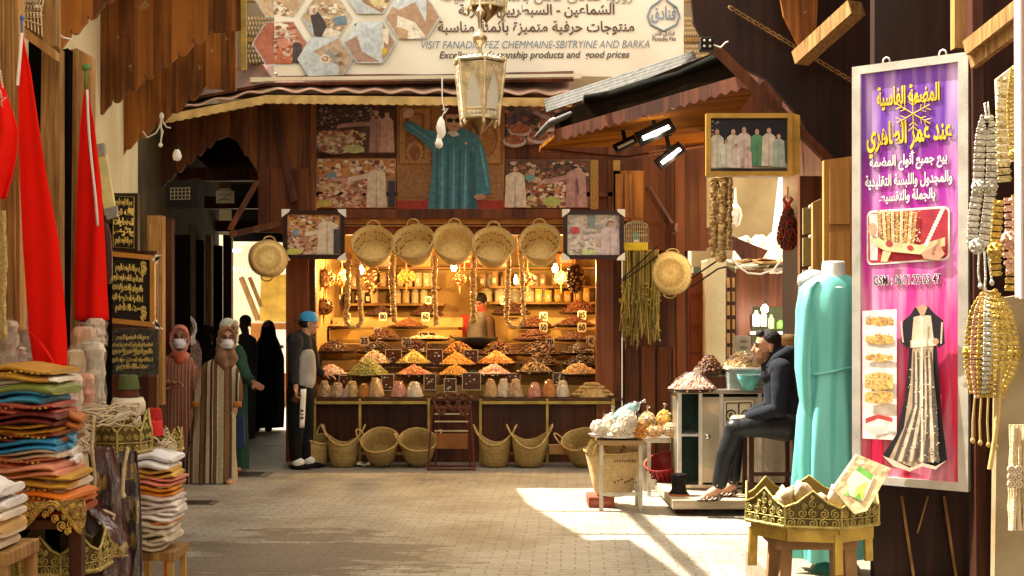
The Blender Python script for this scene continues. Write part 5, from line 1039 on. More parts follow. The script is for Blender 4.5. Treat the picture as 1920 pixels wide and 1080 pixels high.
# ---- brass lanterns
def lantern(px, ytop, d, lab, full=True):
    p = P(px, 110, d) if full else P(px, ytop, d); t = thing('lantern', lab, 'lantern', p, R(12), group='brass lanterns over the street'); k = d/F; N_ = 6
    rt_, rb_, z0, z1 = 50*k, 37*k, -112*k, -6*k
    c_ = lambda i, f: Vector(((rb_+(rt_-rb_)*f)*math.cos(i*math.pi/3+math.pi/6), (rb_+(rt_-rb_)*f)*math.sin(i*math.pi/3+math.pi/6), z0+(z1-z0)*f))
    m = MB()
    for i in range(N_): m.tube([c_(i, 0)*1.0+Vector((0, 0, -.02)), c_(i, 1)], .011, 6); m.ball(c_(i, 0)+Vector((0, 0, -.035)), (.012, .012, .022), 8)
    for f, r_ in ((0, .012), (.14, .007), (1, .012), (.93, .006)): m.tube([c_(i, f) for i in range(N_)], r_, 6, closed=True)
    fr = m.build('frame', BRASS, t); g_ = MB()
    for i in range(N_): g_.add([c_(i, .14)*.985, c_(i+1, .14)*.985, c_(i+1, .93)*.985, c_(i, .93)*.985], [(0, 1, 2, 3)])
    for q in g_.v: pass
    g_.build('pane', M('frosted_pane', (.88, .84, .72), .5, var=.06, bump=0, trans=.35), t, solid=.003)
    m = MB()
    for i in range(N_):
        a_, b_2 = c_(i, 0), c_(i+1, 0); u2 = lambda x, f: (c_(i, f)*(1-x)+c_(i+1, f)*x)*1.003
        for s_ in (0, 1):                       # pointed arch spandrels of pierced brass
            xs = (lambda x: x) if s_ == 0 else (lambda x: 1-x)
            o = [u2(xs(.02), .93), u2(xs(.5), .93), u2(xs(.5), .80), u2(xs(.40), .68), u2(xs(.30), .58), u2(xs(.25), .46), u2(xs(.17), .44), u2(xs(.16), .15), u2(xs(.02), .15)]
            m.add(o, [tuple(range(9))])
        m.add([u2(0, .15), u2(1, .15), u2(1, 0), u2(0, 0)], [(0, 1, 2, 3)])
    m.build('pierced_panel', BRASS, fr, solid=.004); m = MB()
    for i in range(N_):
        u2 = lambda x, f: (c_(i, f)*(1-x)+c_(i+1, f)*x)*1.016
        for q in range(7): m.tube([u2(.2+q*.1+.03*math.cos(w_), .075+.04*math.sin(w_)) for w_ in [z*1.047 for z in range(6)]], .003, 4, 1 if q % 2 else 0, closed=True)
        for x, f, r_ in ((.3, .84, .075), (.7, .84, .075), (.2, .70, .06), (.8, .70, .06), (.5, .86, .07), (.15, .58, .05), (.85, .58, .05)):
            m.tube([u2(x+r_*math.cos(w_), f+r_*.8*math.sin(w_)) for w_ in [z*.785 for z in range(8)]], .0035, 4, 0, closed=True)
    m.build('scrollwork', [BRASS, WHITE], fr); m = MB()
    for i in range(N_):
        for q in range(5):
            a_ = c_(i, 1).lerp(c_(i+1, 1), (q+.1)/5); b_2 = c_(i, 1).lerp(c_(i+1, 1), (q+.9)/5); mid = (a_+b_2)/2*1.05+Vector((0, 0, .032)); m.add([a_, b_2, mid], [(0, 1, 2)])
    m.build('crown', BRASS, t, solid=.004); m = MB()
    m.lathe([(rt_*.98, z1), (rt_*.8, z1+.025), (rt_*.45, z1+.04), (.03, z1+.05)], 18, cap0=False); m.build('top_plate', M('bright_tin', (.66, .62, .55), .4, .5), t); m = MB()
    m.lathe([(.014, z1+.045), (.012, z1+.09), (.016, z1+.115), (.045, z1+.14), (.054, z1+.165), (.045, z1+.19), (.016, z1+.21), (.013, z1+.24), (.018, z1+.31), (.034, z1+.35), (.02, z1+.37), (.007, z1+.39), (.006, z1+1.3)], 14); m.build('stem', M('champagne_metal', (.55, .42, .26), .3, .8), t); m = MB()
    m.lathe([(.005, z0-.155), (.014, z0-.14), (.006, z0-.125), (.012, z0-.11), (.03, z0-.09), (rb_*.62, z0-.03), (rb_*.66, z0)], 12); m.build('finial', M('dark_brass', (.26, .16, .06), .35, .9), t)
    return t
lantern(900, 110, 9.0, 'brass lantern with pale frosted panes hanging in the middle of the street'); l2 = lantern(930, -78, 10.2, 'upper brass lantern whose dark bottom cone peeks in at the top edge')
l2.location = P(912, -100, 10.0)
# ---- floodlights, bulb in plastic, cables
FL = M('lamp_glow', (1, .92, .74), emit=5, bump=0)
for px, py, d, sc_, rz, lab in ((1228, 248, 11.9, 1.25, 24, 'largest lit floodlight nearest the gable under the plank awning'), (1172, 270, 12.3, .8, 26, 'small unlit floodlight on the left under the plank awning'), (1256, 292, 12.4, 1.05, 38, 'lit floodlight low on the right under the plank awning')):
    lit = 'unlit' not in lab; t = thing('floodlight', lab, 'floodlight', P(px, py, d), group='floodlights under the plank awning'); q = sc_*.1
    rm = Euler((R(-30), R(-rz), 0)).to_matrix(); m = MB(); m.cbox((0, 0, .0), (2.9*q, .5*q, 1.1*q), 0, rm); m.build('housing', IRON, t, bevel=.006)
    m = MB(); m.cbox(rm @ Vector((0, -.26*q, -.28*q)), (2.1*q, .03, .26*q), 0, rm); m.build('lens', FL if lit else M('cold_lens', (.62, .58, .48), .2), t)
    m = MB(); m.beam((0, 0, .3*q), (-.25*q, .05, 1.9*q), .035, .02); m.cbox((-.25*q, .05, 1.9*q), (.9*q, .4*q, .1*q)); m.build('bracket', IRON, t)
    if lit:
        l = bpy.data.lights.new('flood_glow', 'SPOT'); l.energy = 8; l.color = (1, .85, .6); l.spot_size = R(120); l.shadow_soft_size = .06; lo = bpy.data.objects.new('flood_glow', l); COL.objects.link(lo); lo.parent = t; lo.location = rm @ Vector((0, -.42*q, -.5*q)); lo.rotation_euler = (R(40), R(-rz*.5), 0)
t = thing('energy_bulb', 'white lamp wrapped in plastic hanging on a flex before the teal poster', 'light bulb', P(826, 250, 13.2)); k = 13.2/F
m = MB(); m.tube([P(829, 145, 13.25), P(829, 190, 13.2), P(834, 208, 13.2), P(827, 222, 13.2)], .006, 6); m.tube([P(829, 206, 13.2), P(840, 204, 13.2), P(834, 212, 13.2)], .007, 5); m.build('flex', WHITE, t, world=True)
m = MB(); m.loft([[P(826+x+q*math.cos(w_), y+2*math.sin(w_*2), 13.2)+Vector((0, q*k*math.sin(w_), 0)) for w_ in [z*.628 for z in range(10)]] for x, y, q in ((1, 220, 2), (1, 228, 7), (0, 240, 9), (2, 250, 8), (-1, 258, 6))]); m.build('plastic_wrap', WHITE, t, world=True); m = MB(); m.lathe([(.005, -.085), (.036, -.07), (.044, -.035), (.03, 0), (.022, .03)], 14, 0, P(823, 263, 13.2)-Vector((0, 0, -.0))); m.build('glass', M('bulb_glass', (.85, .82, .76), .15, bump=0), t, world=True)
t = thing('light_bulb', 'unlit white bulb hanging from the arch board left of the stall', 'light bulb', P(332, 288, 11.0)); m = MB(); m.lathe([(.003, -.065), (.03, -.055), (.04, -.025), (.032, .01), (.018, .035)], 14); m.build('glass', MATS['bulb_glass'], t); m = MB(); m.lathe([(.018, .035), (.018, .06), (.008, .07)], 10); m.tube([(0, 0, .07), (0, 0, .2)], .004, 5); m.build('socket', IRON, t)
t = thing('light_bulb', 'small white lamp at the far end of the alley above the cream awning', 'light bulb', P(443, 470, 20.0)); m = MB(); m.cbox((0, 0, 0), (.13, .06, .05)); m.build('lamp', M('far_lamp_glow', (.8, .82, 1), emit=6, bump=0), t)
t = thing('wall_lantern', 'dark iron wall lamp with a mesh front at the mouth of the alley', 'wall lamp', P(340, 385, 13.0)); m = MB(); m.prism([(312, 342), (372, 334), (372, 386), (312, 388)], face(13.0), .25); m.build('box', IRON, t, world=True); m = MB()
for i in range(6): m.beam(P(320+i*7, 352, 12.98), P(320+i*7, 374, 12.98), .008, .008)
for j in range(4): m.beam(P(319, 353+j*7, 12.975), P(357, 352+j*7, 12.975), .008, .008)
m.build('mesh_front', M('dull_mesh', (.26, .22, .15), .6), t, world=True)
t = thing('cable', 'loose pale cables looped on the corner of the left canopy', 'cable')
m = MB()
for pts in (((303, 218), (300, 236), (292, 250), (276, 258), (268, 246)), ((303, 224), (312, 238), (320, 240)), ((302, 228), (303, 252), (301, 272)), ((298, 234), (306, 246), (302, 262))): m.tube([P(x, y, 11.0) for x, y in pts], .006, 5)
m.ball(P(303, 218, 11), (.02, .02, .035), 8); m.ball(P(301, 272, 11), (.02, .02, .02), 8); t.location = P(302, 240, 11); m.build('flex', WHITE, t, world=True)
t = thing('cable', 'thin wire strung from the lattice window to the left canopy', 'cable', P(100, 60, 6)); m = MB(); m.tube([P(68, 12, 5.1), P(80, 16, 5.2), P(86, 34, 5.5), P(100, 52, 6), P(118, 70, 6.3), P(134, 74, 6.4)], .005, 5); m.build('wire', WHITE, t, world=True)
t = thing('cable', 'sagging white cable before the dark shop on the right', 'cable', P(1430, 500, 14)); m = MB(); m.tube([P(1372, 484, 14), P(1384, 500, 14), P(1402, 512, 14), P(1426, 514, 14), P(1450, 506, 14), P(1462, 490, 14), P(1470, 474, 14)], .011, 6); m.build('flex', WHITE, t, world=True)
t = thing('cable', 'dark cables slanting across the dried bundle to the wing post', 'cable', P(1220, 520, 13.6)); m = MB()
for o in (0, 18): m.tube([P(1166, 524+o*.2, 13.8), P(1226, 468+o, 13.8), P(1232, 462+o, 13.8)], .008, 5); m.tube([P(1296, 522+o*.9, 13.9), P(1346, 488+o*.9, 13.9), P(1362, 482+o, 13.9)], .010, 5)
m.build('flex', IRON, t, world=True)
t = thing('security_camera', 'small black camera box under the right roof edge', 'camera', P(1324, 84, 9.0)); m = MB(); m.cbox((0, 0, 0), (.09, .1, .09)); m.build('housing', IRON, t, bevel=.008); m = MB()
for x, z in ((-.02, .02), (.02, .02), (-.02, -.02), (.02, -.02)): m.ball((x, -.05, z), (.009, .006, .009), 8)
m.build('lens', WHITE, t); m = MB(); m.tube([(.05, 0, 0), (.1, 0, -.02), (.14, .02, .02), (.16, .04, .03)], .006, 5); m.build('lead', WHITE, t)

# ---- the purple shop sign on the right
SO, SU, SZ = Vector((1.699, 6.36, .795)), Vector((.44, -.36, 0)).normalized(), Vector((0, 0, 1)); SN = Vector((-.36, -.44, 0)).normalized(); SW, SH = .5685, 2.06
sg = thing('shop_sign', 'tall purple and red shop sign in an aluminium frame beside the turquoise dress', 'sign', SO)
SPY = lambda u, v, w_: SO+SU*u+SZ*v+SN*w_
def sfn(px, py, w_):
    f_ = (px-1601)/215; tp, bt_ = 128-38*f_, 905+13*f_; return SPY(f_*SW, (bt_-py)/(bt_-tp)*SH, w_)
m = MB(); m.add([SPY(0, 0, -.05), SPY(SW, 0, -.05), SPY(SW, SH, -.05), SPY(0, SH, -.05), SPY(0, 0, 0), SPY(SW, 0, 0), SPY(SW, SH, 0), SPY(0, SH, 0)], [(3, 2, 1, 0), (4, 5, 6, 7), (0, 1, 5, 4), (1, 2, 6, 5), (2, 3, 7, 6), (3, 0, 4, 7)])
def signprint():
    m_, n, N, Lk, b = nodes_of('sign_print'); tc = N.new('ShaderNodeTexCoord'); sp = N.new('ShaderNodeSeparateXYZ'); Lk.new(tc.outputs['Object'], sp.inputs[0])
    nz = N.new('ShaderNodeTexNoise'); nz.inputs['Scale'].default_value = 3; Lk.new(tc.outputs['Object'], nz.inputs[0])
    q = math_node(N, Lk, 'MULTIPLY_ADD', nz.outputs[0], .35); d_ = math_node(N, Lk, 'DIVIDE', sp.outputs['Z'], 2.06); Lk.new(d_, q.node.inputs[2])
    rp = N.new('ShaderNodeValToRGB'); e = rp.color_ramp.elements; e[0].position = .15; e[0].color = (.52, .012, .055, 1); e[1].position = 1.1; e[1].color = (.13, .02, .26, 1)
    for po, c_ in ((.38, (.62, .03, .10)), (.55, (.62, .06, .26)), (.72, (.50, .035, .34)), (.88, (.36, .035, .40)), (1.0, (.16, .05, .42))): el = e.new(min(1, po)); el.color = (*c_, 1)
    Lk.new(q, rp.inputs[0])
    mp = N.new('ShaderNodeMapping'); mp.inputs['Rotation'].default_value = (0, R(24), 0); mp.inputs['Scale'].default_value = (9, 9, .9); Lk.new(tc.outputs['Object'], mp.inputs[0])
    n2 = N.new('ShaderNodeTexNoise'); n2.inputs['Scale'].default_value = 1.4; n2.inputs['Detail'].default_value = 3; Lk.new(mp.outputs[0], n2.inputs[0])
    r2 = N.new('ShaderNodeValToRGB'); r2.color_ramp.elements[0].position = .47; r2.color_ramp.elements[1].position = .80; r2.color_ramp.elements[1].color = (.85, .62, .80, 1); r2.color_ramp.elements[0].color = (0, 0, 0, 1); Lk.new(n2.outputs[0], r2.inputs[0])
    mx = N.new('ShaderNodeMix'); mx.data_type = 'RGBA'; mx.blend_type = 'SCREEN'; mx.inputs[0].default_value = .8; Lk.new(rp.outputs[0], mx.inputs[6]); Lk.new(r2.outputs[0], mx.inputs[7]); Lk.new(mx.outputs[2], b.inputs['Base Color']); b.inputs['Roughness'].default_value = .25
    return m_
m.build('panel', signprint(), sg, world=True)
ALU = M('aluminium', (.62, .60, .56), .4, .5, bump=.05); m = MB(); e_ = .04
for q in (((-.004, 0), (e_, 0), (e_, SH), (-.004, SH)), ((SW-e_*1.1, 0), (SW+.004, 0), (SW+.004, SH), (SW-e_*1.1, SH)), ((e_, 0), (SW-e_*1.1, 0), (SW-e_*1.1, e_), (e_, e_)), ((e_, SH-e_), (SW-e_*1.1, SH-e_), (SW-e_*1.1, SH), (e_, SH))): m.prism(list(q), lambda u, v, w_: SPY(u, v, .014-w_), .07)
m.build('frame', ALU, sg, world=True, bevel=.004); m = MB()
for u in (.16, .44): m.tube([SPY(u+.018*math.cos(w_), SH+.012+.02*math.sin(w_), -.02) for w_ in [z*.785 for z in range(8)]], .005, 6, closed=True)
m.build('hanging_ring', ALU, sg, world=True)
tm = MB(); SX = SW/215
def stx(txt, px, py, wpx, size, mi, w_=.004, **k):
    vs, fs = lettering(txt, size, width=wpx*SX, **k); tm.add([sfn(px+v.x/SX, py-v.y/(SH/780)-(v.x/SX)*.165*(1-(py-100)/800*1.15), w_) for v in vs], fs, mi)
for dx, dy, mi, w_ in ((1.5, 1.5, 2, .0035), (0, 0, 0, .005)):
    stx('المضمة الفاسية', 1706+dx, 176+dy, 118, .12, mi, w_, ar=True, bold=.0035); stx('عند عمر الطاهري', 1707+dx, 246+dy, 160, .15, mi, w_, ar=True, bold=.004)
for dx, mi, w_ in ((1.2, 2, .0035), (0, 1, .005)):
    stx('بيع جميع أنواع المضمة', 1706+dx, 297, 146, .07, mi, w_, ar=True, bold=.002); stx('والمجدول واللبسة التقليدية', 1706+dx, 334, 164, .075, mi, w_, ar=True, bold=.002); stx('بالجملة والتقسيط', 1704+dx, 364, 106, .07, mi, w_, ar=True, bold=.002)
stx('GSM : 06.71.72 03 47', 1704, 523, 126, .062, 1, .004, bold=.0035); stx('GSM : 06.71.72 03 47', 1704, 523, 126, .062, 3, .006, bold=.0006)
for k in range(6):
    w_ = k*math.pi/3+.5; c_ = (1716, 210); pt = lambda r_, q: sfn(c_[0]+r_*math.cos(q), c_[1]+r_*math.sin(q), .0045); tm.tube([pt(0, w_), pt(36, w_)], .0022, 4, 0)
    for s_ in (-.28, .28): tm.tube([pt(24, w_), pt(34, w_+s_)], .0018, 4, 0); tm.tube([pt(16, w_), pt(24, w_+s_*1.2)], .0018, 4, 0)
tm.build('lettering', [M('sign_yellow', (.78, .56, .04), .5, bump=0), M('sign_white', (.85, .82, .82), .5, bump=0), M('sign_shadow', (.12, .02, .10), .5, bump=0), M('sign_black', (.03, .02, .02), .5, bump=0)], sg, world=True)
a = Art(sfn, .0006)
def rrect(x0, y0, x1, y1, r_, sk, col):
    o = []
    for cx, cy, a0 in ((x1-r_, y0+r_, -90), (x1-r_, y1-r_, 0), (x0+r_, y1-r_, 90), (x0+r_, y0+r_, 180)):
        for q in range(0, 91, 30): x = cx+r_*math.cos(R(a0+q)); o.append((x, cy+r_*math.sin(R(a0+q))-(x-x0)*sk))
    a.poly(o, col)
GD, GDl, SKn = (.46, .28, .08), (.70, .55, .30), (.55, .30, .20)
rrect(1627, 396, 1783, 498, 10, .10, (.78, .74, .72)); rrect(1630, 400, 1780, 494, 8, .10, (.40, .03, .05)); a.poly([(1632, 402), (1650, 400), (1648, 488), (1634, 488)], (.7, .62, .6))
for i in range(9): a.line((1650+i*9, 394), (1656+i*7.5, 456), 6, GDl if i % 2 else GD)
a.dots(1650, 392, 1730, 450, [GD, GDl, (.75, .65, .5)], 120, 2.2, 41); a.poly([(1640, 440), (1664, 452), (1730, 456), (1776, 440), (1776, 456), (1730, 474), (1664, 470), (1638, 456)], GDl); a.ell(1672, 456, 7, 6, (.35, .05, .06)); a.ell(1712, 462, 6, 5, (.45, .04, .05)); a.poly([(1660, 470), (1676, 472), (1668, 490), (1656, 490)], GDl); a.poly([(1732, 472), (1766, 452), (1776, 472), (1764, 484), (1738, 482)], SKn); a.ell(1640, 430, 9, 12, SKn)
for i in range(12): a.ell(1772-i*2.6, 388+i*6, 4, 4, (.75, .7, .66))
a.poly([(1622, 584), (1688, 578), (1688, 824), (1622, 822)], (.78, .72, .70))
for y, h_, n_ in ((600, 14, 8), (634, 16, 8), (668, 12, 7), (712, 30, 12), (742, 22, 10)):
    a.poly([(1628, y-h_/2+6), (1655, y-h_/2), (1682, y-h_/2+4), (1682, y+h_/2), (1655, y+h_/2+4), (1628, y+h_/2)], (.66, .44, .14)); a.dots(1630, y-h_/2, 1680, y+h_/2, [GD, (.76, .62, .34), (.5, .24, .1)], 40, 2.4, y)
a.poly([(1630, 784), (1655, 776), (1682, 782), (1682, 790), (1655, 784), (1630, 794)], (.45, .06, .05)); a.ell(1655, 806, 22, 8, (.75, .58, .55))
# kaftan printed on the sign
KB, KC, KG = (.018, .014, .02), (.62, .52, .40), (.42, .33, .22)
a.poly([(1716, 588), (1724, 574), (1748, 570), (1760, 584), (1776, 596), (1779, 640), (1768, 648), (1764, 640), (1770, 720), (1776, 800), (1784, 858), (1764, 872), (1740, 866), (1716, 876), (1690, 866), (1664, 852), (1690, 812), (1706, 740), (1714, 650), (1708, 648), (1698, 640), (1702, 600)], KB)
a.poly([(1722, 592), (1736, 588), (1754, 588), (1760, 640), (1756, 660), (1722, 660), (1718, 640)], KC); a.poly([(1727, 574), (1738, 568), (1748, 572), (1742, 588), (1736, 590)], SKn); a.poly([(1716, 636), (1764, 630), (1764, 644), (1716, 650)], (.75, .66, .55))
a.poly([(1720, 652), (1758, 650), (1760, 760), (1770, 860), (1742, 864), (1718, 872), (1676, 858), (1704, 800), (1716, 720)], KG)
for i in range(9): a.poly([(1722+i*4, 656), (1724+i*4, 656), (1726+i*5, 760), (1690+i*10, 864), (1684+i*10, 862), (1720+i*4.6, 760)], KC if i % 2 else (.10, .08, .07))
a.line((1738, 590), (1739, 860), 4, (.78, .68, .54)); a.dots(1700, 660, 1770, 860, [(.7, .58, .44), (.25, .16, .10)], 120, 2.4, 51, lambda x, y: abs(x-1738) < 18+(y-660)*.10); a.poly([(1664, 852), (1690, 862), (1716, 874), (1740, 864), (1764, 870), (1784, 858), (1764, 876), (1740, 871), (1716, 881), (1686, 872)], KC); a.ell(1764, 636, 6, 6, SKn); a.line((1700, 600), (1704, 640), 3, KC); a.line((1776, 600), (1774, 640), 3, KC)
a.build('print', sg)
# ================================================================ textiles and brass ware on the left
def cloth_mat(col): return M('satin_%d_%d_%d' % tuple(int(c*99) for c in col), col, .48, var=.22, vs=5, bump=.35, bs=18, stretch=(1, 1, 3))
def folded(px, py, d, wpx, th, col, lab, group, rz=0, dep=.26, stitch=False, ends=1, droop=.0):
    """one folded cloth: soft layered slab, front fold towards the street; (px, py) = middle of its underside"""
    p = P(px, py, d); k = d/F; L_ = wpx*k; t = thing('folded_cloth', lab, 'cloth', p, R(rz), group); rg = random.Random(int(px*13+py*7)); m = MB(); rings = []
    NS, NR = 14, 22; ph = rg.uniform(0, 6)
    nl = 2 if th > .036 else 1; th0 = th; th = th/nl*1.04
    for i in [(w_, q_) for q_ in range(nl) for w_ in range(NS+1)]:
        i, ly = i; z0_ = ly*th0/nl; ox = .006*math.sin(ly*2.6+ph); oy = .010*math.sin(ly*4.1+ph*3)
        u = i/NS; x = -L_/2+L_*u; e = min(1, min(u, 1-u)*22+.55)**.5; hh = th*(.86+.16*math.sin(u*5+ph))*e; dd = dep*(.94+.06*math.sin(u*4+ph*2))*(.8+.2*e); sag = -droop*max(0, u-.7)**2*8+.006*math.sin(u*6.3+ph)
        ring = []
        for j in range(NR):
            a = 2*math.pi*j/NR; c_, s_ = math.cos(a), math.sin(a); yy = dd/2*math.copysign(abs(c_)**.4, c_)+oy; zz = z0_+hh/2+hh/2*math.copysign(abs(s_)**.6, s_)
            if c_ < -.75: yy += dd*.02*math.cos((zz-z0_)/hh*math.pi*2)*1.2
            ring.append(Vector((x+ox, yy+rg.uniform(-.002, .002), zz+sag+rg.uniform(-.0015, .0015))))
        rings.append(ring)
    for ly in range(nl): m.loft(rings[ly*(NS+1):(ly+1)*(NS+1)], 0)
    th = th0; m.build('fold', cloth_mat(col), t)
    if stitch:
        m = MB()
        for i in range(int(L_/.018)):
            x = -L_/2+.01+i*.018; m.cbox((x, -dep/2-.001, th*.6+.004*math.sin(i)), (.008, .008, .006), 0, (0, U(-.4, .4), 0))
        m.build('braid_trim', GOLD, t)
    return t
GR1 = 'folded cloths in the big stack at the left edge'
S1 = [(60, 712, 125, .034, (.50, .30, .06), 'gold brocade cloth on top of the big stack', 1), (66, 722, 132, .026, (.72, .68, .58), 'white cloth second from the top of the big stack', 0), (66, 735, 128, .022, (.26, .30, .09), 'olive green cloth third in the big stack', 0), (56, 754, 122, .034, (.08, .32, .50), 'sky blue cloth high in the big stack', 0), (58, 776, 128, .036, (.55, .16, .13), 'rose red cloth under the sky blue one', 1), (66, 792, 130, .026, (.16, .03, .02), 'dark red cloth in the middle of the big stack', 0),
      (60, 809, 130, .028, (.55, .32, .05), 'golden yellow cloth above the copper one', 0), (66, 826, 132, .030, (.28, .08, .02), 'copper brown cloth in the big stack', 1), (64, 842, 138, .028, (.05, .26, .44), 'deep blue cloth lower in the big stack', 0), (64, 855, 128, .024, (.60, .50, .38), 'beige cloth under the deep blue one', 0), (64, 872, 130, .032, (.66, .25, .12), 'salmon orange cloth with pale stitching', 1), (66, 888, 136, .028, (.68, .33, .22), 'pale salmon cloth under the orange one', 0),
      (76, 905, 150, .032, (.56, .34, .06), 'mustard cloth low in the big stack', 0), (82, 924, 152, .036, (.72, .65, .52), 'cream cloth with a stitched edge low in the big stack', 1), (88, 938, 134, .028, (.66, .22, .03), 'bright orange cloth near the bottom of the big stack', 1), (92, 950, 118, .020, (.70, .62, .56), 'white cloth second from the bottom of the big stack', 0), (100, 960, 124, .022, (.42, .09, .02), 'rust red cloth at the bottom of the big stack', 0)]
for i, (px, py, wp, th, c_, lab, stt) in enumerate(S1): folded(px-8+5*math.sin(i*3.7), py, 4.25+.02*math.sin(i*2.1), wp*1.06, th*1.5, tuple(c**1.25 for c in c_), lab, GR1, rz=4*math.sin(i*1.7), stitch=bool(stt), dep=.30)
for x, y, w_, c_, lab in ((128, 800, 52, (.40, .12, .02), 'rolled orange cloth end poking out of the big stack'), (118, 838, 50, (.08, .32, .50), 'rolled blue cloth end poking out of the big stack'), (128, 868, 36, (.72, .66, .66), 'small white cloth end poking out of the big stack')): folded(x, y, 4.32, w_, .05, c_, lab, GR1, rz=10, dep=.16)
GR2 = 'white and cream folded cloths at the lower left corner'
for px, py, wp, th, c_, lab in ((-6, 950, 66, .075, (.74, .72, .70), 'bulging white folded cloth at the lower left corner'), (-6, 972, 62, .045, (.70, .60, .48), 'cream folded cloth under the bulging white one'), (-4, 992, 66, .035, (.60, .38, .14), 'tan yellow folded cloth at the lower left corner'), (-8, 1020, 56, .06, (.66, .54, .38), 'beige folded cloth at the very bottom left corner')): folded(px, py, 3.55, wp, th, c_, lab, GR2, dep=.2)
zs_ = P(0, 1022, 3.6).z; t = thing('stool', 'plain wooden stool under the white folded cloths in the lower left corner', 'stool', (P(-8, 0, 3.6).x, 3.6, 0)); m = MB(); m.cbox((0, 0, zs_-.02), (.16, .24, .04)); m.build('seat', WOODB, t, bevel=.005)
for sx in (-1, 1):
    for sy in (-1, 1): m = MB(); m.cbox((sx*.06, sy*.1, zs_/2-.02), (.03, .03, zs_-.04)); m.build('leg', WOODB, t)
GR3 = 'folded cloths in the small stack by the street'
S3 = [(296, 876, 68, .052, (.78, .77, .78), 'plump white cloth on top of the small stack'), (298, 893, 70, .034, (.60, .36, .08), 'mustard cloth second in the small stack'), (299, 905, 74, .030, (.66, .22, .16), 'coral pink cloth in the small stack'), (298, 913, 52, .020, (.56, .50, .10), 'lime yellow cloth strip in the small stack'), (297, 925, 70, .034, (.70, .28, .03), 'bright orange cloth in the small stack'), (299, 944, 72, .040, (.68, .60, .54), 'ivory cloth with fold lines under the orange one'), (300, 957, 78, .034, (.72, .65, .60), 'pinkish white cloth in the small stack'), (298, 970, 72, .034, (.75, .71, .66), 'white cloth below the pinkish one'), (298, 980, 60, .022, (.66, .25, .06), 'thin orange cloth low in the small stack'), (296, 995, 64, .040, (.70, .62, .50), 'cream cloth near the bottom of the small stack'), (294, 1012, 64, .042, (.62, .54, .40), 'sand coloured cloth second from the bottom of the small stack'), (284, 1026, 56, .038, (.55, .48, .35), 'beige cloth at the bottom of the small stack')]
for i, (px, py, wp, th, c_, lab) in enumerate(S3): folded(px, py, 5.6, wp*1.04, th*1.35, c_, lab, GR3, rz=5*math.sin(i*2.3), dep=.24)
m = MB(); tb = thing('display_table', 'low wooden table carrying the small cloth stack', 'table', P(296, 1028, 5.6)*Vector((1, 1, 0))); zt = P(0, 1027, 5.6).z
m = MB(); m.cbox((0, .02, zt-.02), (.20, .26, .036)); m.build('top', WOODB, tb)
for sx in (-1, 1):
    for sy in (-.09, .12): m = MB(); m.cbox((sx*.08, sy, zt/2-.02), (.025, .025, zt-.04)); m.build('leg', M('pale_leg', (.45, .26, .07), .6), tb)
t = thing('traffic_marker', 'orange plastic stand foot behind the small cloth stack', 'stand', P(314, 0, 6.1)*Vector((1, 1, 0)), R(8)); m = MB(); zz = P(0, 985, 6.1).z; m.lathe([(.016, .06), (.018, zz-.03), (.034, zz-.02), (.034, zz), (.02, zz+.01), (.017, zz+.16), (.01, zz+.17)], 12); m.build('tube', M('orange_plastic', (.62, .13, .02), .45), t); m = MB(); m.lathe([(.02, 0), (.022, .06), (.012, .065)], 10); m.build('foot', IRON, t)

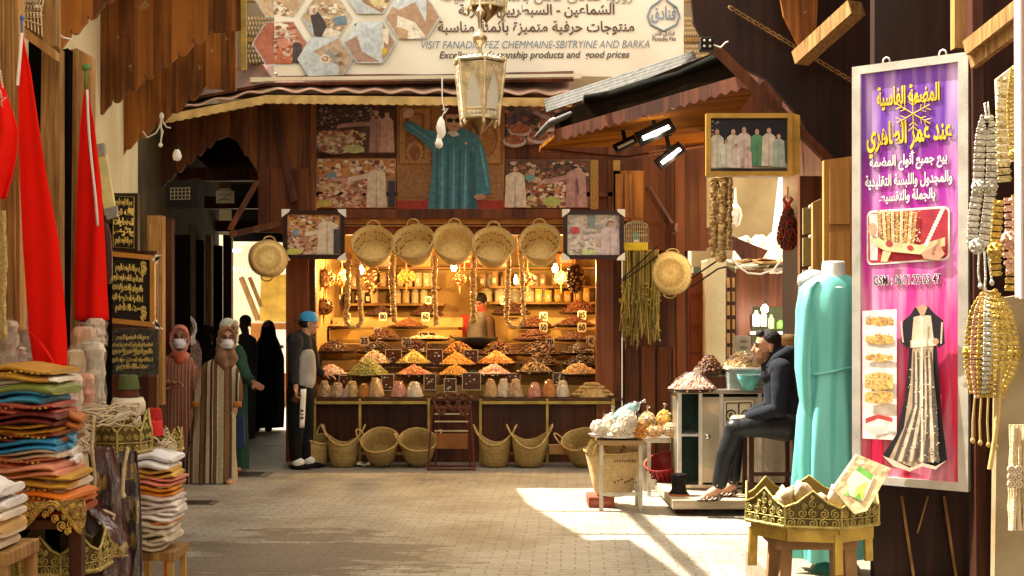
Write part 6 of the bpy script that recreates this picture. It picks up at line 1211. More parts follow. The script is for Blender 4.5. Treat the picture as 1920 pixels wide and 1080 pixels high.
# ---- octagonal filigree trays
OLIVE = M('gilt_filigree', (.30, .23, .06), .42, .55, var=.5, vs=30, col2=(.52, .42, .14), bump=.4, bs=60); GILT = M('gilt_sheet', (.48, .33, .07), .38, .5, var=.3, vs=10)
def spiral(m, fn, cx, cy, r, turns=1.6, hand=1, n=16, th=.0035):
    m.tube([fn(cx+hand*r*(1-i/n*.85)*math.cos(turns*6.283*i/n+1.57), cy+r*(1-i/n*.85)*math.sin(turns*6.283*i/n+1.57)) for i in range(n+1)], th, 5)
def crown(lab, loc, r, h, rz=0, legs=0, n=8, band=.5):
    t = thing('filigree_tray', lab, 'tray', loc, R(rz), 'gilt filigree trays'); A = [Vector((r*math.cos(2*math.pi*i/n), r*math.sin(2*math.pi*i/n), 0)) for i in range(n)]; hb = h*band; m = MB()
    m.add([(a.x, a.y, .003) for a in A], [tuple(range(n))]); m.build('base', GILT, t, solid=.006); wall_, edge, fil = MB(), MB(), MB()
    for i in range(n):
        a, b = A[i], A[(i+1) % n]; out = ((a+b)/2).normalized(); q = lambda u, v, o=.0: a.lerp(b, u)+Vector((0, 0, v))+out*o*1.0
        prof = [(0, 0), (1, 0), (1, hb*1.06), (.78, hb*1.3), (.5, h), (.22, hb*1.3), (0, hb*1.06)]
        wall_.add([q(u, v) for u, v in prof], [tuple(range(7))]); edge.tube([q(u, v, .004) for u, v in prof[2:]], .0055, 5); edge.tube([q(0, .004, .004), q(1, .004, .004)], .009, 5); edge.tube([q(0, 0, .004), q(0, hb*1.06, .004)], .006, 5)
        L_ = (b-a).length; f2 = lambda x, y: q(x/L_, y, .006)
        s_ = min(hb*.24, L_*.13); nx = max(3, int(L_/(2.05*s_)))
        for j in range(nx):
            for row in (0, 1): spiral(fil, f2, (j+.5)*L_/nx, hb*(.26+.5*row), s_, hand=1 if (j+row) % 2 else -1, th=.003+.0008*(r > .2))
        for x, y, q2 in ((.5, hb+(h-hb)*.28, .9), (.36, hb+(h-hb)*.16, .6), (.64, hb+(h-hb)*.16, .6), (.5, hb+(h-hb)*.64, .45)): spiral(fil, f2, x*L_, y, s_*q2, hand=1 if x < .6 else -1, th=.003)
        fil.tube([f2(0, hb*.5), f2(L_, hb*.5)], .003, 5)
    wo = wall_.build('side', M('dark_gilt', (.12, .09, .03), .5, .4), t, solid=.003); edge.build('edge', OLIVE, t); fil.build('filigree', OLIVE, t)
    if legs:
        m = MB()
        for i in range(n): a, b = A[i]*.92, A[(i+1) % n]*.92; m.beam(a+Vector((0, 0, -.035)), b+Vector((0, 0, -.035)), .012, .055)
        m.build('apron', GILT, t)
        for i in range(0, n, 2): a = A[i]*.90; m = MB(); m.beam(a+Vector((0, 0, -.03)), a*1.02+Vector((0, 0, -legs)), .036, .022); m.build('leg', GILT, t)
    return t
crown('gilt filigree tray with pointed sides half buried in cords on the left', P(214, 850, 4.95)+Vector((0, .08, 0)), .115, .16, 10)
crown('gilt filigree tray with dark lining at the bottom left corner', P(84, 1076, 4.2)+Vector((0, .12, 0)), .17, .13, 22)
crown('small gilt filigree tray edge peeking over the small cloth stack', P(300, 846, 5.75)+Vector((0, .05, 0)), .085, .10, 30)
# table with gold brocade
tb = thing('display_table', 'dark table draped with a gold scalloped brocade runner under the big stack', 'table', (-1.62, 4.3, 0)); zt = P(0, 962, 4.25).z
m = MB(); m.add([(-2., 4.1, zt-.03), (-1.37, 4.1, zt-.03), (-1.53, 4.62, zt-.03), (-2.1, 4.62, zt-.03), (-2., 4.1, zt-.002), (-1.37, 4.1, zt-.002), (-1.53, 4.62, zt-.002), (-2.1, 4.62, zt-.002)], [(3, 2, 1, 0), (4, 5, 6, 7), (0, 1, 5, 4), (1, 2, 6, 5), (2, 3, 7, 6), (3, 0, 4, 7)]); m.build('top', WOODD, tb, world=True)
for x, y in ((-1.95, 4.15), (-1.41, 4.15), (-1.95, 4.56), (-1.56, 4.56)): m = MB(); m.box(x-.02, x+.02, y-.02, y+.02, 0, zt-.03); m.build('leg', WOODD, tb, world=True)
m = MB(); m.box(-2.0, -1.58, 4.45, 4.54, .02, zt-.032); m.build('void_shade_box', DARK, tb, world=True)  # black box standing in for the shaded void under the table
def brocade_outline():
    o = [(24, 944), (158, 936), (160, 975), (152, 1000)]
    for k in range(25): u = k/24; x = 150-128*u; o.append((x, 978+30*math.cos(u*6.283+.6)*.9-14*u))
    return o
BROC = M('gold_brocade', (.10, .05, .012), .5, .2, vs=70, col2=(.62, .42, .12), bump=.9, bs=60, det=2)
tr = thing('brocade_runner', 'gold brocade runner with a scalloped edge hanging over the table front', 'table runner', P(90, 944, 4.06)); m = MB(); m.prism(brocade_outline(), face(4.06), .008); ro = m.build('cloth', BROC, tr, world=True)
o = brocade_outline()[3:]; m = MB()
for off, r_ in ((0, .0045), (5, .003)): m.tube([P(x, y-off, 4.055) for x, y in o], r_, 5)
m.build('cord_edge', GOLD, tr, world=True); m = MB(); f3 = lambda x, y: P(x, y, 4.05)
for x, y, s_ in ((116, 986, 10), (134, 982, 9), (128, 996, 7), (104, 972, 8), (142, 966, 7), (122, 968, 7), (86, 964, 7), (66, 962, 8), (48, 964, 8), (38, 980, 8), (30, 994, 6), (96, 956, 6), (58, 950, 6), (76, 950, 6), (112, 952, 6), (136, 950, 6)):
    spiral(m, f3, x, y, s_, hand=1, th=.0022); spiral(m, f3, x+s_*.2, y, s_*.6, hand=-1, th=.002)
m.build('embroidery', GOLD, tr, world=True)
# ---- cloths in plastic, dark with gold embroidery
BURG = M('burgundy_velvet', (.045, .010, .010), .42, vs=6, col2=(.10, .025, .022), bump=.5, bs=14); PLASTIC = film('clear_plastic', .03, .14, 9, 1)
def draped(lab, rows, d, mat, group, fold=.02, nf=7, name='garment', cat='garment', plastic=True, emb=()):
    t = thing(name, lab, cat, P((rows[0][1]+rows[0][2])/2, rows[0][0], d), group=group)
    def at(u, v, o=0, amp=1):
        y = rows[0][0]+(rows[-1][0]-rows[0][0])*v
        for r0, r1 in zip(rows, rows[1:]):
            if y <= r1[0]: f_ = (y-r0[0])/max(1e-6, r1[0]-r0[0]); xl, xr = r0[1]+(r1[1]-r0[1])*f_, r0[2]+(r1[2]-r0[2])*f_; break
        q = fold*amp*(.25+.75*v)*(math.sin(u*nf*2.1+v*2.2)+.45*math.sin(u*nf*4.7+v*3+1)); return P(xl+(xr-xl)*u, y+(rows[0][3] if len(rows[0]) > 3 else 0)*u*v, d)+Vector((0, q-o, 0))
    m = MB(); m.grid(lambda u, v: at(u, v), 36, 40); m.build('cloth', mat, t, world=True, solid=.006)
    if emb:
        m = MB()
        for u0, v0, u1, v1 in emb:
            rg = random.Random(int(u0*100+v0*1000))
            for i in range(26):
                u, v = rg.uniform(u0, u1), rg.uniform(v0, v1); spiral(m, lambda x, y: at(u+x, v+y, .008), 0, 0, .035, hand=rg.choice((1, -1)), n=9, th=.0022)
            m.tube([at(u0+(u1-u0)*k/8, v1, .008) for k in range(9)], .003, 5)
        m.build('embroidery', GOLD, t, world=True)
    if plastic:
        m = MB(); rg = random.Random(5); m.grid(lambda u, v: at(u*1.04-.02, v, .03+.012*math.sin(u*13+v*9)*math.sin(v*17-u*5), .7), 40, 44); m.build('plastic_cover', PLASTIC, t, world=True)
    return t
GG = 'dark embroidered garments in plastic covers'
draped('burgundy garment with gold trim in clear plastic below the filigree tray', [(838, 164, 212), (900, 168, 228), (1000, 152, 232), (1100, 146, 232)], 4.75, BURG, GG, .03, 6, emb=((.1, .2, .5, .3), (.2, .62, .75, .74), (.0, .74, .3, .8)))
draped('nearly black garment with gold sprays in clear plastic beside the small stack', [(846, 222, 258), (920, 226, 264), (1000, 228, 266), (1100, 224, 264)], 4.9, M('black_velvet', (.018, .008, .010), .4, vs=6, col2=(.05, .018, .02), bump=.5, bs=14), GG, .025, 5, emb=((.4, .1, .9, .2), (.4, .35, .95, .5), (.3, .62, .8, .7)))
draped('burgundy garment hanging low in front of the brocade table', [(930, 96, 168), (1000, 110, 236), (1050, 100, 244), (1110, 96, 240)], 4.5, BURG, GG, .03, 6, emb=((.3, .45, .6, .55), (.7, .5, .98, .62)))
# ---- cords, laces, fez hats and rolls
CORD = M('beige_cord', (.50, .38, .20), .7, vs=20, col2=(.66, .55, .36), bump=.4, bs=90)
def cords(lab, x0, x1, y0, y1, d, n, mat, group='heaps of cords and laces', r=.004, dd=.12):
    t = thing('cord_heap', lab, 'cords', P((x0+x1)/2, y1, d), group=group); m = MB(); rg = random.Random(int(x0+y0))
    for i in range(n):
        x, y = rg.uniform(x0, x1), y1-(y1-y0)*rg.random()**1.5; L_ = rg.uniform(.25, .6)*(x1-x0); a = rg.uniform(-.6, .6); dy = d+rg.uniform(-dd, dd*.3)
        m.tube([P(max(x0, min(x1, x+math.cos(a)*L_*(q-.5))), min(y1, y+math.sin(a)*L_*(q-.5)-9*math.sin(q*3.14)*rg.uniform(-.3, 1)), dy+.02*q) for q in (0, .2, .4, .6, .8, 1)], r*rg.uniform(.7, 1.3), 5, rg.randrange(2))
    tag(m.build('cords', [mat, M('cream_lace', (.62, .54, .40), .8)], t, world=True), kind='stuff'); return t
cords('heap of beige cords piled on and behind the filigree tray', 130, 262, 762, 800, 5.0, 70, CORD); cords('tangle of tan cords and laces on top of the small cloth stack', 262, 330, 806, 846, 5.75, 46, CORD); cords('wrinkled beige ribbons beside the big stack', 120, 175, 790, 850, 4.7, 40, CORD)
for pts, lab in (((((176, 780), (172, 840), (178, 900), (172, 960), (166, 985))), 'pale cord hanging left in front of the burgundy garment'), (((240, 840), (232, 880), (230, 920), (232, 930)), 'pale cord hanging before the nearly black garment'), (((160, 962), (196, 958), (214, 966), (208, 986), (196, 990)), 'hooked cream cord lying over the burgundy garment')):
    t = thing('cord', lab, 'cord', P(*pts[0], 4.6), group='single hanging cords'); m = MB(); m.tube([P(x, y, 4.58) for x, y in pts], .007, 6); m.ball(P(*pts[-1], 4.58), .010, 8); m.build('braid', CORD, t, world=True)
def fez(px, py, d, r, h, col, lab, band=None):
    t = thing('fez_hat', lab, 'hat', P(px, py, d), group='fez hats on the left stall'); m = MB(); m.lathe([(r, 0), (r*1.01, .01), (r*.82, h), (r*.7, h+.006), (.01, h+.004)], 22); m.build('felt', M('felt_%d%d' % (int(col[0]*99), int(col[1]*99)), col, .9, var=.12, bs=120, bump=.2), t)
    if band:
        m = MB()
        for z in (h*.2, h*.45): m.lathe([(r*(1.015-.19*z/h), z-.004), (r*(1.03-.19*z/h), z), (r*(1.015-.19*z/h), z+.004)], 22, cap0=False, cap1=False)
        m.build('gold_band', GOLD, t)
    m = MB(); m.tube([(0, 0, h), (.01, -.01, h+.012)], .003, 5); m.build('stub', IRON, t)
fez(240, 745, 6.0, .052, .045, (.10, .03, .015), 'dark banded fez under the green one', 1); fez(241, 730, 6.0, .050, .062, (.09, .12, .04), 'olive green fez with gold bands on top of its pile', 1); fez(291, 816, 5.7, .036, .058, (.62, .03, .03), 'red fez standing on the black one', 0); fez(289, 792, 5.85, .038, .06, (.40, .02, .015), 'dark red fez behind the red one', 0); fez(266, 838, 5.6, .046, .05, (.012, .01, .012), 'black fez under the red ones', 0)
t = thing('hat_box', 'torn cream cardboard ring under the pile of fez hats', 'box', P(240, 776, 6.0)); m = MB(); m.lathe([(.078, 0), (.076, .05), (.068, .075), (.064, .07), (.07, .02)], 16, wob=lambda a, i: .03*math.sin(3*a+i)); m.build('card', PLASTW, t, solid=.004); m = MB(); m.box(-.045, .045, -.045, .045, -.0, .066); m.build('filling', CARD, t)
def roll(px, y0, y1, d, r, col, lab, mat=None):
    t = thing('cloth_roll', lab, 'roll', P(px, y1, d), group='wrapped rolls standing by the flags'); h = (y1-y0)*d/F; m = MB(); rg = random.Random(int(px)); m.lathe([(r*.7, 0)]+[(r*(1+.07*math.sin(q*2.3+px)), h*q/9) for q in range(1, 9)]+[(r*.86, h*.97), (r*.5, h)], 18, wob=lambda a, i: .10*math.sin(2*a+px)+.07*math.sin(5*a+i*1.3)+.05*math.sin(9*a-i*2.1), sm=False); m.build('cloth', M('roll_%d' % px, col[0], .55, vs=16, col2=col[1], bump=.6, bs=14, det=1), t)
    m = MB(); m.lathe([(r*1.1, 0), (r*1.2, h*.3), (r*1.08, h*.6), (r*1.15, h*.85), (r*.6, h*1.05)], 16, cap0=False, cap1=False, wob=lambda a, i: .10*math.sin(5*a+i*2)); m.build('wrap', PLASTIC, t); return t
roll(143, 655, 775, 5.3, .045, ((.55, .40, .24), (.68, .56, .38)), 'tan cloth roll left of the printed roll'); roll(157, 612, 770, 5.45, .05, ((.66, .56, .46), (.62, .30, .16)), 'white and orange printed roll in plastic by the second flag'); roll(172, 640, 778, 5.35, .05, ((.64, .55, .44), (.50, .46, .36)), 'pale grey roll in plastic right of the printed roll'); roll(160, 700, 782, 5.2, .035, ((.62, .30, .20), (.70, .42, .30)), 'short peach roll in front of the printed roll'); roll(180, 596, 650, 5.6, .042, ((.62, .48, .38), (.72, .60, .50)), 'crumpled beige packet under the second flag'); roll(128, 700, 810, 4.9, .05, ((.70, .60, .50), (.62, .50, .40)), 'cream wrapped roll beside the big stack')
for px, y0, y1, d, w_, lab in ((20, 650, 690, 4.7, .05, 'crumpled clear bag on the shelf at the far left'), (38, 590, 680, 4.9, .06, 'pale plastic packet standing behind the first flag'), (8, 600, 700, 4.5, .045, 'rolled pale plastic packet at the far left edge'), (30, 560, 590, 5.0, .04, 'small cream packet high behind the first flag')): roll(px, y0, y1, d, w_, ((.40, .30, .22), (.55, .45, .36)), lab)
t = thing('gold_braid', 'thick gold braids hanging at the far left edge', 'braid', P(4, 400, 4.4)); m = MB()
for i in range(5): m.tube([P(-4+i*3.2+1.5*math.sin(q*.8+i), 395+q*20, 4.4-.01*i) for q in range(13)], [.006+.003*(q % 2) for q in range(13)], 6)
m.build('braid', M('pale_gold_braid', (.50, .38, .16), .5, .3, vs=60, bump=.8, bs=60), t, world=True)
t = thing('shelf', 'small wooden shelf of oddments behind the first flag', 'shelf', P(22, 560, 5.2)); m = MB()
for y in (470, 556): m.prism([(8, y), (40, y), (40, y+5), (8, y+5)], face(5.2), .12)
m.build('boards', WOODB, t, world=True); m = MB()
for i in range(5): m.ball(P(16+i*4, 452-(i % 2)*30, 5.2), (.02, .02, .03+.01*(i % 2)), 8, lump=.15, seed=i)
m.build('oddments', PLASTW, t, world=True)
# ---- red flags
REDF = M("flag_red", (.78, .010, .004), .85, var=.10, vs=3, bump=.08, bs=60, spec=.1)
GF = 'red flags hanging on the left shop'
f1 = draped('largest red flag hanging long from the lattice window', [(62, 39, 43), (90, 36, 48), (130, 33, 58), (230, 33, 74), (330, 35, 90), (450, 40, 112), (560, 48, 121), (620, 52, 124), (660, 58, 125), (706, 66, 124)], 4.62, REDF, GF, .020, 2.0, 'flag', 'flag', False)
m = MB(); m.tube([P(40, 30, 4.62), P(41, 62, 4.62)], .004, 5); m.ball(P(41, 34, 4.62), (.008, .008, .012), 8); m.tube([P(41, 62, 4.61), P(38, 100, 4.605), P(33, 160, 4.605)], .006, 5, 1); m.build('tie', [M('blue_string', (.05, .16, .42), .6), WHITE], f1, world=True)
m = MB(); m.grid(lambda u, v: P(52+30*u+v*38, 618+30*u+v*(40-10*u)+40*v*u, 4.56-.03*math.sin(u*3)), 10, 8); m.build('turned_hem', REDF, f1, world=True, solid=.005)
f2 = draped('narrower red flag with a white stripe tied to the shutter', [(166, 160, 164), (190, 155, 170), (240, 149, 179), (350, 143, 191), (450, 140, 196), (540, 138, 199), (600, 140, 202, -8)], 5.6, REDF, GF, .020, 2.2, 'flag', 'flag', False)
m = MB(); m.grid(lambda u, v: P(161+v*18-2*math.sin(v*5)+4.5*u, 168+v*256, 5.56-.015*math.sin(v*3)), 2, 20); m.tube([P(161, 124, 5.6), P(160, 168, 5.6)], .005, 5, 1); m.ball(P(162, 126, 5.6), (.02, .012, .014), 8, 1, lump=.3); m.build('white_stripe', [WHITE, M('green_string', (.12, .24, .06), .7)], f2, world=True, solid=.003)
m = MB(); m.grid(lambda u, v: P(150+16*u, 596+30*v, 5.64), 4, 4); m.build('lower_end', M('dark_flag_red', (.30, .01, .01), .8), f2, world=True, solid=.004)
f0 = draped('red flag with a pale star outline cut off by the left edge', [(150, -20, 2), (180, -20, 13), (215, -20, 24), (245, -20, 32), (290, -20, 28), (330, -20, 20), (372, -20, 8)], 4.35, REDF, GF, .03, 3, 'flag', 'flag', False)
m = MB(); sp = [P(-1+13*math.cos(-math.pi/2+k*4*math.pi/5+.15), 186+16*math.sin(-math.pi/2+k*4*math.pi/5+.15), 4.28) for k in range(5)]; m.tube(sp, .0035, 5, closed=True)
for i in range(7): m.tube([P(-3+i*1.2, 130+i*5, 4.3), P(2+i*.6, 134+i*5, 4.29)], .003, 5)
m.build('star_outline', M('pale_thread', (.62, .52, .38), .7), f0, world=True)
t = thing('bag', 'dark brown leather bag hanging right behind the second flag', 'bag', P(202, 440, 6.3)); m = MB(); m.loft([[P(x+q*math.cos(a), y, 6.3)+Vector((0, .03*math.sin(a), 0)) for a in [z*.628 for z in range(10)]] for x, y, q in ((198, 418, 3), (200, 440, 8), (201, 480, 10), (202, 515, 9), (202, 532, 5))]); m.build('leather', M('brown_leather', (.06, .015, .01), .4), t, world=True); m = MB(); m.tube([P(196, 420, 6.3), P(198, 404, 6.3), P(201, 420, 6.3)], .005, 5); m.build('strap', IRON, t, world=True)
t = thing('packet', 'tall pale yellow packet slanting beside the second flag', 'packet', P(200, 405, 6.5)); m = MB(); m.prism([(178, 292), (198, 288), (215, 392), (196, 400)], face(6.5), .03); m.build('paper', M('pale_yellow_paper', (.66, .58, .26), .5), t, world=True, bevel=.008); m = MB(); m.prism([(172, 272), (194, 268), (196, 290), (178, 294)], face(6.49), .03); m.build('grey_end', M('grey_plastic', (.26, .25, .22), .35, bump=.6, bs=30), t, world=True); m = MB(); m.prism([(194, 392), (218, 386), (219, 406), (198, 412)], face(6.49), .03); m.build('grey_end', M('grey_plastic', (.26, .25, .22), .35, bump=.6, bs=30), t, world=True)
# ---- calligraphy plaques
VEL = M('black_felt', (.022, .017, .011), .8, bs=100, bump=.3)
def plaque(lab, x0, y0, x1, y1, d, lines, frame=None, skew=0, corners=False, wrap=False):
    t = thing('calligraphy_panel', lab, 'calligraphy panel', P((x0+x1)/2, y1, d), group='black panels with gold calligraphy'); k = d/F; fq = lambda u, v, w_: P(u, v+(u-x0)*skew, d-.02)+Vector((0, w_-.004, 0)); m = MB()
    m.prism([(x0, y0), (x1, y0), (x1, y1), (x0, y1)], lambda u, v, w_: fq(u, v, w_+.006), .02); m.build('panel', VEL, t, world=True); tm = MB(); n = len(lines); iw = x1-x0; lh = (y1-y0)*(.70 if frame else .84)/n
    for i, ln in enumerate(lines):
        cy = (y0+y1)/2+(i-(n-1)/2)*lh; vs, fs = lettering(ln, lh*k*1.0, ar=True, bold=.0055, width=iw*(.60 if frame else .82)*k*(.8 if i in (0, n-1) else 1)); ys = [v.y for v in vs]; my = (max(ys)+min(ys))/2; sc_ = lh*k*1.02/max(1e-6, max(ys)-min(ys))
        tm.add([fq((x0+x1)/2+(-4 if frame else 0)+v.x/k, cy-(v.y-my)*sc_/k, -.005) for v in vs], fs)
    tm.build('gold_script', M('gold_script', (.80, .60, .17), .5, .15, vs=50, bump=.6, bs=80), t, world=True)
    if frame:
        m = MB(); fw = 9
        for o in ([(x0, y0), (x1, y0), (x1-fw, y0+fw), (x0+fw, y0+fw)], [(x0, y1), (x0+fw, y1-fw), (x1-fw, y1-fw), (x1, y1)], [(x0, y0), (x0+fw, y0+fw), (x0+fw, y1-fw), (x0, y1)], [(x1, y0), (x1, y1), (x1-fw, y1-fw), (x1-fw, y0+fw)]): m.prism(o, lambda u, v, w_: fq(u, v, w_-.02), .05)
        m.build('frame', frame, t, world=True, bevel=.006); m = MB()
        for cx, cy in ((x1-22, y0+26), (x1-22, y1-24)):
            for a_ in range(3): spiral(m, lambda x, y: fq(x, y, -.004), cx, cy+(a_-1)*8, 6, hand=(-1)**a_, th=.0045)
        m.build('corner_ornament', MATS['gold_script'], t, world=True)
        for cx, cy, sx, sy in ((x1+1, y0-2, -1, 1), (x1+1, y1+2, -1, -1)): m = MB(); m.prism([(cx, cy), (cx-12*sx*-1*-1, cy), (cx-6, cy+9*sy), (cx, cy+16*sy)], lambda u, v, w_: fq(u, v, w_-.024), .05); m.build('corner_guard', WHITE, t, world=True)
    else:
        m = MB(); e_ = 5
        m.tube([fq(x, y, -.004) for x, y in ((x0+e_, y0+e_), (x1-e_, y0+e_), (x1-e_, y1-e_), (x0+e_, y1-e_))], .003, 5, closed=True)
        if not wrap: m.build('gold_border', GOLD, t, world=True)
    if wrap: m = MB(); m.grid(lambda u, v: fq(x0-4+(x1-x0+8)*u, y0-4+(y1-y0+8)*v, -.02+.006*math.sin(u*19+v*5)*math.sin(v*11)), 24, 20); m.build('plastic_cover', PLASTIC, t, world=True)
    return t
BS = 'بسم الله الرحمن الرحيم'; LN = ['الحمد لله رب العالمين الرحمن الرحيم', 'مالك يوم الدين إياك نعبد وإياك نستعين', 'اهدنا الصراط المستقيم صراط الذين', 'أنعمت عليهم غير المغضوب عليهم']
plaque('narrow black cloth panel of gold calligraphy hung highest', 208, 362, 257, 468, 8.3, [BS, 'الله نور', 'السماوات', 'والأرض', BS], None, .06)
plaque('large black calligraphy panel in an orange wooden frame with white corners', 196, 470, 292, 604, 7.8, [BS]+LN[:3]+['صدق الله العظيم'], M('orange_frame', (.46, .20, .04), .4), .10, True)
plaque('black calligraphy panel in clear plastic below the framed one', 202, 618, 296, 702, 7.3, [BS]+[LN[0]+' '+LN[3], LN[1], LN[2]]+['صدق الله العظيم'], None, -.0, False, True)
# ================================================================ right side: dress, trays, belts, snack stand
# ---- mannequin with turquoise dress
DD = 6.75; mn = thing('mannequin', 'headless white mannequin carrying the turquoise dress on a dark teal stand', 'mannequin', Vector(((1566-960)*DD/F, DD, .27))); ks = DD/F; zz = lambda y: CZ+(HZ-y)*ks; xx = lambda px: (px-960)*ks
m = MB(); cx = xx(1563); m.lathe([(.10, zz(540)), (.075, zz(527)), (.062, zz(512)), (.060, zz(494)), (.056, zz(490)), (.01, zz(490))], 24, 0, (cx, DD, 0)); m.build('neck', M('mannequin_white', (.68, .67, .66), .35, bump=0), mn, world=True)
m = MB(); m.lathe([(.13, .27), (.13, .29), (.10, .33), (.03, .37), (.022, .40), (.022, zz(700))], 20, 0, (xx(1568), DD+.02, 0)); m.build('stand', M('dark_teal_metal', (.03, .14, .13), .35), mn, world=True)
SAT = M('turquoise_satin', (.12, .45, .42), .42, vs=2.2, col2=(.15, .51, .48), bump=.22, bs=7, spec=.5, stretch=(1, 1, .4))
dr = thing('dress', 'long turquoise satin dress with draped sleeves on the mannequin', 'dress', Vector((cx, DD, .3))); m = MB(); rings = []
prof = [(514, 1563, 24, 20, 0), (522, 1562, 40, 26, 0), (532, 1562, 56, 32, .0), (560, 1560, 60, 42, .02), (600, 1559, 56, 44, .03), (650, 1558, 50, 38, .03), (692, 1557, 47, 35, .03), (720, 1556, 49, 38, .04), (780, 1554, 57, 46, .06), (860, 1552, 60, 50, .09), (950, 1551, 62, 54, .12), (1045, 1550, 64, 56, .14)]
NR = 72
for y, px, rx, ry, fa in prof:
    ring = []
    for j in range(NR):
        a = 2*math.pi*j/NR; q = 1+1.45*fa*(math.sin(7*a+y*.004)+.5*math.sin(13*a-y*.003+1)+.3*math.sin(3*a+.5)); ring.append(Vector((xx(px)+rx*ks*q*math.cos(a), DD+ry*ks*q*math.sin(a), zz(y))))
    rings.append(ring)
m.loft(rings, 0); m.build('gown', SAT, dr, world=True)
for sx in (-1, 1):
    m = MB(); rings = []; 
    for y, px, rx, ry in ((528, 1563+sx*36, 14, 18), (540, 1563+sx*47, 17, 20), (580, 1563+sx*54, 16, 22), (640, 1563+sx*57, 15, 24), (690, 1563+sx*58, 14, 26), (740, 1563+sx*54, 12, 24), (780, 1563+sx*50, 9, 18)):
        rings.append([Vector((xx(px)+rx*ks*(1+.14*math.sin(5*a+y*.02))*math.cos(a), DD-.02+ry*ks*(1+.14*math.sin(4*a+y*.015))*math.sin(a), zz(y))) for a in [2*math.pi*j/40 for j in range(40)]])
    m.loft(rings, 0); m.build('sleeve', SAT, dr, world=True)
m = MB(); m.tube([Vector((xx(1557)+50*ks*math.cos(a), DD+38*ks*math.sin(a), zz(694+6*math.sin(a*2)))) for a in [2*math.pi*j/40 for j in range(40)]], .008, 6, closed=True); m.build('waist_seam', SAT, dr, world=True)
m = MB(); m.lathe([(.075, 0), (.09, .03), (.085, .07), (.04, .10), (.01, .105)], 16, 0, P(1524, 540, 7.3)); mm2 = thing('mannequin', 'second mannequin shoulder in grey peeking left behind the dress', 'mannequin', P(1524, 540, 7.3)); m.build('shoulder', M('grey_form', (.30, .31, .32), .5), mm2, world=True)
# ---- stool and big filigree tray in the foreground
tc_ = P(1549, 991, 5.5)+Vector((0, .28, 0)); big = crown('large gilt filigree tray with pointed sides on gilt legs in the right foreground', tc_, .305, .16, 11, .20, 8, .52)
so = thing('stool', 'rough wooden stool under the large filigree tray', 'stool', (tc_.x, tc_.y, 0)); STW = M('rough_stool_wood', (.16, .08, .03), .7, vs=6, col2=(.34, .19, .08), stretch=(1, 1, 1), bump=.5, bs=22); zs = tc_.z-.065
m = MB(); m.cbox((-.01, 0, zs-.025), (.36, .32, .05)); m.build('seat', STW, so, bevel=.008)
for sx in (-1, 1):
    for sy in (-1, 1): m = MB(); m.beam((sx*.14, sy*.12, zs-.05), (sx*.17, sy*.15, 0), .05, .05); m.build('leg', STW, so)
for sy in (-1, 1): m = MB(); m.beam((-.155, sy*.135, .25), (.155, sy*.135, .25), .03, .04); m.build('stretcher', STW, so)
pk = thing('packet', 'beige paper packet with green and yellow print leaning in the large filigree tray', 'packet', P(1600, 965, 5.45)); m = MB(); qd = [(1562, 918), (1608, 852), (1671, 878), (1626, 958), (1602, 964)]; m.prism(qd, lambda u, v, w_: P(u, v, 5.45-(v-900)*.0010)+Vector((0, w_, 0)), .03); m.build('paper', M('parcel_paper', (.60, .46, .26), .6, vs=9, bump=.5, bs=20), pk, world=True, bevel=.006)
a = Art(lambda u, v, w_: P(u, v, 5.45-(v-900)*.0010)+Vector((0, -w_, 0)), .0006); a.poly([(1588, 900), (1606, 876), (1640, 892), (1618, 940), (1592, 928)], (.74, .70, .52)); a.poly([(1604, 880), (1612, 874), (1637, 890), (1632, 900)], (.16, .46, .08)); a.poly([(1606, 912), (1626, 902), (1616, 936), (1600, 930)], (.66, .62, .12)); a.poly([(1602, 932), (1612, 922), (1614, 940)], (.16, .46, .08)); a.ell(1588, 926, 5, 3, (.2, .5, .1)); a.ell(1612, 866, 8, 5, (.70, .58, .42)); a.build('print', pk)
t = thing('tissue', 'crumpled grey brown wrapping inside the large filigree tray', 'wrapping', tc_+Vector((-.04, -.1, .06))); m = MB()
for i in range(6): m.ball((-.16+.07*i, .0+.03*(i % 2), .02+.03*((i*7) % 3)), (.05, .04, .035), 10, lump=.35, seed=i, rot=(i, i*2, 0))
m.build('paper', M('crumpled_paper', (.38, .28, .16), .7, vs=9, col2=(.62, .54, .42)), t)
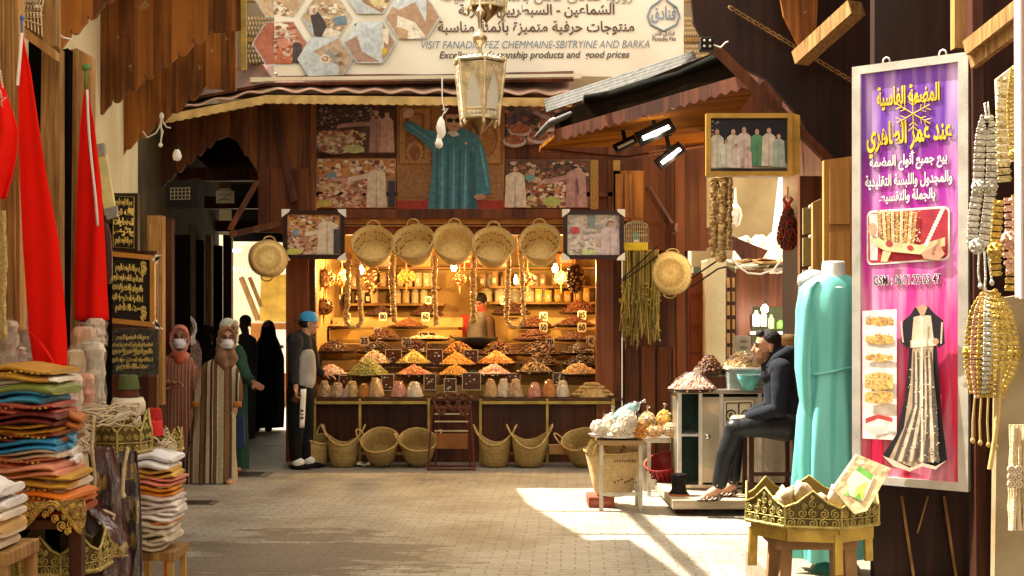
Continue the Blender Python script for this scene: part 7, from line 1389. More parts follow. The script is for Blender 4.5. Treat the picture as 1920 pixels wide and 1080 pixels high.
# ---- belts
SILV = M('silver_thread', (.55, .53, .46), .5, .3, vs=50, bump=.7, bs=80); PGOLD = M('rose_gold', (.62, .38, .27), .4, .5, vs=40, bump=.6, bs=80); YG = M('yellow_gold', (.50, .35, .08), .42, .55, vs=40, bump=.7, bs=70); CRD = M('ochre_cord', (.40, .28, .10), .7)
def belt(lab, pts, d, wd, mat, tassel=None, group='embroidered belts hanging on the right', ornaments=(), knob=True):
    P3 = [P(x, y, d+(z if len(q) > 2 else 0)) for q in pts for x, y, z in [tuple(q)+(0,)*(3-len(q))]]; t = thing('belt', lab, 'belt', P3[0], group=group); path = []
    for i in range(len(P3)-1):
        for k in range(10):
            u = k/10; p0 = P3[max(0, i-1)]; p1, p2 = P3[i], P3[i+1]; p3 = P3[min(len(P3)-1, i+2)]; path.append(.5*((2*p1)+(p2-p0)*u+(2*p0-5*p1+4*p2-p3)*u*u+(3*p1-p0-3*p2+p3)*u**3))
    path.append(P3[-1]); L_ = sum((b-a).length for a, b in zip(path, path[1:])); n_ = max(4, int(L_/(wd*.62))); m = MB(); acc = 0; j = 0; tgt = 0; plates = []
    for a_, b_2 in zip(path, path[1:]):
        sl_ = (b_2-a_).length
        while tgt <= acc+sl_ and sl_ > 0: plates.append((a_.lerp(b_2, (tgt-acc)/sl_), (b_2-a_).normalized())); tgt += L_/n_
        acc += sl_
    for i, (p, dr_) in enumerate(plates):
        x = dr_.cross(Vector((0, 1, 0))).normalized(); rm = Matrix((x, Vector((0, 1, 0)), dr_)).transposed(); m.cbox(p, (wd, .009, wd*.5), 0, rm)
        for s_ in (-.5, .5): m.ball(p+x*wd*s_+Vector((0, -.004, 0)), wd*.13, 5)
    m.build('plates', mat, t, world=True); m = MB()
    for i, (p, dr_) in enumerate(plates):
        if i % 2 == 0: m.ball(p+Vector((0, -.008, 0)), (wd*.22, .006, wd*.2), 6)
    m.build('studs', mat, t, world=True)
    for ox, oy, r_ in ornaments:
        m = MB(); c_ = P(ox, oy, d-.015); m.lathe([(r_*.3, -.008), (r_, -.004), (r_, .004), (r_*.3, .012)], 10, 0, (0, 0, 0)); vs = [Vector((v[0], -v[2], v[1]))+c_ for v in m.v]; m.v = [tuple(v) for v in vs]
        for k in range(8): m.ball(c_+Vector((r_*.8*math.cos(k*.785), -.01, r_*.8*math.sin(k*.785))), r_*.2, 6)
        m.ball(c_+Vector((0, -.014, 0)), r_*.35, 8); m.build('medallion', mat, t, world=True)
    if tassel:
        for pts2 in tassel: m = MB(); m.tube([P(x, y, d) for x, y in pts2], .0045, 6); m.ball(P(*pts2[-1], d), (.010, .010, .013), 8); m.build('cord', CRD if mat is not SILV else SILV, t, world=True)
    return t
DBt = 5.3
belt('left strap of the silver white embroidered belt pair', [(1848, 222), (1838, 262), (1834, 346), (1826, 400), (1822, 456)], DBt, .042, SILV, [[(1850, 222), (1846, 194), (1852, 190), (1855, 222)], [(1836, 470), (1834, 510), (1838, 536)], [(1846, 470), (1848, 520), (1846, 544)]], ornaments=((1834, 350, .028), (1832, 462, .034)))
belt('right strap of the silver white embroidered belt pair', [(1852, 222), (1860, 262), (1858, 346), (1852, 400), (1844, 456)], DBt, .042, SILV, [[(1852, 470), (1856, 500), (1860, 530)]], ornaments=((1858, 350, .028),))
cl_ = [(-44, YG, 'leftmost gold belt of the onion shaped bundle'), (-32, PGOLD, 'rosy gold belt second from the left in the bundle'), (-20, YG, 'gold belt left of the silver one in the bundle'), (-8, SILV, 'silver belt at the front of the bundle'), (6, YG, 'gold belt just right of the silver one in the bundle'), (18, YG, 'gold belt in the right half of the bundle'), (30, YG, 'gold belt second from the right in the bundle'), (42, YG, 'rightmost gold belt of the onion shaped bundle')]
for i, (dx, mt, lab) in enumerate(cl_):
    z = -.10*(1-(dx/46)**2); belt(lab, [(1856+dx*.15, 548), (1858+dx*.72, 584, z*.7), (1860+dx, 640, z), (1858+dx*.95, 690, z), (1852+dx*.55, 742, z*.5)], DBt, .033, mt, [[(1850+dx*.5, 744), (1848+dx*.55, 790), (1850+dx*.6, 826+(i*37) % 14)]] if i % 2 == 0 else None, ornaments=((1860+dx, 660, .026),) if i in (0, 2, 7) else ())
belt('yellow gold belt hanging left in the upper right bundle', [(1872, 380), (1868, 430), (1866, 480), (1868, 525)], 5.1, .040, YG, ornaments=((1866, 470, .034),)); belt('rose gold belt hanging in the middle of the upper right bundle', [(1894, 376), (1896, 430), (1892, 476), (1898, 506)], 5.05, .046, PGOLD, ornaments=((1893, 450, .036),)); belt('gold plate belt hanging right in the upper right bundle', [(1908, 370), (1910, 430), (1900, 490), (1896, 540)], 5.1, .046, YG); belt('fine gold chain belt high at the right edge', [(1900, 130), (1894, 190), (1896, 250), (1902, 300)], 5.1, .026, YG, ornaments=((1902, 290, .024),)); belt('pale gold belt high at the right edge behind the chain', [(1884, 150), (1880, 220), (1880, 290), (1884, 350)], 5.25, .05, M('pale_gold', (.52, .42, .2), .4, .5, bump=.6, bs=70))
t = thing('hanging_board', 'cream card from which the upper belts hang at the right edge', 'board', P(1890, 130, 5.35)); m = MB(); m.prism([(1868, 148), (1918, 110), (1920, 300), (1874, 306)], face(5.4), .02); m.build('card', CARD, t, world=True); m = MB(); m.beam(P(1912, 112, 5.3), P(1882, 240, 5.3), .02, .01); m.build('ribbon', STEEL, t, world=True)
t = thing('tassel_bundle', 'beige corded tassels with round knots at the lower right edge', 'tassels', P(1908, 800, 4.9)); m = MB()
for i in range(9): m.tube([P(1894+i*3.4+1.5*math.sin(q*.9+i), 796+q*22, 4.9-.02*(i % 3)) for q in range(10)], [.005+.002*(q % 2)+.004*(q > 6) for q in range(10)], 6)
m.build('cords', CORD, t, world=True); m = MB()
for i in range(2):
    for j in range(3):
        c_ = P(1896+i*14, 880+j*14, 4.85); m.tube([c_+Vector((.012*math.cos(w_), 0, .012*math.sin(w_))) for w_ in [z*.785 for z in range(8)]], .005, 6, closed=True); m.ball(c_, .007, 6)
m.build('knots', M('pale_knot', (.60, .50, .34), .7), t, world=True)
t = thing('cord', 'thick ochre cord dangling from the belt bundle', 'cord', P(1872, 740, 5.2)); m = MB(); m.tube([P(1874, 690, 5.22), P(1872, 760, 5.22), P(1866, 820, 5.22), P(1856, 880, 5.22)], .010, 7); m.build('braid', CRD, t, world=True)
t = thing('door_edge', 'pale pinkish painted door edge at the right border', 'door', P(1918, 560, 4.6)); m = MB(); m.prism([(1911, -60), (1990, -60), (1990, 560), (1913, 560)], face(4.6), .05); m.build('leaf', M('pinkish_paint', (.52, .40, .36), .5), t, world=True, bevel=.006); m = MB(); m.tube([P(1913, -60, 4.59), P(1914.5, 560, 4.59)], .006, 6); m.build('edge_bead', WHITE, t, world=True)
# ---- metal snack cabinet on its plank
DC = 11.1; kc = DC/F; pl = thing('platform', 'low grey plank platform under the snack cabinet', 'platform', Vector(((1330-960)*10.7/F, 10.9, 0))); m = MB(); x0, x1 = (1252-960)*10.75/F, (1510-960)*10.75/F; m.box(x0, x1, 10.45, 11.7, .055, .13); m.build('deck', M('worn_plank', (.36, .28, .18), .7, vs=4, stretch=(1, 8, 8), col2=(.5, .42, .3), bump=.4), pl, world=True, bevel=.008); m = MB(); m.box(x0+.05, x0+.2, 10.6, 11.6, 0, .054); m.build('bearer', WOODD, pl, world=True); m = MB(); m.box(x1-.2, x1-.05, 10.6, 11.6, 0, .054); m.build('bearer', WOODD, pl, world=True)
cb = thing('snack_cabinet', 'aluminium snack cabinet with sliding doors on the plank platform', 'cabinet', Vector(((1380-960)*kc, DC, .13)))
def cpx(x, y): return (x-960)*kc, CZ+(HZ-y)*kc
X0, _ = cpx(1272, 0); X1, _ = cpx(1498, 0); ZT = cpx(0, 738)[1]; ZB = .14
m = MB(); m.box(X0-.02, X1+.02, DC-.03, DC+.55, ZT, ZT+.035); m.build('top', STEEL, cb, world=True, bevel=.004); m = MB(); m.box(X0, X1, DC+.48, DC+.5, ZB, ZT); m.build('back', M('green_panel', (.05, .10, .07), .5), cb, world=True); m = MB(); m.box(X0, X1, DC, DC+.48, ZB, ZB+.03); m.build('bottom', STEEL, cb, world=True)
for x in (1274, 1313, 1352, 1424, 1496): m = MB(); X, _ = cpx(x, 0); m.box(X-.016, X+.016, DC-.02, DC+.012, ZB+.03, ZT); m.build('upright', ALU, cb, world=True)
m = MB(); a_, z_ = cpx(1280, 816); m.box(X0+.02, cpx(1312, 0)[0], DC, DC+.48, z_-.01, z_+.01); m.build('shelf', ALU, cb, world=True); m = MB(); m.box(X0+.008, X0+.014, DC+.02, DC+.48, ZB+.03, ZT); m.build('side', STEEL, cb, world=True); m = MB(); m.box(X1-.014, X1-.008, DC+.02, DC+.48, ZB+.03, ZT); m.build('side', STEEL, cb, world=True)
GLs = M('dusty_glass', (.42, .38, .27), .18, vs=3, col2=(.60, .54, .40), bump=.1, metal=.35)
for x0, x1 in ((1316, 1350), (1356, 1422), (1428, 1493)):
    m = MB(); m.box(cpx(x0, 0)[0], cpx(x1, 0)[0], DC-.005, DC+.003, ZB+.05, ZT-.03); do = m.build('sliding_door', GLs, cb, world=True)
    if x0 == 1316: m = MB(); m.lathe([(.012, 0), (.012, .02), (.026, .03), (.026, .04), (.005, .05)], 12); c_ = P(1326, 818, DC-.01); m.v = [(v[0]+c_.x, -v[2]+c_.y, v[1]+c_.z) for v in m.v]; m.build('knob', M('chrome', (.7, .7, .68), .12, .95, bump=0), do, world=True)
    if x0 == 1356:
        m = MB(); m.prism([(1358, 752), (1412, 750), (1412, 806), (1358, 808)], face(DC-.012), .004); m.build('white_panel', CARD, do, world=True); m = MB(); f5 = lambda x, y: P(x, y, DC-.017)
        for c_ in ((1372, 778), (1398, 778)): spiral(m, f5, c_[0], c_[1], 12, hand=1 if c_[0] < 1380 else -1, th=.006)
        m.tube([f5(x, y) for x, y in ((1362, 756), (1408, 755), (1408, 802), (1362, 803))], .006, 5, closed=True); m.tube([f5(1385, 757), f5(1385, 802)], .006, 5); m.build('scroll_decal', IRON, do, world=True)
# upper glass case and bowl
uc = thing('glass_case', 'small glass case standing on the snack cabinet', 'case', P(1405, 738, DC)+Vector((0, .02, .036))); m = MB(); xa, xb = (1368-1405)*kc, (1450-1405)*kc; hh = 36*kc
m.box(xa, xb, 0, .012, 0, hh); m.box(xa, xa+.01, .013, .4, 0, hh); m.box(xb-.01, xb, .013, .4, 0, hh); m.build('glass', M('case_glass', (.55, .62, .56), .1, alpha=.35, bump=0, spec=.8), uc); m = MB(); m.box(xa-.01, xb+.01, -.01, .41, hh+.001, hh+.018); m.build('top', ALU, uc); m = MB(); m.box(xa, xb, .39, .4, .0, hh); m.build('back', M('grey_green', (.34, .38, .32), .5), uc)
t = thing('bowl', 'turquoise glass bowl in front of the glass case', 'bowl', P(1404, 741, DC-.02)+Vector((0, -.0, .04))); m = MB(); m.lathe([(.03, .0), (.05, .01), (.095, .10), (.10, .135), (.096, .135), (.085, .1), (.01, .02)], 18); m.build('glass', M('turquoise_glass', (.16, .52, .50), .12, alpha=.75, bump=0), t); m = MB(); m.lathe([(.1, .133), (.104, .137), (.1, .141), (.096, .137)], 18, cap0=False, cap1=False); m.build('rim', M('turq_rim', (.4, .7, .66), .2), t)
def snack_tray(px, py, d, r, h, kind, lab, size, wrap=True, k2=None):
    t = tray(px, py, d, r, h, kind, lab, 230, size, k2); t['group'] = 'heaped trays on the snack stand'
    if wrap: m = MB(); m.lathe([(r*1.08, .03), (r*1.0, h*.3), (r*.7, h*.75), (r*.3, h*1.1), (.01, h*1.14)], 20, wob=lambda a, i: .05*math.sin(6*a+i*2)); m.build('wrapper', CELLO, t)
    return t
WHT = M('white_plate', (.72, .68, .62), .35)
snack_tray(1298, 736, DC+.1, .20, .16, 'pink', 'pale pink sugared nuts under plastic at the left end of the cabinet', .018, True, 'coconut'); snack_tray(1328, 704, DC+.3, .125, .16, 'almond', 'conical heap of brown dates on a dark tray above the cabinet', .026, False, 'date'); snack_tray(1392, 699, DC+.28, .185, .17, 'peanut', 'big heap of peanuts under plastic on top of the glass case', .018, True, 'chickpea')
t = thing('riser', 'dark wooden riser lifting the date heap behind the cabinet top', 'riser', P(1328, 738, DC+.3)); m = MB(); m.box(-.14, .16, -.08, .15, .005, 33*kc); m.build('block', WOODD, t); m = MB(); m.lathe([(.07, .0), (.075, .008), (.07, .016)], 16, 0, (.10, -.12, .005)); m.lathe([(.05, .02), (.055, .028), (.05, .036)], 16, 0, (.10, -.12, .0)); m.build('lid', M('striped_lid', (.55, .42, .16), .4), t)
t = thing('price_flag', 'small white ticket stuck among the trays on the cabinet', 'ticket', P(1306, 700, DC)); m = MB(); m.prism([(1300, 694), (1310, 688), (1314, 702), (1304, 706)], face(DC), .004); m.build('card', WHITE, t, world=True); m = MB(); m.tube([P(1307, 700, DC+.005), P(1304, 722, DC+.005)], .003, 5); m.build('stick', WOODL, t, world=True)
# ---- small steel tables with bags
def steel_table(x0, x1, ytop, d, dep, lab, wood_top):
    k = d/F; zt = CZ+(HZ-ytop)*k; xa, xb = (x0-960)*k, (x1-960)*k; t = thing('side_table', lab, 'table', ((xa+xb)/2, d, 0), group='small steel tables with snack bags'); w2 = (xb-xa)/2
    for sx in (-1, 1):
        for y in (.02, dep-.02): m = MB(); m.cbox((sx*(w2-.016), y, zt/2-.02), (.032, .032, zt-.04)); m.build('leg', STEEL, t)
    m = MB(); m.box(-w2-.01, w2+.01, -.01, dep+.01, zt-.04, zt); m.build('top', M('table_board', (.34, .22, .10), .6) if wood_top else STEEL, t, bevel=.004)
    for y in (.02, dep-.02): m = MB(); m.cbox((0, y, .14), (2*w2-.064, .024, .03)); m.build('rail', STEEL, t)
    return t, zt
t1, zt1 = steel_table(1124, 1205, 826, 10.72, .36, 'small steel table with a wooden top standing in the sun patch edge', True); t2, zt2 = steel_table(1214, 1274, 822, 11.6, .4, 'low steel table between the sun patch and the cabinet', False)
t = thing('plate', 'white oval plate piled with snack bags on the small steel table', 'plate', P(1158, 824, 10.85)+Vector((0, .03, .012))); m = MB(); m.lathe([(.14, 0), (.23, .012), (.245, .03), (.235, .03), (.14, .012), (.01, .012)], 24, sy=.75); m.build('dish', WHT, t); m = MB(); m.lathe([(.243, .029), (.249, .034), (.243, .038)], 24, sy=.75, cap0=False, cap1=False); m.build('rim', WHT, t)
def sack(px, py, d, rx, rz_, kind, lab, rot=(0, 0, 0), col=None, ry=None):
    k = d/F; t = thing('snack_bag', lab, 'bag', P(px, py, d), group='snack bags on the small steel tables'); a_, b_2 = rx*k, rz_*k; ry_ = (ry or rx*.8)*k; rg = random.Random(int(px*3+py)); m = MB(); m.ball((0, 0, 0), (a_*.9, ry_*.9, b_2*.9), 14, rot=rot); rm = Euler(rot).to_matrix()
    if not col:
        for i in range(120): z = rg.uniform(-1, 1); q = rg.uniform(0, 6.28); s_ = math.sqrt(1-z*z); m.lump(rm @ Vector((a_*.93*s_*math.cos(q), ry_*.93*s_*math.sin(q), b_2*.93*z)), (.014, .012, .009), (rg.uniform(0, 3), rg.uniform(0, 3), 0))
    o = m.build('filling', M('pack_%d%d' % (px, py), col, .5, vs=25, bump=.4) if col else nut(kind), t)
    if not col: o['kind'] = 'stuff'
    m = MB(); m.ball((0, 0, 0), (a_*1.06, ry_*1.08, b_2*1.04), 16, rot=rot, lump=.08, seed=int(px)); e = rm @ Vector((0, 0, b_2*1.0)); m.tube([e, e+rm @ Vector((0, 0, .03)), e+rm @ Vector((.01, 0, .06))], [.012, .008, .022], 8); m.build('wrapper', CELLO, t); return t
sack(1126, 802, 10.75, 19, 14, 'coconut', 'pink and white bag lying at the left of the white plate', (0, .3, 0)); sack(1148, 790, 10.9, 17, 16, 'coconut', 'white bag at the back of the white plate'); sack(1170, 776, 10.88, 14, 34, None, 'long turquoise printed packet slanting over the white plate', (0, R(56), 0), (.30, .56, .56), 12); sack(1176, 794, 10.72, 19, 25, 'coconut', 'big sunlit bag of white sugared nuts on the white plate', (0, .12, 0)); sack(1198, 806, 10.74, 14, 15, 'apricot', 'bag of bright orange snacks at the right of the white plate'); sack(1160, 806, 10.7, 14, 13, 'coconut', 'small white bag in front on the white plate')
sack(1214, 788, 11.6, 16, 15, 'chickpea', 'bag of cream coloured snacks left on the low steel table'); sack(1246, 788, 11.62, 15, 19, 'mango', 'tall bag of yellow corn puffs on the low steel table'); sack(1226, 808, 11.55, 17, 12, 'peanut', 'bag of brown nuts in front on the low steel table'); sack(1258, 806, 11.55, 16, 13, 'mix', 'bag of pale and dark nuts right on the low steel table', (0, .2, 0)); sack(1266, 786, 11.75, 11, 12, 'fig', 'small bag behind the corn puffs on the low steel table'); sack(1204, 812, 11.5, 10, 9, 'apricot', 'small orange bag drooping between the two steel tables')
# woven shopping bags below
MAT_ = straw('pale_palm_weave', (.42, .27, .09), (.74, .54, .26), 80); tw = thing('shopping_basket', 'pale woven shopping basket with looped handles under the small steel table', 'basket', Vector(((1152-960)*10.9/F, 11.0, .0))); m = MB(); n = 40; rings = []
for z, rx, ry in ((.09, .145, .10), (.12, .17, .11), (.25, .20, .12), (.40, .235, .13), (.46, .25, .135)): rings.append([Vector((rx*math.copysign(abs(math.cos(a))**.7, math.cos(a)), ry*math.copysign(abs(math.sin(a))**.7, math.sin(a)), z+.02*abs(math.cos(a)))) for a in [2*math.pi*j/n for j in range(n)]])
ins = [[v*Vector((1, 1, 1)) if False else Vector((v.x*.95, v.y*.93, v.z+.0)) for v in r] for r in rings[::-1][:4]]; m.loft(rings+ins, 0); m.build('body', MAT_, tw); m = MB(); m.tube([v for v in rings[-1]], .011, 6, closed=True); m.build('rim', BIND, tw); m = MB()
for i in range(9): m.cbox((-.0+i*.022, -.128, .40+.004*(i % 2)), (.010, .012, .02))
for i in range(7): m.cbox((.0+i*.03, -.118, .22+.012*(i % 3)), (.02, .012, .008))
m.build('dyed_weave', M('dark_dyed', (.10, .05, .03), .7), tw)
for s_ in (0, 1): m = MB(); m.tube([Vector((-.235+.10*u+.05*s_, -.11-.02*s_, .47+.11*math.sin(3.14*u)-.02*s_)) for u in [k/10 for k in range(11)]], .013, 7); m.build('handle', BIND, tw)
t = thing('woven_bag', 'smaller woven bag with dark pattern stuffed into the shopping basket', 'bag', wloc(tw)+Vector((.07, .0, .42))); m = MB(); m.loft([[Vector((rx*math.cos(a), ry*math.sin(a), z)) for a in [2*math.pi*j/20 for j in range(20)]] for z, rx, ry in ((-.2, .12, .07), (0, .15, .075), (.14, .15, .06), (.21, .10, .05))]); m.build('body', MAT_, t); m = MB()
for i in range(12): m.cbox((-.02+.004*i+.01*math.sin(i*2), -.077+.001*i, -.03+i*.017), (.03, .012, .009), 0, (0, .5*math.sin(i), 0))
m.build('dark_pattern', MATS['dark_dyed'], t)
t = thing('crate', 'small brick red box on the paving behind the table leg', 'box', Vector(((1114-960)*10.95/F, 11.0, 0))); m = MB(); m.box(-.05, .17, -.1, .25, 0, .09); m.build('box', M('brick_red', (.26, .06, .035), .7), t, bevel=.005); m = MB(); m.box(-.03, .15, -.104, -.1, .03, .06); m.build('paper_label', M('dull_red_label', (.34, .10, .06), .7), t)
t = thing('plastic_basket', 'dark red perforated plastic basket tilted under the low steel table', 'basket', Vector(((1256-960)*11.7/F, 11.75, .085)), R(10)); t.rotation_euler = (R(20), R(-14), 0); m = MB(); m.lathe([(.11, .0), (.15, .12), (.18, .25), (.19, .255), (.172, .25), (.14, .12), (.1, .012), (.01, .012)], 28); m.build('body', M('red_plastic', (.24, .016, .016), .35), t); m = MB()
for j in range(4):
    for i in range(24): a = i*2*math.pi/24; r_ = .151+.0085*j; m.ball((r_*math.cos(a), r_*math.sin(a), .12+.032*j), (.008, .008, .009), 6)
m.build('holes', DARK, t)
t = thing('caster_wheel', 'small black caster wheel with an orange rim by the man\'s sandals', 'wheel', Vector(((1274-960)*10.7/F, 10.75, .13))); m = MB(); m.lathe([(.05, 0), (.085, .0), (.085, .01), (.06, .05), (.06, .12), (.075, .17), (.06, .18), (.01, .18)], 18); m.build('drum', IRON, t); m = MB(); m.lathe([(.086, .002), (.09, .008), (.086, .014)], 18, cap0=False, cap1=False); m.build('rim', M('orange_rim', (.5, .14, .04), .5), t)
# stool for the seated man
so = thing('stool', 'dark legged stool with a pale wooden top under the seated man', 'stool', Vector(((1450-960)*10.55/F, 10.6, .13))); zs = CZ+(HZ-806)*10.55/F-.13; m = MB(); m.cbox((0, .1, zs-.015), (.42, .38, .03)); m.build('seat', M('stool_top', (.34, .25, .16), .6), so, bevel=.006)
for sx in (-1, 1):
    for y in (-.05, .26): m = MB(); m.cbox((sx*.18, y, zs/2-.02), (.036, .036, zs-.03)); m.build('leg', M('stool_leg', (.045, .015, .01), .4), so)
m = MB(); m.cbox((0, -.05, .2), (.32, .02, .03)); m.build('rail', MATS['stool_leg'], so)
# things behind the man and hanging above
t = thing('paper_sack', 'open brown paper sack of goods behind the seated man\'s head', 'bag', P(1482, 668, 11.8)); m = MB(); m.ball((0, 0, .09), (.13, .1, .10), 14, lump=.1, seed=4); m.build('sack', M('brown_paper', (.36, .17, .05), .6, bump=.5, bs=14), t); m = MB(); m.ball((0, -.02, .17), (.10, .08, .035), 12, lump=.25, seed=9); m.build('contents', nut('chickpea'), t)
t = thing('carton', 'grey white printed carton stacked behind the peanut heap', 'box', P(1394, 655, 13.0)); m = MB(); m.prism([(1380, 630), (1408, 630), (1408, 690), (1380, 690)], face(13), .2); m.build('carton', M('grey_carton', (.40, .36, .28), .7), t, world=True); a = Art(flat(13)); 
for i in range(4): a.ell(1394, 640+i*12, 8, 3, (.2, .17, .13))
a.build('print', t)
netm = M('red_net', (.55, .05, .02), .5); t = thing('net_bag', 'red net bag of nuts hanging in the gap on the right', 'net bag', P(1477, 425, 11.0)); m = MB(); rg = random.Random(8)
def nb(y): return {0: 3, 1: 6}.get(y, 0)
prof2 = [(374, 9), (384, 4), (396, 8), (416, 14), (436, 18), (452, 18), (464, 11), (470, 3)]; m.lathe([(r*11/F*.94, CZ+(HZ-y)*11/F) for y, r in prof2[1:]][::-1], 16, 0, (P(1477, 0, 11).x, 11, 0))
for i in range(230):
    y = rg.uniform(392, 467); r = next(r0+(r1-r0)*(y-y0)/(y1-y0) for (y0, r0), (y1, r1) in zip(prof2, prof2[1:]) if y <= y1); a_ = rg.uniform(0, 6.28); c_ = P(1477, y, 11); m.lump(c_+Vector((r*11/F*math.cos(a_), r*11/F*math.sin(a_), 0)), (.016, .014, .012), (rg.uniform(0, 3), 0, 0))
tag(m.build('nuts', nut('cranberry'), t, world=True), kind='stuff'); m = MB(); m.tube([P(1477, 350, 11), P(1477, 374, 11)], .006, 5)
for s_ in (-1, 1): m.tube([P(1477, 386, 10.98), P(1477+s_*8, 374, 10.98), P(1477+s_*4, 368, 10.98)], [.012, .016, .006], 6)
for i in range(10):
    a_ = i*.628; m.tube([Vector((P(1477, 0, 11).x+r*11/F*1.06*math.cos(a_+j*.25), 11+r*11/F*1.06*math.sin(a_+j*.25), CZ+(HZ-y)*11/F)) for j, (y, r) in enumerate(prof2[1:])], .003, 4); m.tube([Vector((P(1477, 0, 11).x+r*11/F*1.06*math.cos(a_-j*.25), 11+r*11/F*1.06*math.sin(a_-j*.25), CZ+(HZ-y)*11/F)) for j, (y, r) in enumerate(prof2[1:])], .003, 4)
m.build('net', netm, t, world=True)
bc = thing('birdcage', 'small birdcage with a yellow base tray hung on the wing boards', 'birdcage', P(1193, 470, 14.0)); k = 14/F; w2, h1 = 22*k, 30*k; m = MB(); m.box(-w2, w2, 0, .22, -.0, 15*k); m.build('base_tray', M('yellow_plastic', (.62, .44, .02), .4), bc, bevel=.006); m = MB()
for i in range(12):
    x = -w2+2*w2*i/11; zt_ = 15*k+h1+.06*math.sqrt(max(0, 1-(x/w2)**2))
    for y in (.005, .215): m.tube([(x, y, 15*k), (x, y, zt_)], .0025, 4)
for z in (15*k+.005, 15*k+h1*.5, 15*k+h1): m.tube([(-w2, .005, z), (w2, .005, z), (w2, .215, z), (-w2, .215, z)], .003, 4, closed=True)
for y in (.005, .215): m.tube([(w2*math.cos(a), y, 15*k+h1+.06*math.sin(a)) for a in [math.pi*q/8 for q in range(9)]], .004, 4)
m.build('bars', M('cage_wire', (.40, .34, .22), .4, .6), bc); m = MB(); m.cbox((.01, .1, .17), (.045, .045, .09)); m.cbox((.01, .1, .11), (.05, .05, .03), 1); m.build('feeder', [M('teal_feeder', (.03, .26, .26), .4), WHITE], bc); m = MB(); m.tube([(-.1, .1, .22), (.1, .1, .22)], .005, 5); m.build('perch', WOODL, bc)
t = thing('dried_bundle', 'thick olive yellow bundle of dried herbs hanging upside down on the wing boards', 'herb bundle', P(1200, 470, 14.1)); m = MB(); rg = random.Random(12)
for i in range(230):
    x = rg.uniform(1168, 1234); y0 = 468+rg.uniform(0, 10); y1 = rg.uniform(560, 640) if rg.random() < .8 else rg.uniform(600, 655); dd = 14.1+rg.uniform(-.14, .1); xe = x+(x-1200)*rg.uniform(-.1, .25)+rg.uniform(-8, 4)
    m.tube([P(x, y0, dd), P(x+rg.uniform(-3, 3), (y0+y1)/2, dd), P(xe, y1, dd-.03)], [.007, .010, .004], 4, rg.randrange(3))
    for q in range(2): yy = rg.uniform(y0+60, y1); m.lump(P(x+(xe-x)*(yy-y0)/(y1-y0)+rg.uniform(-3, 3), yy, dd-.02), (.02, .012, .008), (rg.uniform(0, 3), rg.uniform(0, 3), 0), rg.randrange(3))
tag(m.build('stems', [M('herb_a', (.26, .18, .035), .8), M('herb_b', (.40, .29, .07), .8), M('herb_c', (.22, .16, .04), .8)], t, world=True), kind='stuff'); m = MB(); m.tube([P(1166, 470, 14.05), P(1236, 470, 14.05)], .012, 6); m.build('tie', NET, t, world=True)
for y0, y1, lab in ((390, 440, 'top small plaque on the dark post beside the gap'), (446, 500, 'middle small plaque on the dark post beside the gap'), (506, 534, 'lowest small plaque on the dark post beside the gap')):
    t = thing('wall_plaque', lab, 'plaque', P(1514, y1, 9.5), group='small plaques on the post'); m = MB(); m.prism([(1506, y0), (1521, y0-4), (1521, y1-3), (1506, y1)], face(9.5), .03); m.build('panel', M('olive_plaque', (.24, .19, .08), .6, vs=30), t, world=True, bevel=.004); m = MB(); m.ball(P(1519, y0-2, 9.48), (.012, .012, .016), 8); m.build('clip', WHITE, t, world=True)
t = thing('lantern', 'small pale glass lantern hanging far back in the gap on the right', 'lantern', P(1379, 400, 15)); m = MB(); m.lathe([(.01, -.16), (.05, -.13), (.075, -.02), (.06, .06), (.02, .12), (.008, .3)], 6, 0, sm=False); m.build('body', WHITE, t); m = MB()
for i in range(6): a_ = i*1.047; m.tube([(.052*math.cos(a_), .052*math.sin(a_), -.13), (.078*math.cos(a_), .078*math.sin(a_), -.02), (.062*math.cos(a_), .062*math.sin(a_), .06)], .006, 5)
m.build('ribs', BRASS, t)
bulb(1352, 352, 13.5, 'bulb glowing between the fig strings under the group photo', 3, .03)
bulb(1434, 578, 17.5, 'white lamp inside the far little shop on the right', 8, .05, (1, .95, .8))
# ================================================================ people
def skin(nm, c): return M(nm, c, .5, var=.12, vs=9, bump=.05, bs=60, spec=.35)
SK1, SK2, SK3 = skin('skin_olive', (.46, .24, .14)), skin('skin_brown', (.30, .14, .075)), skin('skin_dark', (.12, .05, .03))
EYE = M('eye_dark', (.015, .01, .008), .2, bump=0); HAIR = M('hair_black', (.014, .010, .009), .6, vs=60, bump=.6, bs=90); MASK = M('face_mask', (.66, .68, .72), .8, var=.05, bump=.3, bs=30)
def hT(c, yaw, tilt=0, s=1): return Matrix.Translation(c) @ Matrix.Rotation(R(yaw), 4, 'Z') @ Matrix.Rotation(R(tilt), 4, 'X') @ Matrix.Scale(s, 4)
def head(m, T):
    m.T = T; m.ball((0, .012, .032), (.072, .090, .085), 16); m.ball((0, -.026, -.034), (.055, .064, .083), 14); m.ball((0, -.048, -.088), (.036, .036, .030), 10)
    m.tube([(0, -.084, .014), (0, -.098, -.012), (0, -.108, -.030), (0, -.088, -.042)], [.007, .010, .014, .008], 8); m.ball((0, -.076, .022), (.048, .016, .011), 10); m.ball((0, -.086, -.060), (.022, .012, .007), 8); m.ball((0, -.083, -.072), (.020, .012, .007), 8)
    for s_ in (-1, 1): m.ball((s_*.073, .012, -.014), (.012, .020, .032), 8); m.ball((s_*.036, -.070, -.028), (.022, .020, .022), 8)
    m.tube([(0, .012, -.06), (0, .03, -.21)], [.050, .056], 12); m.T = None
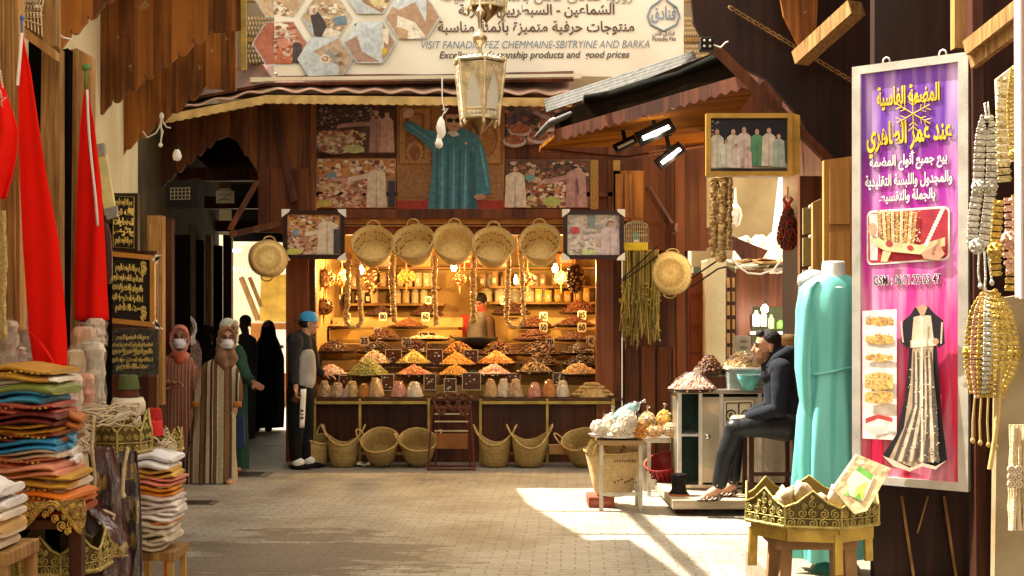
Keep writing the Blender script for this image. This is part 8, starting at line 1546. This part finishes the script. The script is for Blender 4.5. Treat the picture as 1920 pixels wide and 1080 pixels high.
def face_parts(t, T, brows=True):
    for s_ in (-1, 1): m = MB(); m.T = T; m.ball((s_*.029, -.083, .006), (.012, .007, .007), 8); m.build('eye', EYE, t)
    if brows: m = MB(); m.T = T; [m.tube([(s_*.012, -.092, .026), (s_*.030, -.091, .031), (s_*.05, -.078, .024)], [.004, .005, .003], 6) for s_ in (-1, 1)]; m.build('eyebrows', HAIR, t)
def limb(m, pts, rs, n=12, q=1):
    if q < 1: rs = [r*(.72 if r < .06 else .5) for r in rs]
    m.tube(pts, rs, n)
    for p, r in zip(pts, rs): m.ball(p, r, n)
def hand(m, wr, d_, nr, side, curl=.5, s=1):
    d_, nr = d_.normalized(), nr.normalized(); sd = d_.cross(nr).normalized()*side; q = Matrix((sd, d_, nr)).transposed()
    m.tube([wr-d_*.02, wr+d_*.03], [.026*s, .03*s], 10); m.ball(wr+d_*.052*s, (.040*s, .048*s, .017*s), 12, rot=q.to_euler())
    for off, L_ in ((.031, .070), (.0105, .080), (-.0105, .075), (-.031, .058)):
        b0 = wr+d_*.088*s+sd*off*s; c_ = curl; p1 = b0+(d_*math.cos(c_*.6)+nr*math.sin(c_*.6))*L_*.45*s; p2 = p1+(d_*math.cos(c_*1.5)+nr*math.sin(c_*1.5))*L_*.32*s; p3 = p2+(d_*math.cos(c_*2.3)+nr*math.sin(c_*2.3))*L_*.25*s
        m.tube([b0-d_*.03*s, b0, p1, p2, p3], [.010*s, .0098*s, .009*s, .0085*s, .007*s], 8)
    b0 = wr+d_*.03*s+sd*.030*s; m.tube([b0, b0+(sd*.8+d_*.6+nr*.3)*.035*s, b0+(sd*.7+d_*1.2+nr*.7)*.052*s], [.013*s, .011*s, .008*s], 8)
def ringset(m, rows, d, dy=0, n=48, fold=0, nf=9, sub=4):
    """rows of (y px, centre px, rx px, ry px, fold, depth shift m) -> loft in street coordinates, finely ringed with soft folds"""
    k = d/F; rings = []
    for (a, b) in zip(rows, rows[1:]+[rows[-1]]):
        for s_ in range(sub if a is not b else 1):
            u = s_/sub; q = [a[i]+(b[i]-a[i])*u for i in range(len(a))]; c_ = P(q[1], q[0], d)+Vector((0, (q[5] if len(q) > 5 else 0)+dy, 0)); f_ = q[4]
            rings.append([c_+Vector((q[2]*k*(1+f_*(math.sin(nf*t_+q[0]*.012)+.5*math.sin(nf*1.8*t_-q[0]*.02+1)))*math.cos(t_), q[3]*k*(1+f_*(math.sin(nf*t_+q[0]*.012)+.5*math.sin(nf*1.8*t_+2)))*math.sin(t_), 0)) for t_ in [2*math.pi*j/n for j in range(n)]])
    m.loft(rings, 0)
def person(lab, px, d, skin_m, c, yaw, build_body, tilt=0, s=1, group=None, z0=0, vox=.0085, brows=True, eyes=True):
    t = thing('person', lab, 'person', Vector(((px-960)*d/F, d, z0)), group=group); T = hT(c-t.location, yaw, tilt, s); m = MB(); head(m, T); build_body(m, t.location); blob(m, 'body', skin_m, t, vox, 3)
    if eyes: face_parts(t, T, brows)
    return t, T
V = Vector
def sub(pts, o): return [V(p)-o for p in pts]
def scarf(t, T, mat, rows, name='headscarf', back=.012, big=1.0):
    m = MB(); m.T = T; m.ball((0, back+.012, .034), (.083*big, .094*big, .092*big), 18); m.ball((0, .035, -.05), (.084*big, .078*big, .115*big), 16); m.ball((0, -.01, -.165), (.10*big, .085, .04), 16); m.ball((.02, -.05, -.185), (.075, .06, .05), 12); m.tube([(-.078, -.045, .03), (-.082, -.04, -.05), (-.055, -.06, -.115), (0, -.07, -.135), (.055, -.06, -.115), (.082, -.04, -.05), (.078, -.045, .03), (.04, -.068, .085), (0, -.075, .098), (-.04, -.068, .085)], .016, 8, closed=True)
    for a in rows: m.tube(*a)
    m.T = None; return blob(m, name, mat, t, .010, 3)
def facemask(t, T, mat=MASK):
    m = MB(); m.T = T
    m.grid(lambda u, v: V(((u-.5)*.128*(1-.15*abs(v-.5)), -.128+.30*(u-.5)**2*.9+.018*abs(v-.45)*2, -.012-.088*v)), 12, 8); m.T = None; o = m.build('face_mask', mat, t, solid=.003)
    m = MB(); m.T = T
    for s_ in (-1, 1): m.tube([(s_*.062, -.10, -.02), (s_*.074, -.02, -.005)], .0025, 4); m.tube([(s_*.06, -.10, -.09), (s_*.074, -.02, -.03)], .0025, 4)
    m.build('mask_straps', mat, o); return o
# -- front woman in the brown and cream striped robe
d = 12.6; k = d/F; W = lambda x, y, dy=0: P(x, y, d)+V((0, dy, 0))
def bA(m, o):
    for pts, rs in (([W(412, 684), W(405, 760), W(398, 800)], [.10, .13, .12]), ([W(384, 696), W(376, 738), W(373, 760)], [.05, .042, .03]), ([W(438, 696), W(444, 740), W(442, 758)], [.05, .042, .03]), ([W(400, 800), W(396, 900)], [.08, .05]), ([W(420, 800), W(430, 896)], [.08, .045])): limb(m, sub(pts, o), rs, 12, .72)
    hand(m, W(373, 760)-o, V((.02, -.02, -1)), V((.9, .3, 0)), 1, .6); hand(m, W(442, 758)-o, V((0, 0, -1)), V((-1, 0, 0)), -1, .6); m.ball(W(434, 902, -.06)-o+V((0, 0, .0)), (.045, .11, .03), 10)
t, T = person('woman in a brown and cream striped robe with brown headscarf and white mask', 400, d, SK1, W(424, 634), 24, bA)
facemask(t, T); SCB = M('brown_scarf', (.15, .07, .04), .85, vs=16, col2=(.27, .15, .08), bump=.4, bs=26)
scarf(t, T, SCB, [([(-.03, -.03, -.13), (-.06, -.05, -.20), (-.02, -.09, -.30)], [.07, .07, .03], 10), ([(.03, -.03, -.14), (.05, -.06, -.21), (.03, -.1, -.28)], [.06, .06, .02], 10), ([(0, .05, -.1), (0, .08, -.24)], [.10, .08], 12)])
RA = stripes('striped_robe', [(.10, (.05, .032, .016)), (.04, (.50, .42, .30)), (.16, (.15, .075, .035)), (.05, (.56, .48, .36)), (.22, (.40, .33, .22)), (.04, (.10, .06, .03)), (.15, (.20, .10, .045)), (.10, (.07, .05, .02)), (.14, (.44, .36, .25))], 'X', .235, noise=.012)
m = MB(); ringset(m, [(672, 414, 12, 10, 0), (680, 412, 28, 16, .0), (692, 411, 34, 20, .01), (740, 408, 34, 22, .02), (790, 402, 40, 25, .04), (850, 394, 47, 29, .06), (903, 391, 51, 31, .08)], d); m.build('robe', RA, t, world=True)
for pts, rs in (([W(388, 692), W(381, 715), W(374, 740), W(371, 756)], [.062, .066, .062, .056]), ([W(436, 694), W(443, 720), W(445, 745), W(443, 756)], [.058, .06, .055, .05])): m = MB(); m.tube(pts, rs, 20); m.build('sleeve', RA, t, world=True)
for a_, r_ in ((W(371, 758), .060), (W(443, 757), .053)): m = MB(); m.lathe([(r_*.9, -.03), (r_, -.03), (r_*1.04, .025), (r_*.9, .03)], 20, 0, a_); m.build('cuff', M('orange_cuff', (.48, .17, .04), .8), t, world=True)
m = MB(); m.ball(W(436, 905, -.06)+V((0, 0, -.005)), (.05, .125, .012), 12); m.tube([W(429, 900, -.1), W(435, 896, -.1), W(442, 901, -.1)], .01, 6); m.build('sandal', M('pale_sandal', (.40, .30, .20), .6), t, world=True)
m = MB(); m.T = T
for s_ in (-1, 1): m.tube([(s_*.029+.022*math.cos(q), -.100, .006+.016*math.sin(q)) for q in [z*.628 for z in range(10)]], .002, 4, closed=True)
m.tube([(-.008, -.104, .01), (.008, -.104, .01)], .002, 4); m.T = None; m.build('glasses', IRON, t)
tb = thing('shopping_bag', 'flat navy shopping bag hanging beside the front woman', 'bag', P(451, 840, 13.0)); m = MB(); m.prism([(444, 782), (456, 778), (458, 838), (446, 842)], face(13.0), .06); m.build('bag', M('navy_bag', (.03, .045, .13), .7), tb, world=True, bevel=.008); m = MB(); m.tube([P(446, 782, 13.0), P(448, 764, 13.0), P(453, 764, 13.0), P(455, 780, 13.0)], .006, 5); m.build('handles', M('navy_strap', (.02, .03, .09), .7), tb, world=True)
# -- woman in the terracotta striped robe
d = 13.0; W = lambda x, y, dy=0, d=d: P(x, y, d)+V((0, dy, 0))
def bB(m, o):
    for pts, rs in (([W(332, 680), W(330, 760), W(328, 800)], [.10, .13, .12]), ([W(304, 694), W(303, 726, -.05), W(328, 718, -.2)], [.05, .042, .03]), ([W(356, 694), W(362, 740), W(358, 770)], [.05, .04, .03]), ([W(322, 800), W(318, 885)], [.08, .05]), ([W(340, 800), W(342, 885)], [.08, .05])): limb(m, sub(pts, o), rs, 12, .72)
    hand(m, W(330, 717, -.2)-o, V((1, -.1, .05)), V((0, -.3, -1)), -1, .7); hand(m, W(358, 770)-o, V((0, 0, -1)), V((-1, 0, 0)), -1, .6)
    for x in (316, 342): m.ball(V((W(x, 0).x, d-.06, .035))-o, (.045, .12, .035), 10)
t, T = person('woman in a terracotta striped robe with rose headscarf and white mask', 332, d, SK2, W(337, 633), 10, bB, s=1.08); facemask(t, T)
scarf(t, T, M('rose_scarf', (.42, .13, .10), .8, vs=14, col2=(.56, .24, .17)), []); m = MB(); m.T = T; m.ball((0, -.03, -.17), (.088, .08, .045), 14); m.ball((.01, -.08, -.20), (.05, .04, .06), 10); m.T = None; blob(m, 'neck_scarf', M('orange_scarf', (.50, .10, .035), .8), t, .011, 3)
RB = stripes('terracotta_robe', [(.24, (.26, .095, .055)), (.05, (.50, .32, .22)), (.20, (.20, .06, .04)), (.04, (.46, .30, .20)), (.26, (.30, .12, .075)), (.05, (.13, .04, .03)), (.16, (.36, .18, .12))], 'X', .10, noise=.01)
m = MB(); ringset(m, [(664, 333, 14, 10, 0), (672, 332, 30, 17, 0), (686, 332, 35, 21, .01), (730, 330, 34, 24, .02), (790, 328, 36, 26, .05), (850, 325, 38, 28, .07), (893, 324, 40, 30, .09)], d); m.build('robe', RB, t, world=True)
for pts, rs in (([W(306, 684), W(301, 706, -.02), W(304, 724, -.07), W(320, 719, -.16)], [.064, .066, .062, .056]), ([W(358, 686), W(363, 712), W(364, 740), W(360, 764)], [.06, .064, .06, .055])): m = MB(); m.tube(pts, rs, 20); m.build('sleeve', RB, t, world=True)
tb = thing('shopping_bag', 'stuffed navy cloth bag with light blue cords hanging left of the terracotta robe', 'bag', P(278, 795, 12.6)); m = MB(); ringset(m, [(712, 280, 8, 6, 0), (722, 279, 14, 10, .03), (750, 278, 17, 13, .04), (780, 276, 15, 12, .03), (794, 275, 9, 7, 0)], 12.6, n=24, nf=5); m.build('bag', MATS['navy_bag'], tb, world=True); m = MB()
for x0, x1 in ((272, 288), (276, 292)): m.tube([P(x0, 714, 12.55), P((x0+x1)/2-2, 700, 12.55), P(x1, 716, 12.55), P(x1+2, 740, 12.53)], .005, 5)
m.build('cords', M('light_blue_cord', (.14, .36, .50), .6), tb, world=True); m = MB(); m.ball(P(280, 712, 12.5), (.045, .03, .02), 10, lump=.3); m.build('contents', PLASTW, tb, world=True)
# -- people further back
def robed(lab, d, px, cy, yaw, skin_m, robe_m, rows, scarf_m=None, arms=(), mask=False, hair=False, feet=None, big=1.0, scar=True, tilt=0):
    o_ = {}
    def bb(m, o):
        r0 = rows[1]; limb(m, sub([P(r0[1], r0[0]+8, d), P(rows[-2][1], rows[-2][0], d)], o), [.09, .10])
        for x, y in (feet or ()): m.ball(V((P(x, y, d).x, d-.05, max(.03, P(x, y, d).z)))-o, (.045, .11, .035), 10); limb(m, sub([P(x, y-60, d), V((P(x, y, d).x, d, max(.05, P(x, y, d).z)))], o), [.055, .04])
        for pts, rs, hd in arms: limb(m, sub(pts, o), rs, 12, .72); hand(m, pts[-1]-o, pts[-1]-pts[-2], hd[0], hd[1], hd[2])
    t, T = person(lab, px, d, skin_m, P(px, cy, d), yaw, bb, tilt, vox=.0085)
    m = MB(); ringset(m, rows, d); m.build('robe', robe_m, t, world=True)
    for pts, rs, hd in arms: m = MB(); p2 = [p for p in pts]; p2[-1] = p2[-2].lerp(p2[-1], .86); m.tube(p2, [r*1.35+.012 for r in rs], 16); m.build('sleeve', robe_m, t, world=True)
    if scarf_m and scar: scarf(t, T, scarf_m, [([(0, .05, -.1), (0, .08, -.22)], [.10, .08], 12)], big=big)
    if mask: facemask(t, T)
    if hair: m = MB(); m.T = T; m.ball((0, .022, .048), (.079, .092, .082), 16); m.T = None; m.build('hair', HAIR, t)
    return t, T
BLK = M('black_cloth', (.005, .0045, .005), .85, var=.3, vs=3, bump=.3, bs=9); DGRN = M('dark_green_cloth', (.018, .055, .035), .85, vs=5, bump=.3, bs=12); GREY = M('charcoal_cloth', (.05, .05, .05), .85)
robed('woman with a white headscarf looking over the terracotta robed woman', 14.4, 352, 612, 25, SK3, M('maroon_print', (.10, .03, .03), .8, vs=30, col2=(.40, .28, .22)), [(632, 352, 8, 7, 0), (640, 352, 20, 13, 0), (660, 352, 26, 16, .01), (740, 352, 27, 18, .03), (866, 352, 32, 20, .05)], M('white_scarf', (.68, .62, .60), .8), feet=((346, 866), (360, 866)))
robed('figure in black half hidden behind the front woman', 15.6, 388, 628, 150, SK3, BLK, [(646, 388, 8, 7, 0), (654, 388, 20, 13, 0), (670, 388, 25, 16, .01), (740, 388, 26, 18, .03), (844, 388, 30, 20, .05)], BLK, feet=((382, 844), (394, 844)))
d = 13.5; ar = [P(446, 670, d), P(462, 706, d)+V((0, -.06, 0)), P(479, 716, d)+V((0, -.12, 0))]
robed('woman in dark green with a pale headscarf stretching out a hand', d, 430, 618, 60, SK2, DGRN, [(640, 432, 8, 7, 0), (650, 434, 20, 13, 0), (668, 438, 25, 17, .01), (740, 440, 24, 18, .02), (800, 440, 25, 18, .03), (878, 440, 27, 19, .04)], M('pale_green_scarf', (.62, .66, .56), .8), arms=((ar, [.05, .042, .03], (V((.2, -.9, .4)), 1, .25)),), feet=((436, 880), (450, 880)))
robed('dark haired man in charcoal standing far back in the alley', 17.2, 459, 608, -10, SK3, GREY, [(626, 459, 8, 7, 0), (634, 459, 20, 11, 0), (648, 459, 25, 14, .01), (720, 459, 22, 14, .02), (822, 459, 19, 13, .02)], hair=True, feet=((453, 822), (465, 822)))
# -- woman in black seen from behind
t, T = robed('woman all in black walking away down the alley, seen from behind', 18.4, 503, 616, 170, SK2, BLK, [(600, 503, 3, 3, 0), (604, 503, 9, 9, .0), (614, 503, 13, 13, 0), (630, 503, 15, 15, .01), (644, 502, 22, 18, .02), (670, 500, 32, 22, .02), (710, 499, 34, 25, .03), (760, 499, 35, 26, .05), (801, 498, 33, 25, .07)], None, feet=((483, 808), (505, 806)))
for x in (481, 504): m = MB(); p = P(x, 806, 18.35); m.ball(V((p.x, 18.33, .04)), (.05, .13, .04), 10); m.build('shoe', BLK, t, world=True)
# -- young man with the blue cap at the counter
d = 13.75; k = d/F; W = lambda x, y, dy=0, d=d: P(x, y, d)+V((0, dy, 0))
def bH(m, o):
    for pts, rs in (([W(566, 640), W(566, 690), W(562, 726)], [.10, .11, .11]), ([W(556, 642, -.15), W(556, 690, -.17), W(561, 722, -.23)], [.05, .042, .03]), ([W(576, 642, .15), W(586, 690, .16), W(600, 703, .18)], [.05, .042, .03]), ([W(557, 730, -.06), W(556, 800, -.05), W(555, 856, -.05)], [.09, .065, .045]), ([W(570, 730, .08), W(570, 800, .10), W(570, 856, .1)], [.09, .065, .045])): limb(m, sub(pts, o), rs, 12, .72)
    hand(m, W(561, 722, -.23)-o, V((.10, 0, -1)), V((1, -.2, 0)), 1, .9); hand(m, W(600, 703, .18)-o, V((1, .05, -.15)), V((0, 0, -1)), -1, .5)
t, T = person('young man in backwards blue cap and black and grey hoodie at the stall counter', 563, d, SK1, W(578, 606), 112, bH, tilt=6)
m = MB(); limb(m, [W(566, 636), W(565, 662), W(564, 692), W(563, 712)], [.105, .13, .135, .14]); limb(m, [W(560, 640, -.14), W(556, 662, -.16)], [.075, .07]); limb(m, [W(576, 640, .14), W(580, 662, .15)], [.075, .07]); limb(m, [W(552, 634, .02), W(550, 646, .02)], [.075, .06])
m.tube([W(546, 640, -.06), W(552, 630, -.12), W(566, 628, -.08)], [.05, .05, .035], 10); m.tube([W(546, 640, .08), W(552, 630, .12), W(566, 628, .1)], [.05, .05, .035], 10)
BG = M('black_marl', (.008, .008, .008), .85, vs=4, col2=(.028, .028, .03), bump=.5, bs=10); HG = M('grey_marl', (.34, .32, .29), .85, vs=6, bump=.4, bs=12)
m2 = MB(); m2.v, m2.f, m2.m, m2.s = [tuple(V(v)-wloc(t)) for v in m.v], m.f, m.m, m.s; blob(m2, 'hoodie', BG, t, .012, 8)
m = MB(); limb(m, [W(570, 670, -.02), W(569, 694), W(567, 714)], [.128, .140, .142]); m.v = [tuple(V(v)-wloc(t)) for v in m.v]; blob(m, 'hoodie_front', HG, t, .012, 8)
for s_, sh in ((-1, (556, 642, 556, 690, 559, 714)), (1, (577, 642, 587, 690, 597, 701))): m = MB(); limb(m, [W(sh[0], sh[1], .15*s_), W(sh[2], sh[3], .17*s_), W(sh[4], sh[5], (.175 if s_ > 0 else .215)*s_)], [.066, .058, .046], 14); m.build('sleeve', BG, t, world=True)
m = MB(); limb(m, [W(563, 716), W(563, 732)], [.135, .14]); limb(m, [W(557, 736, -.06), W(556, 800, -.05), W(556, 856, -.05)], [.105, .085, .068]); limb(m, [W(570, 736, .08), W(571, 800, .10), W(571, 856, .1)], [.105, .085, .068]); m.v = [tuple(V(v)-wloc(t)) for v in m.v]; blob(m, 'trousers', BLK, t, .012, 4)
m = MB(); m.grid(lambda u, v: W(568-3*v+10*u-2*u*v, 728+72*v, -.160+.035*v+.03*u*u), 3, 8); so_ = m.build('white_stripe', WHITE, t, world=True, solid=.006); m = MB()
for i, c_ in enumerate('AIR'):
    vs, fs = lettering(c_, .05, bold=.003); p = W(571-1.2*i*.2, 768+i*7, -.172); m.add([p+V((v.y*.9, 0, -v.x*.9)) for v in vs], fs)
m.build('letters', IRON, so_, world=True)
for x, dy in ((558, -.07), (574, .08)):
    m = MB(); p = W(x, 0, dy); m.ball(V((p.x+.02, p.y, .075)), (.07, .05, .055), 12); m.build('white_sock', WHITE, t, world=True); m = MB(); m.ball(V((p.x+.05, p.y, .032)), (.14, .05, .032), 12); m.build('shoe', BLK, t, world=True)
m = MB(); m.T = T; m.lathe([(.088, .02), (.088, .055), (.072, .105), (.04, .125), (.005, .13)], 20, sy=1.14, cap0=False); m.ball((0, 0, .131), (.01, .01, .006), 8); m.T = None; cp_ = m.build('cap', M('sky_blue_cap', (.04, .30, .60), .6, var=.1), t); m = MB(); m.T = T; m.grid(lambda u, v: V((.075*(2*u-1)*(1-.25*v*v), .085+.085*v*(1-.4*(2*u-1)**2), .024-.012*v+.012*(1-(2*u-1)**2))), 10, 5); m.T = None; m.build('brim', M('dark_brim', (.04, .035, .03), .6), cp_, solid=.005)
m = MB(); m.T = T; m.ball((0, .03, -.005), (.079, .076, .05), 14); m.T = None; m.build('hair', HAIR, t)
tb = thing('wallet', 'small brown wallet held in the hanging hand of the young man', 'wallet', W(563, 748, -.255)); m = MB(); m.cbox((0, .01, .03), (.07, .03, .10), 0, (0, .5, 0)); m.build('leather', M('wallet_brown', (.09, .03, .015), .5), tb, bevel=.005); m = MB(); m.tube([(-.03, .0, .0), (.03, .0, .06)], .002, 4); m.build('seam', IRON, tb)
# -- vendor inside the stall
d = 16.6; W = lambda x, y, dy=0, d=d: P(x, y, d)+V((0, dy, 0))
m = MB(); m.box(-.6, -.06, 15.6, 16.9, .0, .30); stall('stall_floor', m, WOODD)
def bI(m, o):
    for pts, rs in (([W(894, 600), W(892, 650), W(892, 690)], [.10, .12, .12]), ([W(872, 606), W(868, 640), W(884, 652, -.25)], [.05, .042, .03]), ([W(916, 606), W(920, 638), W(906, 650, -.25)], [.05, .042, .03]), ([W(885, 690), V((W(885, 0).x, d, .34))], [.09, .05]), ([W(900, 690), V((W(900, 0).x, d, .34))], [.09, .05])): limb(m, sub(pts, o), rs, 12, .72)
    hand(m, W(884, 652, -.25)-o, V((.6, -.6, -.2)), V((0, -.3, -1)), 1, .8); hand(m, W(906, 650, -.25)-o, V((-.6, -.6, -.2)), V((0, -.3, -1)), -1, .8)
t, T = person('vendor in grey and red jacket bending over the black pan', 893, d, SK2, W(901, 568), -25, bI, tilt=18, z0=.3, vox=.011)
m = MB(); limb(m, [W(896, 598), W(893, 640), W(892, 690)], [.13, .155, .16]); m.v = [tuple(V(v)-wloc(t)) for v in m.v]; blob(m, 'jacket', M('grey_jacket', (.16, .13, .11), .8), t, .014, 4)
for pts, mt in (([W(872, 600), W(867, 638), W(880, 650, -.2)], M('red_sleeve', (.42, .03, .02), .8)), ([W(917, 602), W(921, 638), W(910, 649, -.2)], M('dark_red_sleeve', (.16, .08, .05), .8))): m = MB(); limb(m, pts, [.075, .062, .048], 14); m.build('sleeve', mt, t, world=True)
m = MB(); limb(m, [W(892, 694), W(886, 760), V((W(885, 0).x, d, .36))], [.15, .1, .07]); limb(m, [W(896, 694), W(899, 760), V((W(900, 0).x, d, .36))], [.14, .1, .07]); m.v = [tuple(V(v)-wloc(t)) for v in m.v]; blob(m, 'trousers', BLK, t, .014, 3)
m = MB(); m.T = T; m.ball((0, .02, .045), (.082, .098, .086), 16); m.T = None; m.build('hair', HAIR, t); facemask(t, T, M('red_mask', (.40, .06, .03), .8))
# -- seated man in profile
d = 10.5; k = d/F; W = lambda x, y, dy=0, d=d: P(x, y, d)+V((0, dy, 0))
NAVY = M('navy_fleece', (.007, .009, .015), .9, vs=5, col2=(.014, .017, .026), bump=.5, bs=11); SHINY = M('glossy_black_nylon', (.007, .008, .010), .34, vs=4, col2=(.02, .023, .026), bump=.7, bs=8)
KN = [(1378, 800), (1386, 806)]
def bJ(m, o):
    for pts, rs in (([W(1458, 690), W(1468, 740), W(1470, 790)], [.12, .14, .15]), ([W(1452, 694, -.18), W(1450, 762, -.22), W(1392, 782, -.14)], [.055, .046, .032]), ([W(1458, 694, .18), W(1456, 762, .22), W(1398, 786, .08)], [.055, .046, .032]), ([W(1462, 796, -.10), W(1372, 800, -.12), W(1347, 904, -.10)], [.10, .072, .045]), ([W(1462, 796, .12), W(1384, 806, .14), W(1380, 902, .14)], [.10, .072, .045])): limb(m, sub(pts, o), rs, 12, .72)
    hand(m, W(1392, 782, -.14)-o, V((-1, .15, .0)), V((0, .6, -.8)), 1, .9); hand(m, W(1398, 786, .06)-o, V((-1, -.25, .05)), V((0, -.6, -.8)), -1, .9)
    for x, dy in ((1336, -.10), (1372, .14)): m.tube(sub([W(x+11, 912, dy), W(x-2, 920, dy), W(x-20, 929, dy)], o), [.04, .044, .03], 10); [m.tube(sub([W(x-20, 929, dy-.03+.02*q), W(x-30+abs(q-1)*1.2, 932, dy-.035+.022*q)], o), [.012, .010], 8) for q in range(4)]
t, T = person('man in a navy hoodie sitting sideways on a stool by the cabinet', 1430, d, SK1, W(1437, 650), -84, bJ, s=1.12, z0=.13)
m = MB(); limb(m, [W(1462, 676), W(1470, 720), W(1474, 764), W(1472, 786)], [.13, .165, .165, .155]); limb(m, [W(1454, 690, -.17), W(1456, 700, .17)], [.09, .09]); limb(m, [W(1443, 686, 0), W(1450, 700, 0)], [.075, .11]); m.tube([W(1446, 688, -.05), W(1440, 700, -.04), W(1444, 740, -.03), W(1450, 780, -.02)], .03, 8); m.v = [tuple(V(v)-wloc(t)) for v in m.v]; blob(m, 'hoodie', NAVY, t, .012, 8)
m = MB(); m.tube([W(1436, 690, -.10), W(1450, 672, -.13), W(1472, 662, -.08), W(1482, 662, 0), W(1472, 662, .1), W(1450, 672, .13), W(1436, 690, .10)], [.03, .045, .06, .065, .06, .045, .03], 12); m.ball(W(1482, 674), (.07, .12, .06), 12); m.v = [tuple(V(v)-wloc(t)) for v in m.v]; blob(m, 'hood', NAVY, t, .012, 4)
for pts in ([W(1456, 690, -.18), W(1452, 728, -.22), W(1450, 764, -.22), W(1424, 772, -.18), W(1400, 780, -.145)], [W(1460, 694, .18), W(1458, 728, .2), W(1456, 764, .22), W(1424, 776, .14), W(1404, 785, .09)]): m = MB(); limb(m, pts, [.084, .074, .072, .062, .046], 16); m.build('sleeve', NAVY, t, world=True)
m = MB()
for pts, rs in (([W(1468, 796, -.08), W(1420, 794, -.12), W(1374, 802, -.13), W(1356, 850, -.115), W(1346, 902, -.10)], [.135, .108, .092, .075, .064]), ([W(1468, 796, .10), W(1424, 798, .13), W(1386, 808, .14), W(1382, 850, .14), W(1380, 900, .14)], [.135, .108, .092, .075, .064])): limb(m, pts, rs, 14)
m.v = [tuple(V(v)-wloc(t)) for v in m.v]; blob(m, 'trousers', SHINY, t, .011, 12)
m = MB(); m.T = T; m.ball((0, .024, .050), (.077, .090, .080), 18); m.ball((0, .055, .0), (.070, .058, .07), 14); m.ball((0, -.045, .098), (.05, .035, .026), 10, lump=.15, seed=2); m.T = None; blob(m, 'hair', HAIR, t, .008, 2)
m = MB(); m.T = T; m.ball((0, -.046, -.090), (.040, .041, .034), 12); [m.ball((s_*.045, -.02, -.062), (.013, .036, .034), 10) for s_ in (-1, 1)]; m.ball((0, -.098, -.050), (.026, .009, .006), 8); m.T = None; m.build('beard', M('stubble', (.25, .125, .075), .9, vs=90, bump=.4, bs=120), t)
for x, dy in ((1336, -.10), (1372, .14)):
    m = MB(); m.tube([W(x+16, 918, dy), W(x+4, 930, dy), W(x-14, 936, dy), W(x-32, 937, dy)], [.03, .045, .05, .042], 10, sq=(1, .55))
    m.v = [(v[0], v[1], max(.132, v[2]-.035)) for v in m.v]; sn = m.build('sandal', M('sandal_sole', (.13, .085, .07), .7), t, world=True); m = MB()
    for a_, b_2 in ((-6, 10), (-16, 2), (8, 12)): m.tube([W(x+a_, 932, dy-.05), W(x+(a_+b_2)/2-2, 914+abs(a_)*.4, dy), W(x+b_2, 930, dy+.05)], .012, 6)
    m.tube([W(x+14, 908, dy-.045), W(x+4, 906, dy-.05), W(x+2, 908, dy+.04), W(x+14, 908, dy+.045)], .011, 6, closed=True); m.build('straps', M('sandal_strap', (.22, .15, .13), .6), sn, world=True)
m = MB(); m.tube([W(1397, 781, -.142)+V((0, .036*math.cos(q), .036*math.sin(q))) for q in [z*.628 for z in range(10)]], .006, 5, closed=True); m.build('bracelet', M('red_thread', (.5, .04, .02), .6), t, world=True)
